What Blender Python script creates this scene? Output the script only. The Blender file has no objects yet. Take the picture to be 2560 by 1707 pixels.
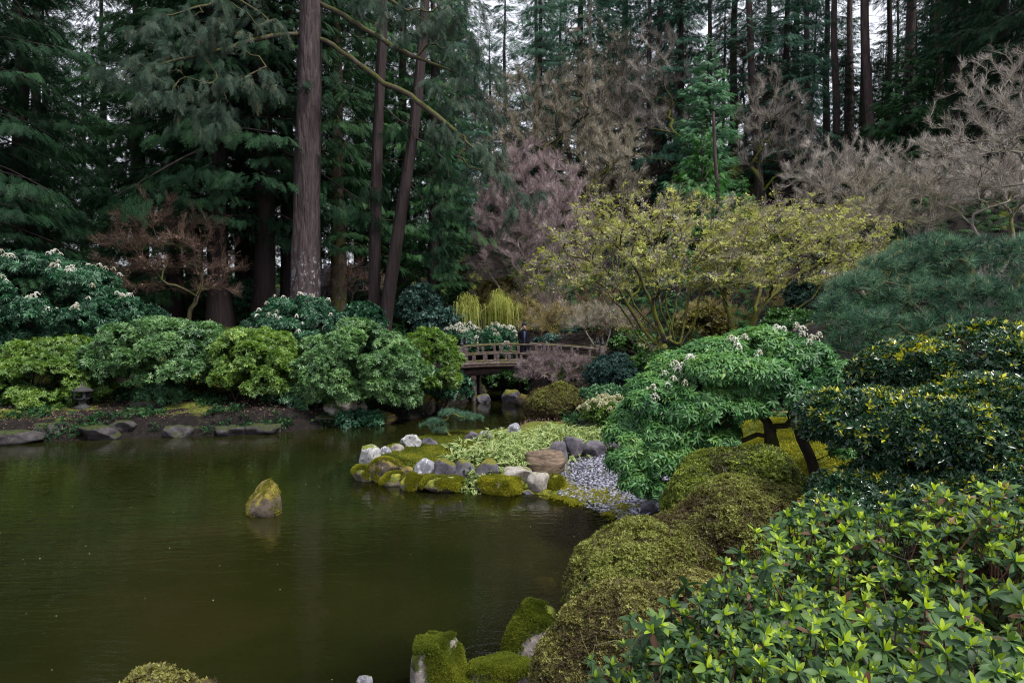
import bpy, math, random
import numpy as np
from mathutils import Vector, Matrix, noise as mnoise

C = bpy.context.scene
COL = C.collection
F = 24.0 / 36.0 * 2560.0
CAMZ = 3.1
PITCH = math.atan((853.5 - 815.0) / F)

# ---------------------------------------------------------------- camera, sky, sun, exposure
cam_data = bpy.data.cameras.new('camera')
cam = bpy.data.objects.new('camera', cam_data)
COL.objects.link(cam)
cam.location = (0, 0, CAMZ)
cam.rotation_euler = (math.pi / 2 - PITCH, 0, 0)
cam_data.lens = 24.0
cam_data.sensor_width = 36.0
cam_data.clip_start = 0.05
cam_data.clip_end = 2000.0
C.camera = cam

SUN_EL, SUN_AZ = math.radians(58), math.radians(125)      # azimuth clockwise from +Y
world = bpy.data.worlds.new('World')
C.world = world
world.use_nodes = True
wn = world.node_tree
wn.nodes.clear()
w_out = wn.nodes.new('ShaderNodeOutputWorld')
w_bg = wn.nodes.new('ShaderNodeBackground')
w_sky = wn.nodes.new('ShaderNodeTexSky')
w_sky.sky_type = 'NISHITA'
w_sky.sun_disc = False
w_sky.sun_elevation = SUN_EL
w_sky.sun_rotation = SUN_AZ
w_sky.air_density = 1.0
w_sky.dust_density = 3.0
w_sky.ozone_density = 1.5
w_mix = wn.nodes.new('ShaderNodeMix')
w_mix.data_type = 'RGBA'
w_mix.inputs[0].default_value = 0.86                        # cloud cover over the whole sky
w_mix.inputs[7].default_value = (6.2, 6.3, 6.9, 1)
wn.links.new(w_sky.outputs[0], w_mix.inputs[6])
wn.links.new(w_mix.outputs[2], w_bg.inputs[0])
w_bg.inputs[1].default_value = 0.055
wn.links.new(w_bg.outputs[0], w_out.inputs[0])

sun_d = bpy.data.lights.new('sun', 'SUN')
sun_d.energy = 1.5
sun_d.angle = math.radians(11)
sun_d.color = (1.0, 0.96, 0.9)
sun = bpy.data.objects.new('sun', sun_d)
COL.objects.link(sun)
sd = Vector((math.sin(SUN_AZ) * math.cos(SUN_EL), math.cos(SUN_AZ) * math.cos(SUN_EL), math.sin(SUN_EL)))
sun.rotation_euler = sd.to_track_quat('Z', 'Y').to_euler()
sun.location = sd * 60

C.view_settings.view_transform = 'Standard'
C.view_settings.look = 'None'
C.view_settings.exposure = 1.85
C.view_settings.gamma = 1.0
C.view_settings.use_curve_mapping = False
C.cycles.max_bounces = 5
C.cycles.diffuse_bounces = 2
C.cycles.glossy_bounces = 2
C.cycles.transmission_bounces = 3
C.cycles.transparent_max_bounces = 4
C.cycles.sample_clamp_indirect = 4.0
C.cycles.use_denoising = True
C.cycles.denoising_prefilter = 'NONE'
C.cycles.pixel_filter_type = 'BLACKMAN_HARRIS'
C.cycles.filter_width = 1.15

# ---------------------------------------------------------------- pixel <-> world
_cp, _sp = math.cos(PITCH), math.sin(PITCH)
def ray(px, py):
    u = (px - 1280.0) / F; v = (853.5 - py) / F
    return np.array([u, _cp + v * _sp, v * _cp - _sp])
def W(px, py, d):
    r = ray(px, py)
    return np.array([0, 0, CAMZ]) + r * (d / r[1])
def G(px, py, z=0.0):
    r = ray(px, py)
    return np.array([0, 0, CAMZ]) + r * ((z - CAMZ) / r[2])

# ---------------------------------------------------------------- mesh helpers
def make_mesh(name, V, Fc, rnd=None, smooth=False, mats=(), midx=None):
    """V (n,3); Fc (k,3) or (k,4) array, or list of such arrays"""
    if isinstance(Fc, np.ndarray): Fc = [Fc]
    Fc = [f for f in Fc if len(f)]
    V = np.ascontiguousarray(V, dtype=np.float32)
    me = bpy.data.meshes.new(name)
    me.vertices.add(len(V)); me.vertices.foreach_set('co', V.ravel())
    nl = sum(f.size for f in Fc); nf = sum(len(f) for f in Fc)
    me.loops.add(nl); me.polygons.add(nf)
    me.loops.foreach_set('vertex_index', np.concatenate([f.ravel() for f in Fc]).astype(np.int32))
    tot = np.concatenate([np.full(len(f), f.shape[1], np.int32) for f in Fc])
    st = np.concatenate([[0], np.cumsum(tot)[:-1]]).astype(np.int32)
    me.polygons.foreach_set('loop_start', st)
    if smooth: me.polygons.foreach_set('use_smooth', np.ones(nf, dtype=bool))
    if midx is not None: me.polygons.foreach_set('material_index', midx.astype(np.int32))
    for m in mats: me.materials.append(m)
    me.update(calc_edges=True)
    if rnd is not None:
        a = me.attributes.new('rnd', 'FLOAT', 'FACE')
        a.data.foreach_set('value', np.ascontiguousarray(rnd, dtype=np.float32))
    return me

def link(name, me, parent=None, loc=None, mat=None, **props):
    o = bpy.data.objects.new(name, me)
    COL.objects.link(o)
    if parent is not None: o.parent = parent
    if loc is not None: o.location = loc
    if mat is not None:
        if me.materials: o.material_slots[0].link = 'OBJECT'; o.material_slots[0].material = mat
        else: me.materials.append(mat)
    for k, v in props.items(): o[k] = v
    return o

def thing(name, label, cat, loc=(0, 0, 0), rotz=0.0, scale=1.0, group=None):
    o = bpy.data.objects.new(name, None)
    COL.objects.link(o)
    o.empty_display_size = 0.2
    o.location = loc; o.rotation_euler = (0, 0, rotz)
    o.scale = (scale,) * 3 if np.isscalar(scale) else scale
    o['label'] = label; o['category'] = cat
    if group: o['group'] = group
    return o

def unit(a):
    return a / np.maximum(np.linalg.norm(a, axis=-1, keepdims=True), 1e-9)

def frames(X, Z):
    X = unit(X); Y = unit(np.cross(Z, X)); Z2 = np.cross(X, Y)
    return np.stack([X, Y, Z2], axis=-1)                     # columns

def scatter(tv, tf, pos, X, Z, scale, rng=None, rnd=None, frnd=None, jit=0.12, anis=None):
    n, m = len(pos), len(tv)
    R = frames(X, Z)
    sc = np.broadcast_to(np.asarray(scale, float).reshape(-1, 1), (n, 1)) if np.ndim(scale) < 2 else scale
    loc = tv[None] * sc[:, None, :]
    V = np.einsum('nij,nmj->nmi', R, loc) + pos[:, None, :]
    Fc = tf[None] + (np.arange(n) * m)[:, None, None]
    if rnd is None: rnd = rng.random(n)
    rr = np.repeat(rnd[:, None], len(tf), 1)
    if frnd is not None: rr = rr + frnd[None]
    if rng is not None and jit: rr = rr + rng.normal(0, jit, rr.shape)
    return V.reshape(-1, 3), Fc.reshape(-1, tf.shape[1]), np.clip(rr, 0, 1).ravel()

def merge(parts):
    Vs, Fs, Rs, o = [], [], [], 0
    for V, Fc, r in parts:
        Vs.append(V); Fs.append(Fc + o); Rs.append(r); o += len(V)
    return np.concatenate(Vs), np.concatenate(Fs), np.concatenate(Rs)

def rand_dirs(n, rng):
    return unit(rng.normal(size=(n, 3)))

# ---------------------------------------------------------------- leaf templates (length along +x, normal +z)
def leaf2(w=0.2, fold=0.06, droop=0.1):
    v = np.array([[0, 0, 0], [.45, w, fold], [1, 0, -droop], [.45, -w, fold]], float)
    f = np.array([[0, 3, 2], [0, 2, 1]])
    return v, f
def leaf1(w=0.22):
    return np.array([[0, -w * .4, 0], [1, 0, 0], [.3, w, .03]], float), np.array([[0, 1, 2]])
def leaf8(w=0.2, fold=0.05, droop=0.12, cup=0.0):
    xs = np.array([0, .22, .5, .78, 1.0]); ws = np.array([.12, .75, 1, .72, 0]) * w
    v = []
    for x, ww in zip(xs, ws):
        z = -droop * x * x + cup * x * (1 - x)
        if ww == 0: v.append([x, 0, z])
        else: v += [[x, ww, z + fold * ww / w], [x, 0, z], [x, -ww, z + fold * ww / w]]
    f = []
    for i in range(3):
        a, b = 3 * i, 3 * (i + 1)
        for j in range(2):
            f += [[a + j, a + j + 1, b + j], [a + j + 1, b + j + 1, b + j]]
    f += [[9, 10, 12], [10, 11, 12]]
    return np.array(v, float), np.array(f)[:, ::-1]
def rotx(v, a):
    c, s = math.cos(a), math.sin(a); R = np.array([[1, 0, 0], [0, c, -s], [0, s, c]]); return v @ R.T
def roty(v, a):
    c, s = math.cos(a), math.sin(a); R = np.array([[c, 0, s], [0, 1, 0], [-s, 0, c]]); return v @ R.T
def rotz(v, a):
    c, s = math.cos(a), math.sin(a); R = np.array([[c, -s, 0], [s, c, 0], [0, 0, 1]]); return v @ R.T
def rosette(n, leaf, up0=15, up1=45, seed=0, inner=0, inner_leaf=None, inner_up=65, inner_s=.55, inner_r=.35, off=.04, dead=0.0):
    """leaves round +z; returns verts, faces, face-rnd offset"""
    r = random.Random(seed); Vs, Fs, Rr, o = [], [], [], 0
    for k in range(n + inner):
        inn = k >= n
        lv, lf = inner_leaf if (inn and inner_leaf) else leaf
        a = 2 * math.pi * (k * .618 + r.uniform(-.04, .04))
        up = math.radians(r.uniform(inner_up - 12, inner_up + 12) if inn else r.uniform(up0, up1))
        s = (inner_s if inn else 1.0) * r.uniform(.8, 1.1)
        v = lv * s
        v = rotx(v, r.uniform(-.3, .3)); v = v + np.array([off, 0, 0]); v = roty(v, -up); v = rotz(v, a)
        v = v + np.array([0, 0, .03 * k / max(1, n)])
        Vs.append(v); Fs.append(lf + o); o += len(v)
        Rr.append(np.full(len(lf), inner_r if inn else (-1.0 if r.random() < dead else r.uniform(-.12, .12))))
    return np.concatenate(Vs), np.concatenate(Fs), np.concatenate(Rr)
def frond(pairs=9, spread=50, leaflet=.36, w=.075, droop=.22, seed=0, tipup=0.0):
    """flat conifer spray, length along +x"""
    r = random.Random(seed); V, Fc = [], []
    def tri(a, b, ww):
        a = np.array(a); b = np.array(b); d = b - a
        n = np.array([-d[1], d[0], 0]); n = n / (np.linalg.norm(n) + 1e-9) * ww
        i = len(V); V.extend([a - n * .5 + d * .1, b, a + n + d * .25]); Fc.append([i, i + 1, i + 2])
    tri([0, 0, 0], [1, 0, 0], w * .6)
    for k in range(pairs):
        x = .08 + .86 * k / pairs
        L = leaflet * (1 - .75 * (k / pairs) ** 1.3) * r.uniform(.8, 1.15)
        for s in (-1, 1):
            a = math.radians(spread + r.uniform(-10, 10))
            tri([x, 0, 0], [x + L * math.cos(a), s * L * math.sin(a), -.25 * L + r.uniform(-.04, .04)], w * r.uniform(.8, 1.2))
    V = np.array(V); V[:, 2] -= droop * V[:, 0] ** 2
    return V, np.array(Fc)
def twigs(n=9, w=.012, spread=.5, seed=0, curve=.15):
    """a bare twig spray: slivers forking along +x"""
    r = random.Random(seed); V, Fc = [], []
    def sl(a, b, ww):
        a = np.array(a); b = np.array(b); d = b - a
        n = np.cross(d, np.array([r.uniform(-1, 1), r.uniform(-1, 1), r.uniform(-1, 1)])); n = n / (np.linalg.norm(n) + 1e-9) * ww
        i = len(V); V.extend([a - n, b, a + n]); Fc.append([i, i + 1, i + 2])
    sl([0, 0, 0], [1, r.uniform(-.1, .1), r.uniform(-.05, .15)], w)
    for k in range(n):
        x = .05 + .8 * k / n
        L = (1 - x * .6) * r.uniform(.35, .7)
        d = np.array([1, r.uniform(-1, 1) * spread * 1.6, r.uniform(-1, 1) * spread * 1.3 + curve]); d = d / np.linalg.norm(d)
        e = np.array([x, 0, 0]) + d * L
        sl([x, 0, 0], e, w * .7)
        for q in range(2):
            dd = d + np.array([r.uniform(-.2, .4), r.uniform(-.6, .6), r.uniform(-.5, .6)]); dd = dd / np.linalg.norm(dd)
            st = np.array([x, 0, 0]) + d * L * r.uniform(.3, .8)
            sl(st, st + dd * L * r.uniform(.3, .6), w * .5)
    return np.array(V), np.array(Fc)
def needles(n=40, w=.02, seed=0, lo=0, hi=75):
    r = random.Random(seed); V, Fc = [], []
    for k in range(n):
        el = math.radians(r.uniform(lo, hi)); az = 2.399963 * k + r.uniform(-.2, .2)
        d = np.array([math.cos(el) * math.cos(az), math.cos(el) * math.sin(az), math.sin(el)])
        n_ = np.cross(d, np.array([r.uniform(-1, 1), r.uniform(-1, 1), r.uniform(-1, 1)])); n_ = n_ / np.linalg.norm(n_) * w
        L = r.uniform(.75, 1.05); b = np.array([0, 0, -.25 * r.random()]); i = len(V)
        V.extend([b - n_, b + d * L, b + n_]); Fc.append([i, i + 1, i + 2])
    return np.array(V), np.array(Fc)

def frond2(n1=7, n2=3, w=.02, spread=52, leaflet=.42, droop=.22, seed=0, sub=.42, hang=.25):
    """twice-divided conifer spray, length along +x"""
    r = random.Random(seed); V, Fc = [], []
    def tri(a, b, ww):
        d = b - a; n = np.array([-d[1], d[0], 0]); n = n / (np.linalg.norm(n) + 1e-9) * ww
        i = len(V); V.extend([a - n, b, a + n + d * .15]); Fc.append([i, i + 1, i + 2])
    tri(np.zeros(3), np.array([1.0, 0, 0]), w * .7)
    for k in range(n1):
        x = .06 + .86 * k / n1; L = leaflet * (1 - .7 * (k / n1) ** 1.4) * r.uniform(.75, 1.2)
        for s in (-1, 1):
            a = math.radians(spread + r.uniform(-12, 12)); d = np.array([math.cos(a), s * math.sin(a), -hang + r.uniform(-.12, .12)]); a0 = np.array([x, 0, 0.0]); e = a0 + d * L
            tri(a0, e, w)
            for q in range(n2):
                u = .2 + .7 * q / n2; st = a0 + d * L * u; Lq = L * sub * (1 - .5 * u) * r.uniform(.8, 1.2)
                for s2 in (-1, 1):
                    b = a * s + s2 * math.radians(45 + r.uniform(-12, 12)); tri(st, st + np.array([math.cos(b), math.sin(b), -hang * .6 + r.uniform(-.15, .15)]) * Lq, w * .8)
    V = np.array(V); V[:, 2] -= droop * V[:, 0] ** 2
    return V, np.array(Fc), np.zeros(len(Fc))

def cluster(tmpls, n, rad, seed, flat=.25, wob=.5, s0=.75, s1=1.25, jit=.08):
    """several rosettes merged into one tuft round the origin (unit = one rosette)"""
    rng = np.random.default_rng(seed); a = rng.uniform(0, 6.28, n); q = np.sqrt(rng.random(n)) * rad; parts = []
    P = np.stack([q * np.cos(a), q * np.sin(a), rng.normal(0, flat, n)], -1); Z = np.array([0, 0, 1.0]) + rng.normal(0, wob, (n, 3)); X = unit(np.cross(Z, rand_dirs(n, rng)))
    for i in range(n):
        t = tmpls[rng.integers(0, len(tmpls))]
        v, f, r = scatter(t[0], t[1], P[i:i + 1], X[i:i + 1], Z[i:i + 1], rng.uniform(s0, s1), None, rnd=np.array([.5]), frnd=(t[2] if len(t) > 2 else None), jit=0)
        r = r - .5 + rng.normal(0, jit) + rng.normal(0, jit * .6, len(r)); parts.append((v, f, r))
    return merge(parts)

_SRC, _NG = {}, {}
def _tmpl_obj(t, mat):
    k = (id(t[0]), mat.name)
    if k not in _SRC:
        me = make_mesh('spray', t[0], t[1], (t[2] if len(t) > 2 else np.zeros(len(t[1]))), mats=[mat]); _SRC[k] = (bpy.data.objects.new('spray', me), t)
    return _SRC[k][0]
def _tree(tmpls, mat):
    k = (tuple(id(t[0]) for t in tmpls), mat.name)
    if k in _NG: return _NG[k]
    ng = bpy.data.node_groups.new('foliage_spread', 'GeometryNodeTree'); it = ng.interface
    it.new_socket('Geometry', in_out='INPUT', socket_type='NodeSocketGeometry'); it.new_socket('Geometry', in_out='OUTPUT', socket_type='NodeSocketGeometry')
    N = ng.nodes.new; L = ng.links.new; gi = N('NodeGroupInput'); go = N('NodeGroupOutput'); ip = N('GeometryNodeInstanceOnPoints'); jn = N('GeometryNodeJoinGeometry')
    for t in reversed(tmpls):
        oi = N('GeometryNodeObjectInfo'); oi.inputs['Object'].default_value = _tmpl_obj(t, mat); g2 = N('GeometryNodeGeometryToInstance'); L(oi.outputs['Geometry'], g2.inputs[0]); L(g2.outputs[0], jn.inputs[0])
    def na(ty, nm):
        n = N('GeometryNodeInputNamedAttribute'); n.data_type = ty; n.inputs[0].default_value = nm; return n.outputs[0]
    L(gi.outputs[0], ip.inputs['Points']); L(jn.outputs[0], ip.inputs['Instance']); ip.inputs['Pick Instance'].default_value = True
    L(na('INT', 'tid'), ip.inputs['Instance Index']); L(na('QUATERNION', 'rot'), ip.inputs['Rotation']); L(na('FLOAT', 'size'), ip.inputs['Scale']); L(ip.outputs[0], go.inputs[0])
    _NG[k] = ng; return ng
def quats(R):
    m00, m11, m22 = R[:, 0, 0], R[:, 1, 1], R[:, 2, 2]
    w = np.sqrt(np.maximum(0, 1 + m00 + m11 + m22)) / 2; x = np.sqrt(np.maximum(0, 1 + m00 - m11 - m22)) / 2
    y = np.sqrt(np.maximum(0, 1 - m00 + m11 - m22)) / 2; z = np.sqrt(np.maximum(0, 1 - m00 - m11 + m22)) / 2
    x = np.copysign(x, R[:, 2, 1] - R[:, 1, 2]); y = np.copysign(y, R[:, 0, 2] - R[:, 2, 0]); z = np.copysign(z, R[:, 1, 0] - R[:, 0, 1])
    q = np.stack([w, x, y, z], -1); return q / np.linalg.norm(q, axis=1, keepdims=True)
def spread_mesh(name, P, X, Z, S, rnd, tid, rng=None):
    n = len(P); me = bpy.data.meshes.new(name); me.vertices.add(n); me.vertices.foreach_set('co', np.ascontiguousarray(P, np.float32).ravel())
    q = quats(frames(X, Z))
    for nm, ty, val in (('rot', 'QUATERNION', q), ('size', 'FLOAT', np.broadcast_to(S, (n,))), ('rnd', 'FLOAT', rnd)):
        a = me.attributes.new(nm, ty, 'POINT'); a.data.foreach_set('value', np.ascontiguousarray(val, np.float32).ravel())
    a = me.attributes.new('tid', 'INT', 'POINT'); a.data.foreach_set('value', np.ascontiguousarray(tid, np.int32))
    return me
def spread(name, parent, mat, tmpls, P, X, Z, S, rng, rnd=None, kind=None, me=None, tid=None):
    if me is None:
        if rnd is None: rnd = rng.random(len(P))
        if tid is None: tid = rng.integers(0, len(tmpls), len(P))
        me = spread_mesh(name, P, X, Z, S, rnd, tid)
    o = bpy.data.objects.new(name, me); COL.objects.link(o)
    if parent is not None: o.parent = parent
    if kind: o['kind'] = kind
    md = o.modifiers.new('spread', 'NODES'); md.node_group = _tree(tmpls, mat); return o

# ---------------------------------------------------------------- branching skeletons
class Skel:
    def __init__(s, base, d0=(0, 0, 1)):
        s.P = [np.array(base, float)]; s.par = [-1]; s.dist = [0.0]; s.D = [unit(np.array(d0, float))]
    def add(s, p, par):
        p = np.array(p, float)
        s.P.append(p); s.par.append(par); s.dist.append(s.dist[par] + np.linalg.norm(p - s.P[par]))
        s.D.append(unit(p - s.P[par])); return len(s.P) - 1
    def path(s, pts, par):
        for p in pts: par = s.add(p, par)
        return par
    def curve(s, j, t, rng, step, wig, tang=.35, sag=0.0):
        a = s.P[j]; L = np.linalg.norm(t - a); n = max(1, int(math.ceil(L / step)))
        c1 = a + s.D[j] * L * tang; c2 = t - unit(t - a) * L * .25 + np.array([0, 0, -sag * L])
        par = j
        for k in range(1, n + 1):
            u = k / n
            p = (1 - u) ** 3 * a + 3 * (1 - u) ** 2 * u * c1 + 3 * (1 - u) * u * u * c2 + u ** 3 * t
            if k < n: p = p + rng.normal(0, wig * step, 3)
            par = s.add(p, par)
        return par
    def grow(s, T, rng, step=.3, wig=.12, w_path=.25, tang=.3, sag=0.0, first=0):
        T = np.array(T, float); order = np.argsort(np.linalg.norm(T - s.P[0], axis=1) + rng.random(len(T)) * .2)
        tips = []
        for i in order:
            P = np.array(s.P); dd = np.linalg.norm(P - T[i], axis=1)
            back = np.maximum(0, np.sum((P - T[i]) * unit(T[i] - s.P[0]), axis=1))
            cost = dd + w_path * np.array(s.dist) + back * 2.0
            tips.append(s.curve(int(np.argmin(cost)), T[i], rng, step, wig, tang, sag))
        return tips
    def radii(s, rt=.006, p=2.3, rmax=None):
        n = len(s.P); acc = np.zeros(n); r = np.zeros(n)
        for i in range(n - 1, -1, -1):
            r[i] = rt if acc[i] == 0 else acc[i] ** (1 / p)
            if s.par[i] >= 0: acc[s.par[i]] += r[i] ** p
        if rmax: r = np.minimum(r * min(1.0, 1e9), 1e9) * (rmax / r[0]) ** np.clip(np.log(r / rt) / max(1e-6, math.log(r[0] / rt)), 0, 1)
        s.r = r; return r
    def tubes(s, sides=5, rmin=0.0, flare=0.0):
        n = len(s.P); P = np.array(s.P); r = s.r
        kids = [[] for _ in range(n)]
        for i in range(1, n): kids[s.par[i]].append(i)
        main = [max(k, key=lambda c: r[c]) if k else -1 for k in kids]
        U = [None] * n
        nd = np.zeros((n, 3))
        for i in range(n):
            d = s.D[i] * 1.0
            if main[i] >= 0: d = d + s.D[main[i]]
            nd[i] = unit(d)
        for i in range(n):
            ref = U[s.par[i]] if i else np.array([1.0, .2, .1])
            u = ref - nd[i] * np.dot(ref, nd[i]); U[i] = u / (np.linalg.norm(u) + 1e-9)
        U = np.array(U); Wd = np.cross(nd, U)
        ang = np.arange(sides) * 2 * math.pi / sides; ca, sa = np.cos(ang), np.sin(ang)
        rr = r.copy()
        if flare:
            rr = rr * (1 + flare * np.exp(-(P[:, 2] - P[0, 2]) / .7))
        ring = P[:, None] + rr[:, None, None] * (ca[None, :, None] * U[:, None] + sa[None, :, None] * Wd[:, None])
        e = [i for i in range(1, n) if r[i] >= rmin]
        V = [ring.reshape(-1, 3)]; Fc = []; off = n * sides; extra = []
        for i in e:
            p = s.par[i]
            if main[p] == i: a0 = p * sides
            else:
                ex = P[p] + min(r[i] * 1.15, rr[p]) * (ca[:, None] * U[i] + sa[:, None] * Wd[i]); extra.append(ex); a0 = off; off += sides
            b0 = i * sides
            for k in range(sides):
                k2 = (k + 1) % sides; Fc.append((a0 + k, a0 + k2, b0 + k2, b0 + k))
        if extra: V.append(np.concatenate(extra))
        V = np.concatenate(V); Fc = np.array(Fc, dtype=np.int64).reshape(-1, 4)
        used = np.unique(Fc); mp = np.zeros(len(V), int); mp[used] = np.arange(len(used))
        return V[used], mp[Fc]

# ---------------------------------------------------------------- lobed crowns
def make_lobes(c, R, n, size, rng, flat=.75, zmin=-.2):
    """sub-domes spread over a big ellipsoid c,R"""
    L = []
    k = 0; gold = 2.399963
    for i in range(n):
        z = zmin + (1 - zmin) * (1 - (i + .5) / n); z += rng.normal(0, .05); z = min(.98, max(zmin, z))
        a = i * gold + rng.normal(0, .25); q = math.sqrt(max(0, 1 - z * z))
        d = np.array([q * math.cos(a), q * math.sin(a), z]); s = size * rng.uniform(.6, 1.45)
        cc = c + d * (R - s * .75 * np.array([1, 1, flat])) * rng.uniform(.86, 1.08)
        L.append((cc, np.array([s, s, s * flat])))
    return L
def lobe_points(L, n, rng, zlo=-.35, thick=.25, cut=.8):
    cs = np.array([l[0] for l in L]); rs = np.array([l[1] for l in L])
    w = rs[:, 0] ** 2; w = w / w.sum()
    out_p, out_n, got = [], [], 0
    while got < n:
        m = int(n * 1.6)
        k = rng.choice(len(L), m, p=w); d = rand_dirs(m, rng)
        d[:, 2] = np.where(d[:, 2] < zlo, -d[:, 2], d[:, 2])
        t = 1 - thick * rng.random(m) ** 1.5
        p = cs[k] + rs[k] * d * t[:, None]
        q = ((p[:, None] - cs[None]) / rs[None]); inside = (np.sum(q * q, -1) < cut * cut); inside[np.arange(m), k] = False
        ok = ~inside.any(1); p, nn = p[ok], unit(d[ok] / rs[k[ok]])
        out_p.append(p); out_n.append(nn); got += len(p)
        if len(p) < m * .02: break
    P = np.concatenate(out_p)[:n]; N = np.concatenate(out_n)[:n]
    return P, N

def perp(N, rng):
    a = rand_dirs(len(N), rng); return unit(np.cross(N, a))

# ---------------------------------------------------------------- materials
def _nt(name):
    m = bpy.data.materials.new(name); m.use_nodes = True; t = m.node_tree; t.nodes.clear()
    out = t.nodes.new('ShaderNodeOutputMaterial'); return m, t, out
def _n(t, kind, **kw):
    nd = t.nodes.new(kind)
    for k, v in kw.items():
        if k.startswith('i_'): nd.inputs[int(k[2:])].default_value = v
        else: setattr(nd, k, v)
    return nd
def ramp(t, cols, pos=None, interp='LINEAR'):
    r = t.nodes.new('ShaderNodeValToRGB'); cr = r.color_ramp; cr.interpolation = interp
    pos = pos or [i / max(1, len(cols) - 1) for i in range(len(cols))]
    while len(cr.elements) < len(cols): cr.elements.new(.5)
    for e, p, c in zip(cr.elements, pos, cols): e.position = p
    for e, c in zip(cr.elements, cols): e.color = (*c, 1)
    return r
def leaf_mat(name, cols, pos=None, rough=.45, trans=.25, spec=.4, patch=.25, tcol=None):
    m, t, out = _nt(name)
    at = _n(t, 'ShaderNodeAttribute', attribute_name='rnd')
    geo = _n(t, 'ShaderNodeNewGeometry')
    nz = _n(t, 'ShaderNodeTexNoise'); nz.inputs['Scale'].default_value = .9; nz.inputs['Detail'].default_value = 3
    t.links.new(geo.outputs['Position'], nz.inputs['Vector'])
    mr = _n(t, 'ShaderNodeMapRange'); mr.inputs[1].default_value = .3; mr.inputs[2].default_value = .7
    mr.inputs[3].default_value = -patch; mr.inputs[4].default_value = patch
    t.links.new(nz.outputs[0], mr.inputs[0])
    ad = _n(t, 'ShaderNodeMath', operation='ADD', use_clamp=True)
    ai = _n(t, 'ShaderNodeAttribute', attribute_type='INSTANCER', attribute_name='rnd')
    a0 = _n(t, 'ShaderNodeMath', operation='ADD'); t.links.new(at.outputs['Fac'], a0.inputs[0]); t.links.new(ai.outputs['Fac'], a0.inputs[1])
    t.links.new(a0.outputs[0], ad.inputs[0]); t.links.new(mr.outputs[0], ad.inputs[1])
    r = ramp(t, cols, pos); t.links.new(ad.outputs[0], r.inputs[0])
    b = _n(t, 'ShaderNodeBsdfPrincipled'); b.inputs['Roughness'].default_value = rough
    b.inputs['Specular IOR Level'].default_value = spec
    t.links.new(r.outputs[0], b.inputs['Base Color'])
    if trans > 0:
        tr = _n(t, 'ShaderNodeBsdfTranslucent'); mx = _n(t, 'ShaderNodeMixShader'); mx.inputs[0].default_value = trans
        hs = _n(t, 'ShaderNodeHueSaturation'); hs.inputs['Saturation'].default_value = 1.15; hs.inputs['Value'].default_value = 1.3
        t.links.new(r.outputs[0], hs.inputs['Color']); t.links.new(hs.outputs[0], tr.inputs[0])
        t.links.new(b.outputs[0], mx.inputs[1]); t.links.new(tr.outputs[0], mx.inputs[2]); t.links.new(mx.outputs[0], out.inputs[0])
    else: t.links.new(b.outputs[0], out.inputs[0])
    return m
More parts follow.
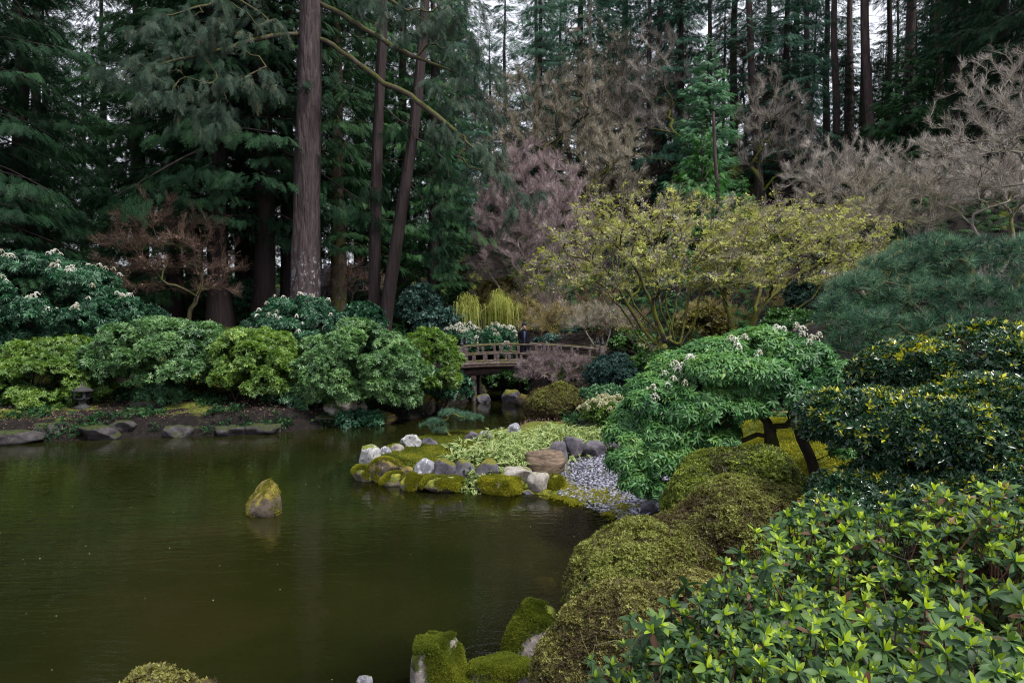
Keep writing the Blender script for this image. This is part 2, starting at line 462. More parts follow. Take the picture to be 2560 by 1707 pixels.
def bark_mat(name, c1, c2, moss=None, moss_amt=0.0, zs=.35, scale=14, bump=.6, lichen=None, lich_amt=0.0, dist=.03, patch=None):
    m, t, out = _nt(name)
    geo = _n(t, 'ShaderNodeNewGeometry'); tc = _n(t, 'ShaderNodeTexCoord')
    mp = _n(t, 'ShaderNodeMapping'); mp.inputs['Scale'].default_value = (1, 1, zs); t.links.new(tc.outputs['Object'], mp.inputs[0])
    nz = _n(t, 'ShaderNodeTexNoise'); nz.inputs['Scale'].default_value = scale; nz.inputs['Detail'].default_value = 6; nz.inputs['Roughness'].default_value = .7
    t.links.new(mp.outputs[0], nz.inputs['Vector'])
    vo = _n(t, 'ShaderNodeTexVoronoi', feature='DISTANCE_TO_EDGE'); vo.inputs['Scale'].default_value = scale * .7
    t.links.new(mp.outputs[0], vo.inputs['Vector'])
    r = ramp(t, [c1, c2], [.3, .7]); t.links.new(nz.outputs[0], r.inputs[0])
    col = r.outputs[0]
    if lichen:
        n3 = _n(t, 'ShaderNodeTexNoise'); n3.inputs['Scale'].default_value = 4; n3.inputs['Detail'].default_value = 8; n3.inputs['Roughness'].default_value = .75
        t.links.new(tc.outputs['Object'], n3.inputs['Vector'])
        g3 = ramp(t, [(0, 0, 0), (1, 1, 1)], [.62 - lich_amt * .3, .68 - lich_amt * .3]); t.links.new(n3.outputs[0], g3.inputs[0])
        fac = g3.outputs[0]
        if patch:
            sz_ = _n(t, 'ShaderNodeSeparateXYZ'); t.links.new(tc.outputs['Object'], sz_.inputs[0]); c0 = (patch[0] + patch[1]) / 2
            a_ = _n(t, 'ShaderNodeMath', operation='SUBTRACT'); t.links.new(sz_.outputs[2], a_.inputs[0]); a_.inputs[1].default_value = c0
            b_ = _n(t, 'ShaderNodeMath', operation='ABSOLUTE'); t.links.new(a_.outputs[0], b_.inputs[0])
            m_ = _n(t, 'ShaderNodeMapRange', interpolation_type='SMOOTHSTEP'); t.links.new(b_.outputs[0], m_.inputs[0]); m_.inputs[1].default_value = (patch[1] - patch[0]) * .25; m_.inputs[2].default_value = (patch[1] - patch[0]) * .6; m_.inputs[3].default_value = 1; m_.inputs[4].default_value = 0
            f_ = _n(t, 'ShaderNodeMath', operation='MULTIPLY'); t.links.new(fac, f_.inputs[0]); t.links.new(m_.outputs[0], f_.inputs[1]); fac = f_.outputs[0]
        mx = _n(t, 'ShaderNodeMix', data_type='RGBA'); t.links.new(fac, mx.inputs[0]); t.links.new(col, mx.inputs[6]); mx.inputs[7].default_value = (*lichen, 1); col = mx.outputs[2]
    if moss:
        n2 = _n(t, 'ShaderNodeTexNoise'); n2.inputs['Scale'].default_value = 2.2; n2.inputs['Detail'].default_value = 5
        t.links.new(tc.outputs['Object'], n2.inputs['Vector'])
        sx = _n(t, 'ShaderNodeSeparateXYZ'); t.links.new(geo.outputs['Normal'], sx.inputs[0])
        ma = _n(t, 'ShaderNodeMath', operation='MULTIPLY_ADD'); t.links.new(sx.outputs[2], ma.inputs[0]); ma.inputs[1].default_value = .28; t.links.new(n2.outputs[0], ma.inputs[2])
        g = ramp(t, [(0, 0, 0), (1, 1, 1)], [.62 - moss_amt * .4, .74 - moss_amt * .4]); t.links.new(ma.outputs[0], g.inputs[0])
        mx = _n(t, 'ShaderNodeMix', data_type='RGBA'); t.links.new(g.outputs[0], mx.inputs[0]); t.links.new(col, mx.inputs[6])
        mr = ramp(t, [tuple(x * .55 for x in moss), moss], [.35, .65]); t.links.new(nz.outputs[0], mr.inputs[0]); t.links.new(mr.outputs[0], mx.inputs[7]); col = mx.outputs[2]
    b = _n(t, 'ShaderNodeBsdfPrincipled'); b.inputs['Roughness'].default_value = .85; b.inputs['Specular IOR Level'].default_value = .25
    t.links.new(col, b.inputs['Base Color'])
    bp = _n(t, 'ShaderNodeBump'); bp.inputs['Strength'].default_value = bump; bp.inputs['Distance'].default_value = dist
    mu = _n(t, 'ShaderNodeMath', operation='MULTIPLY_ADD'); t.links.new(vo.outputs[0], mu.inputs[0]); mu.inputs[1].default_value = 1.5; t.links.new(nz.outputs[0], mu.inputs[2])
    t.links.new(mu.outputs[0], bp.inputs['Height']); t.links.new(bp.outputs[0], b.inputs['Normal'])
    t.links.new(b.outputs[0], out.inputs[0]); return m
def plain_mat(name, col, rough=.7, spec=.3, col2=None, scale=8, bump=.2, dist=.01, metal=0.0):
    m, t, out = _nt(name)
    b = _n(t, 'ShaderNodeBsdfPrincipled'); b.inputs['Roughness'].default_value = rough; b.inputs['Specular IOR Level'].default_value = spec; b.inputs['Metallic'].default_value = metal
    tc = _n(t, 'ShaderNodeTexCoord')
    nz = _n(t, 'ShaderNodeTexNoise'); nz.inputs['Scale'].default_value = scale; nz.inputs['Detail'].default_value = 6
    t.links.new(tc.outputs['Object'], nz.inputs['Vector'])
    r = ramp(t, [col, col2 or tuple(min(1, x * 1.5) for x in col)], [.35, .65]); t.links.new(nz.outputs[0], r.inputs[0]); t.links.new(r.outputs[0], b.inputs['Base Color'])
    bp = _n(t, 'ShaderNodeBump'); bp.inputs['Strength'].default_value = bump; bp.inputs['Distance'].default_value = dist
    t.links.new(nz.outputs[0], bp.inputs['Height']); t.links.new(bp.outputs[0], b.inputs['Normal']); t.links.new(b.outputs[0], out.inputs[0]); return m
def rock_mat(name, c1, c2, lich=(.5, .5, .46), lich_amt=.3, moss=(.12, .14, .02), moss_amt=.0, layered=False, moss2=None):
    m, t, out = _nt(name)
    geo = _n(t, 'ShaderNodeNewGeometry'); tc = _n(t, 'ShaderNodeTexCoord')
    mp = _n(t, 'ShaderNodeMapping'); mp.inputs['Scale'].default_value = (1, 1, 5 if layered else 1); t.links.new(tc.outputs['Object'], mp.inputs[0])
    nz = _n(t, 'ShaderNodeTexNoise'); nz.inputs['Scale'].default_value = 5; nz.inputs['Detail'].default_value = 9; nz.inputs['Roughness'].default_value = .68
    t.links.new(mp.outputs[0], nz.inputs['Vector'])
    r = ramp(t, [c1, c2], [.35, .68]); t.links.new(nz.outputs[0], r.inputs[0]); col = r.outputs[0]
    n3 = _n(t, 'ShaderNodeTexNoise'); n3.inputs['Scale'].default_value = 11; n3.inputs['Detail'].default_value = 10; n3.inputs['Roughness'].default_value = .8
    t.links.new(tc.outputs['Object'], n3.inputs['Vector'])
    g3 = ramp(t, [(0, 0, 0), (1, 1, 1)], [.66 - lich_amt * .25, .7 - lich_amt * .25]); t.links.new(n3.outputs[0], g3.inputs[0])
    mx = _n(t, 'ShaderNodeMix', data_type='RGBA'); t.links.new(g3.outputs[0], mx.inputs[0]); t.links.new(col, mx.inputs[6]); mx.inputs[7].default_value = (*lich, 1); col = mx.outputs[2]
    if moss_amt > 0:
        n2 = _n(t, 'ShaderNodeTexNoise'); n2.inputs['Scale'].default_value = 3.5; n2.inputs['Detail'].default_value = 6; n2.inputs['Roughness'].default_value = .6
        t.links.new(tc.outputs['Object'], n2.inputs['Vector'])
        sx = _n(t, 'ShaderNodeSeparateXYZ'); t.links.new(geo.outputs['Normal'], sx.inputs[0])
        ma = _n(t, 'ShaderNodeMath', operation='MULTIPLY_ADD'); t.links.new(sx.outputs[2], ma.inputs[0]); ma.inputs[1].default_value = .3; t.links.new(n2.outputs[0], ma.inputs[2])
        g = ramp(t, [(0, 0, 0), (1, 1, 1)], [.80 - moss_amt * .5, .86 - moss_amt * .5]); t.links.new(ma.outputs[0], g.inputs[0])
        fine = _n(t, 'ShaderNodeTexNoise'); fine.inputs['Scale'].default_value = 9; fine.inputs['Detail'].default_value = 6
        t.links.new(tc.outputs['Object'], fine.inputs['Vector'])
        mr = ramp(t, [tuple(x * .35 for x in moss), moss, moss2 or moss], [.3, .52, .7]); t.links.new(fine.outputs[0], mr.inputs[0])
        mx = _n(t, 'ShaderNodeMix', data_type='RGBA'); t.links.new(g.outputs[0], mx.inputs[0]); t.links.new(col, mx.inputs[6]); t.links.new(mr.outputs[0], mx.inputs[7]); col = mx.outputs[2]
    b = _n(t, 'ShaderNodeBsdfPrincipled'); b.inputs['Roughness'].default_value = .8; b.inputs['Specular IOR Level'].default_value = .3
    t.links.new(col, b.inputs['Base Color'])
    bp = _n(t, 'ShaderNodeBump'); bp.inputs['Strength'].default_value = .8; bp.inputs['Distance'].default_value = .03
    ad = _n(t, 'ShaderNodeMath', operation='ADD'); t.links.new(nz.outputs[0], ad.inputs[0]); t.links.new(n3.outputs[0], ad.inputs[1])
    t.links.new(ad.outputs[0], bp.inputs['Height']); t.links.new(bp.outputs[0], b.inputs['Normal']); t.links.new(b.outputs[0], out.inputs[0]); return m
# ================================================================ terrain
def xy(p): return (float(p[0]), float(p[1]))
POND = [(-30, 24.0), xy(G(-500, 1128)), xy(G(0, 1107)), xy(G(250, 1097)), xy(G(520, 1088)), xy(G(700, 1080)), xy(G(830, 1066)), xy(G(960, 1056)), xy(G(1060, 1040)),
        xy(G(1110, 1012)), xy(G(1160, 1006)), (-1.6, 30.5), (-.9, 34), (.4, 34), (.3, 30.5), xy(G(1320, 1010)), xy(G(1330, 1040)), xy(G(1300, 1076)),
        xy(G(1270, 1096)), xy(G(1215, 1104)), xy(G(1110, 1108)), xy(G(1010, 1128)), xy(G(940, 1148)), xy(G(900, 1168)), xy(G(892, 1182)),
        xy(G(940, 1194)), xy(G(1000, 1208)), xy(G(1100, 1216)), xy(G(1220, 1218)), xy(G(1330, 1222)), xy(G(1395, 1238)), xy(G(1480, 1262)), xy(G(1550, 1290)),
        xy(G(1570, 1320)), xy(G(1540, 1380)), xy(G(1490, 1430)), xy(G(1450, 1520)), xy(G(1390, 1590)), xy(G(1290, 1650)), xy(G(1170, 1700)), xy(G(1040, 1740)),
        (-.2, 4.6), (-1.2, 3.7), (-4, 3.3), (-8, 3.8), (-14, 6), (-20, 11), (-27, 15)]
POND = np.array(POND)
def pond_sd(x, y):
    """signed distance, positive on land"""
    p = np.stack([x, y], -1); a = POND; b = np.roll(POND, -1, 0)
    d2 = np.full(x.shape, 1e9); ins = np.zeros(x.shape, bool)
    for i in range(len(a)):
        e = b[i] - a[i]; w = p - a[i]
        t = np.clip((w @ e) / (e @ e), 0, 1); q = w - t[..., None] * e
        d2 = np.minimum(d2, (q ** 2).sum(-1))
        c = ((a[i, 1] > y) != (b[i, 1] > y)) & (x < (b[i, 0] - a[i, 0]) * (y - a[i, 1]) / (b[i, 1] - a[i, 1] + 1e-12) + a[i, 0])
        ins ^= c
    d = np.sqrt(d2); return np.where(ins, -d, d)
_cp_ = [G(-300, 1100, .45), G(60, 1060, .5), G(300, 1050, .5), G(520, 1055, .5), G(760, 1045, .5), G(950, 1035, .4),
        W(240, 985, 23), W(500, 975, 23.5), W(750, 965, 24), W(900, 1000, 24.5),
        W(100, 900, 27), W(550, 815, 30), W(300, 830, 29), W(760, 815, 29), W(950, 830, 29), W(1060, 890, 28),
        W(1150, 915, 30), (-6, 40, 4.2), (-18, 40, 4.8), (-30, 40, 5.5), (-40, 28, 4), (-45, 70, 9), (-20, 70, 8), (-5, 60, 8.5), (-8, 90, 9), (-60, 110, 10),
        W(1350, 760, 40), W(1300, 600, 50), W(1300, 450, 66), W(1500, 430, 66), W(1700, 420, 64), W(1600, 620, 46), W(1300, 810, 36), W(1450, 830, 33),
        W(1570, 905, 28), W(1480, 1010, 21.5), W(1420, 1055, 20.8), W(1560, 980, 22), W(1660, 885, 23), W(1850, 870, 23), W(1800, 700, 34),
        W(2000, 590, 34), W(2200, 520, 34), W(2450, 480, 34), W(2100, 360, 56), W(2400, 330, 50), W(1900, 400, 60), W(2700, 330, 40), (60, 60, 20), (70, 30, 14), (80, 110, 20), (0, 110, 18), (40, 120, 20), (120, 60, 20),
        W(2300, 720, 20), W(2600, 760, 16), W(2100, 800, 18), (5.2, 12.5, 1.1), (6.5, 11, 1.15), (8.5, 12, 1.25), (5.5, 14.5, 1.1), (4.2, 14.6, .6), (7, 8.5, 1.25), (9, 8, 1.4), (10, 5, 1.5),
        (3.2, 8.2, .8), (4.3, 7.2, 1.15), (2.6, 6.6, .6), (1.6, 5.2, .35), (2.4, 4.4, .8), (.4, 4.9, .05), (.1, 4.5, .08), (.8, 4.6, .1), (0.8, 3.3, .7), (2.5, 2.4, 1.4), (0, 2.2, 1.0), (-2, 2.6, .7), (-5, 2.2, .7), (-3, 1.2, 1.2), (-12, 3, 1.2), (-25, 8, 2), (-32, 18, 3),
        (0, 0, 1.5), (6, 0, 1.7), (15, -10, 2), (-15, -10, 2), (0, -40, 2.5), (60, -40, 4), (-60, -40, 4), (20, 8, 2.2),
        G(1480, 1140, .3), G(1560, 1150, .32), G(1640, 1180, .4), G(1500, 1220, .16), G(1580, 1260, .14), G(1420, 1215, .12),
        G(900, 1180, .28), G(960, 1150, .34), G(1020, 1150, .36), G(1100, 1150, .36), G(1200, 1140, .36), G(1300, 1130, .36), G(1250, 1090, .36), G(1400, 1110, .42), G(1380, 1080, .4), G(1150, 1120, .34)]
CP = np.array([[float(c[0]), float(c[1]), float(c[2])] for c in _cp_])
def sstep(a, b, x):
    t = np.clip((x - a) / (b - a), 0, 1); return t * t * (3 - 2 * t)
def land(x, y):
    z = np.zeros(x.shape); w = np.zeros(x.shape)
    for cx, cy, cz in CP:
        k = 1.0 / (((x - cx) ** 2 + (y - cy) ** 2) + .15) ** 1.6
        z += k * cz; w += k
    return z / w
def bumps(x, y):
    return (np.sin(x * 1.3 + 1.7 * np.sin(y * .9)) * np.sin(y * 1.1 + 1.3 * np.sin(x * .7)) * .05
            + np.sin(x * 3.7 + y * 1.9) * np.sin(y * 4.3 - x * 2.1) * .018)
def H_(x, y):
    x = np.asarray(x, float); y = np.asarray(y, float)
    s = pond_sd(x, y); L = land(x, y) + bumps(x, y) * sstep(.3, 2, s) * (1 + .08 * np.maximum(0, y - 25))
    L = np.maximum(L, .1)
    up = sstep(-.05, .5, s)
    z = np.where(s > 0, .03 + (L - .03) * up, .03 + np.maximum(-1.0, s * .45))
    beach = sstep(.85, 1.15, x) * (1 - sstep(3.9, 4.4, x)) * sstep(9.6, 10.1, y) * (1 - sstep(15.2, 15.8, y))
    z = np.where(s > 0, z * (1 - beach) + np.minimum(z, .02 + .105 * s) * beach, z)
    return z
def H(x, y): return float(H_(np.array([x]), np.array([y]))[0])

M = {}
M['bark_fir'] = bark_mat('bark_fir', (.028, .019, .02), (.105, .072, .07), scale=9, zs=.16, bump=1.0, dist=.06)
M['bark_fir_big'] = bark_mat('bark_fir_big', (.02, .015, .017), (.095, .068, .07), scale=9, zs=.16, bump=1.0, dist=.08, lichen=(.30, .31, .34), lich_amt=.24, patch=(.4, 3.4))
M['bark_fir_pale'] = bark_mat('bark_fir_pale', (.05, .035, .035), (.15, .11, .105), scale=9, zs=.18, bump=1.0, lichen=(.42, .43, .45), lich_amt=.35, dist=.06)
M['bark_cedar'] = bark_mat('bark_cedar', (.014, .010, .011), (.045, .030, .030), scale=8, zs=.1, bump=.9, dist=.04)
M['bark_mossy'] = bark_mat('bark_mossy', (.02, .016, .013), (.085, .068, .055), moss=(.13, .135, .02), moss_amt=.5, scale=16, bump=.5, dist=.015, lichen=(.3, .3, .27), lich_amt=.2)
M['bark_mossy2'] = bark_mat('bark_mossy2', (.03, .024, .018), (.1, .075, .06), moss=(.07, .075, .015), moss_amt=.3, scale=14, bump=.5, dist=.02)
M['bark_brown'] = bark_mat('bark_brown', (.02, .014, .012), (.075, .05, .045), scale=20, bump=.5, dist=.01)
M['bark_red'] = bark_mat('bark_red', (.05, .022, .016), (.16, .08, .055), scale=20, bump=.3, dist=.003)
M['bark_grey'] = bark_mat('bark_grey', (.13, .11, .10), (.38, .34, .31), moss=(.13, .13, .04), moss_amt=.25, scale=20, bump=.3, dist=.01)
M['bark_dark'] = bark_mat('bark_dark', (.015, .011, .01), (.05, .036, .032), scale=18, bump=.5, dist=.01, moss=(.05, .06, .015), moss_amt=.25)

def ground_mat():
    m, t, out = _nt('ground')
    at = _n(t, 'ShaderNodeAttribute', attribute_name='moss'); geo = _n(t, 'ShaderNodeNewGeometry')
    n1 = _n(t, 'ShaderNodeTexNoise'); n1.inputs['Scale'].default_value = 6; n1.inputs['Detail'].default_value = 9; n1.inputs['Roughness'].default_value = .7
    n2 = _n(t, 'ShaderNodeTexNoise'); n2.inputs['Scale'].default_value = .7; n2.inputs['Detail'].default_value = 5
    n3 = _n(t, 'ShaderNodeTexNoise'); n3.inputs['Scale'].default_value = 45; n3.inputs['Detail'].default_value = 4
    for n in (n1, n2, n3): t.links.new(geo.outputs['Position'], n.inputs['Vector'])
    soil = ramp(t, [(.003, .0025, .0025), (.009, .007, .006), (.022, .017, .015)], [.3, .5, .7]); t.links.new(n1.outputs[0], soil.inputs[0])
    mossc = ramp(t, [(.035, .05, .008), (.1, .125, .015), (.2, .21, .03)], [.28, .5, .72]); t.links.new(n3.outputs[0], mossc.inputs[0])
    ma = _n(t, 'ShaderNodeMath', operation='MULTIPLY_ADD'); t.links.new(n2.outputs[0], ma.inputs[0]); ma.inputs[1].default_value = .9; t.links.new(at.outputs['Fac'], ma.inputs[2])
    a2 = _n(t, 'ShaderNodeMath', operation='MULTIPLY_ADD'); t.links.new(n1.outputs[0], a2.inputs[0]); a2.inputs[1].default_value = .4; t.links.new(ma.outputs[0], a2.inputs[2])
    g = ramp(t, [(0, 0, 0), (1, 1, 1)], [.76, .88]); t.links.new(a2.outputs[0], g.inputs[0])
    mx = _n(t, 'ShaderNodeMix', data_type='RGBA'); t.links.new(g.outputs[0], mx.inputs[0]); t.links.new(soil.outputs[0], mx.inputs[6]); t.links.new(mossc.outputs[0], mx.inputs[7])
    b = _n(t, 'ShaderNodeBsdfPrincipled'); b.inputs['Roughness'].default_value = .9; b.inputs['Specular IOR Level'].default_value = .2
    t.links.new(mx.outputs[2], b.inputs['Base Color'])
    ad = _n(t, 'ShaderNodeMath', operation='ADD'); t.links.new(n1.outputs[0], ad.inputs[0]); t.links.new(n3.outputs[0], ad.inputs[1])
    bp = _n(t, 'ShaderNodeBump'); bp.inputs['Strength'].default_value = .8; bp.inputs['Distance'].default_value = .04
    t.links.new(ad.outputs[0], bp.inputs['Height']); t.links.new(bp.outputs[0], b.inputs['Normal']); t.links.new(b.outputs[0], out.inputs[0]); return m

def warp_axis(segs):
    out = []
    for a, b, s in segs: out.append(np.arange(a, b, s))
    return np.concatenate(out + [np.array([segs[-1][1]])])
gx = warp_axis([(-300, -60, 12), (-60, -20, 1.6), (-20, -10, .5), (-10, 10, .22), (10, 22, .5), (22, 70, 1.6), (70, 300, 12)])
gy = warp_axis([(-120, -10, 10), (-10, 2, 1), (2, 22, .22), (22, 40, .5), (40, 100, 1.6), (100, 400, 15)])
GX, GY = np.meshgrid(gx, gy)
GZ = H_(GX, GY)
nx, ny = len(gx), len(gy)
idx = np.arange(nx * ny).reshape(ny, nx)
quads = np.stack([idx[:-1, :-1], idx[:-1, 1:], idx[1:, 1:], idx[1:, :-1]], -1).reshape(-1, 4)
gme = make_mesh('ground', np.stack([GX, GY, GZ], -1).reshape(-1, 3), quads, smooth=True)
moss = np.zeros(GX.shape)
moss += .55 * np.exp(-(((GX - 5.8) / 2.6) ** 2 + ((GY - 12.2) / 3.0) ** 2) ** 2)             # lawn behind the mounds
_sd = pond_sd(GX, GY)
pen = (GX > -3.6) & (GX < 2.4) & (GY > 11.5) & (GY < 19) & (_sd > 0)
moss = np.where(pen, .6, moss)
moss += .35 * np.exp(-((GX + 12.2) ** 2 / 2.0 + (GY - 24) ** 2 / 3)) + .3 * np.exp(-((GX + 9) ** 2 / 6 + (GY - 26) ** 2 / 3))
moss += np.where(GY > 33, .08, 0) + .06 * ((GX < -3) & (GY > 19) & (GY < 33))
att = gme.attributes.new('moss', 'FLOAT', 'POINT'); att.data.foreach_set('value', moss.ravel().astype(np.float32))
link('ground', gme, mat=ground_mat(), kind='structure')

# ---------------------------------------------------------------- water
def water_mat():
    m, t, out = _nt('pond_water')
    geo = _n(t, 'ShaderNodeNewGeometry')
    nb = _n(t, 'ShaderNodeTexNoise'); nb.inputs['Scale'].default_value = .35; nb.inputs['Detail'].default_value = 3
    t.links.new(geo.outputs['Position'], nb.inputs['Vector'])
    col = ramp(t, [(.0062, .0078, .002), (.011, .0124, .0027), (.018, .016, .0052)], [.3, .52, .75]); t.links.new(nb.outputs[0], col.inputs[0])
    # fine wind ripples running diagonally, strongest on the open water at the left
    mp = _n(t, 'ShaderNodeMapping'); mp.inputs['Rotation'].default_value = (0, 0, math.radians(-28)); mp.inputs['Scale'].default_value = (.8, 3.6, 1)
    t.links.new(geo.outputs['Position'], mp.inputs[0])
    n1 = _n(t, 'ShaderNodeTexNoise'); n1.inputs['Scale'].default_value = 1.5; n1.inputs['Detail'].default_value = 4; n1.inputs['Distortion'].default_value = .8
    t.links.new(mp.outputs[0], n1.inputs['Vector'])
    mp2 = _n(t, 'ShaderNodeMapping'); mp2.inputs['Scale'].default_value = (1.0, 2.2, 1)
    t.links.new(geo.outputs['Position'], mp2.inputs[0])
    n2 = _n(t, 'ShaderNodeTexNoise'); n2.inputs['Scale'].default_value = 2.6; n2.inputs['Detail'].default_value = 2.5; n2.inputs['Distortion'].default_value = 1.2
    t.links.new(mp2.outputs[0], n2.inputs['Vector'])
    sx = _n(t, 'ShaderNodeSeparateXYZ'); t.links.new(geo.outputs['Position'], sx.inputs[0])
    mr = _n(t, 'ShaderNodeMapRange', interpolation_type='SMOOTHSTEP'); t.links.new(sx.outputs[0], mr.inputs[0])
    mr.inputs[1].default_value = -7.0; mr.inputs[2].default_value = 0.5; mr.inputs[3].default_value = 1.0; mr.inputs[4].default_value = .12
    mr2 = _n(t, 'ShaderNodeMapRange', interpolation_type='SMOOTHSTEP'); t.links.new(sx.outputs[1], mr2.inputs[0])
    mr2.inputs[1].default_value = 8.0; mr2.inputs[2].default_value = 18; mr2.inputs[3].default_value = 1.0; mr2.inputs[4].default_value = .25
    mm = _n(t, 'ShaderNodeMath', operation='MULTIPLY'); t.links.new(mr.outputs[0], mm.inputs[0]); t.links.new(mr2.outputs[0], mm.inputs[1])
    h1 = _n(t, 'ShaderNodeMath', operation='MULTIPLY'); t.links.new(n1.outputs[0], h1.inputs[0]); t.links.new(mm.outputs[0], h1.inputs[1])
    h2 = _n(t, 'ShaderNodeMath', operation='MULTIPLY_ADD'); t.links.new(n2.outputs[0], h2.inputs[0]); h2.inputs[1].default_value = .42; t.links.new(h1.outputs[0], h2.inputs[2])
    bp = _n(t, 'ShaderNodeBump'); bp.inputs['Strength'].default_value = .5; bp.inputs['Distance'].default_value = .026
    t.links.new(h2.outputs[0], bp.inputs['Height'])
    b = _n(t, 'ShaderNodeBsdfPrincipled'); b.inputs['Roughness'].default_value = .03; b.inputs['IOR'].default_value = 1.33
    t.links.new(col.outputs[0], b.inputs['Base Color']); t.links.new(bp.outputs[0], b.inputs['Normal'])
    # clear water shows the bed close to the bank
    tr = _n(t, 'ShaderNodeBsdfTransparent'); tr.inputs[0].default_value = (.5, .46, .28, 1)
    gl = _n(t, 'ShaderNodeBsdfGlossy'); gl.inputs['Roughness'].default_value = .03; t.links.new(bp.outputs[0], gl.inputs['Normal'])
    fr = _n(t, 'ShaderNodeFresnel'); fr.inputs[0].default_value = 1.33; t.links.new(bp.outputs[0], fr.inputs['Normal'])
    cl = _n(t, 'ShaderNodeMixShader'); t.links.new(fr.outputs[0], cl.inputs[0]); t.links.new(tr.outputs[0], cl.inputs[1]); t.links.new(gl.outputs[0], cl.inputs[2])
    at = _n(t, 'ShaderNodeAttribute', attribute_name='clear')
    mx = _n(t, 'ShaderNodeMixShader'); t.links.new(at.outputs['Fac'], mx.inputs[0]); t.links.new(b.outputs[0], mx.inputs[1]); t.links.new(cl.outputs[0], mx.inputs[2])
    t.links.new(mx.outputs[0], out.inputs[0]); return m
wx = np.arange(-32, 8.01, .25); wy = np.arange(2, 38.01, .25)
WX, WY = np.meshgrid(wx, wy); ws = pond_sd(WX, WY)
widx = np.arange(WX.size).reshape(WX.shape)
wq = np.stack([widx[:-1, :-1], widx[:-1, 1:], widx[1:, 1:], widx[1:, :-1]], -1).reshape(-1, 4)
keep = (ws.ravel()[wq] < .45).any(1)
wq = wq[keep]; used = np.unique(wq); mp_ = np.zeros(WX.size, int); mp_[used] = np.arange(len(used))
wv = np.stack([WX, WY, np.zeros(WX.shape)], -1).reshape(-1, 3)[used]
wme = make_mesh('pond_water', wv, mp_[wq], smooth=True)
a_ = wme.attributes.new('clear', 'FLOAT', 'POINT')
a_.data.foreach_set('value', (0.75 * (1 - sstep(.05, 1.3, -ws.ravel()[used])) * (wv[:, 0] > -4)).astype(np.float32))
link('pond_water', wme, mat=water_mat(), kind='structure')

# ---------------------------------------------------------------- rocks
def rock_mesh(name, size, seed, cuts=9, sub=4, rough=.12, fine=.035, topflat=0.0, pointy=0.0, layers=0.0):
    import bmesh
    r = random.Random(seed); bm = bmesh.new(); bmesh.ops.create_icosphere(bm, subdivisions=sub, radius=1)
    V = np.array([v.co[:] for v in bm.verts]); Fc = np.array([[v.index for v in f.verts] for f in bm.faces]); bm.free()
    for k in range(cuts):
        n = unit(np.array([r.gauss(0, 1), r.gauss(0, 1), r.gauss(0, .8)])); d = r.uniform(.55, .86)
        ov = V @ n - d; V = V - np.where(ov > 0, ov, 0)[:, None] * n * .92
    if topflat: ov = V[:, 2] - topflat; V[:, 2] -= np.where(ov > 0, ov, 0) * .85
    off = Vector((seed * 3.1, seed * 1.7, 0))
    n1 = np.array([mnoise.noise(Vector(v) * 1.6 + off) for v in V]); n2 = np.array([mnoise.noise(Vector(v) * 5.5 + off) for v in V])
    V = V * (1 + rough * n1 + fine * n2)[:, None]
    if pointy: V[:, :2] *= (1 - pointy * np.clip(V[:, 2:3], -.6, 1) * .6)
    if layers: V[:, :2] *= (1 + layers * np.sin(V[:, 2:3] * 14 + n1[:, None] * 3))
    mn, mx = V.min(0), V.max(0); V = (V - (mn + mx) / 2) / (mx - mn)
    V[:, 2] += .5
    V = V * np.array(size)
    return make_mesh(name, V, Fc, smooth=True)
R_ = dict(
    grey=rock_mat('rock_grey', (.09, .09, .11), (.3, .3, .35), lich=(.55, .55, .56), lich_amt=.5, moss_amt=.12),
    dark=rock_mat('rock_dark', (.035, .032, .04), (.15, .14, .17), lich_amt=.12, moss_amt=.28, moss=(.12, .12, .02)),
    dark_clean=rock_mat('rock_dark_clean', (.04, .036, .045), (.16, .145, .17), lich_amt=.05),
    pale=rock_mat('rock_pale', (.17, .15, .13), (.42, .39, .36), lich=(.12, .11, .1), lich_amt=.3, moss_amt=.1),
    lichen=rock_mat('rock_lichen', (.22, .22, .22), (.55, .55, .55), lich=(.12, .11, .11), lich_amt=.55, moss_amt=.12),
    brown=rock_mat('rock_brown', (.06, .04, .03), (.22, .16, .11), lich_amt=.0, layered=True, lich=(.1, .08, .05)),
    mossy=rock_mat('rock_mossy', (.07, .06, .045), (.22, .19, .15), lich_amt=.2, moss=(.11, .12, .015), moss2=(.30, .28, .03), moss_amt=.58),
    mossy_brown=rock_mat('rock_mossy_brown', (.04, .03, .022), (.12, .095, .07), lich_amt=.2, moss=(.14, .11, .025), moss2=(.23, .2, .03), moss_amt=.5),
    mossy_near=rock_mat('rock_mossy_near', (.12, .1, .09), (.38, .34, .32), lich_amt=.25, moss=(.06, .08, .01), moss2=(.17, .19, .02), moss_amt=.42),
    ledge=rock_mat('rock_ledge', (.02, .018, .02), (.075, .065, .07), lich=(.2, .2, .2), lich_amt=.12, moss_amt=.3, moss=(.03, .04, .008)),
    lantern=rock_mat('rock_lantern', (.02, .02, .02), (.06, .058, .06), lich_amt=.05),
)
M['moss_tuft'] = leaf_mat('moss_tuft', [(.05, .06, .01), (.18, .19, .018), (.38, .36, .035)], rough=.8, trans=.2, spec=.1)
M['moss_near'] = leaf_mat('moss_near', [(.03, .04, .008), (.10, .13, .015), (.2, .22, .025)], rough=.8, trans=.2, spec=.1)
_mt_v, _mt_f = needles(7, w=.16, seed=3, lo=20, hi=85)
MT = [cluster([(_mt_v, _mt_f)], 7, 1.9, s, flat=.1, wob=.3) for s in (1, 2)]
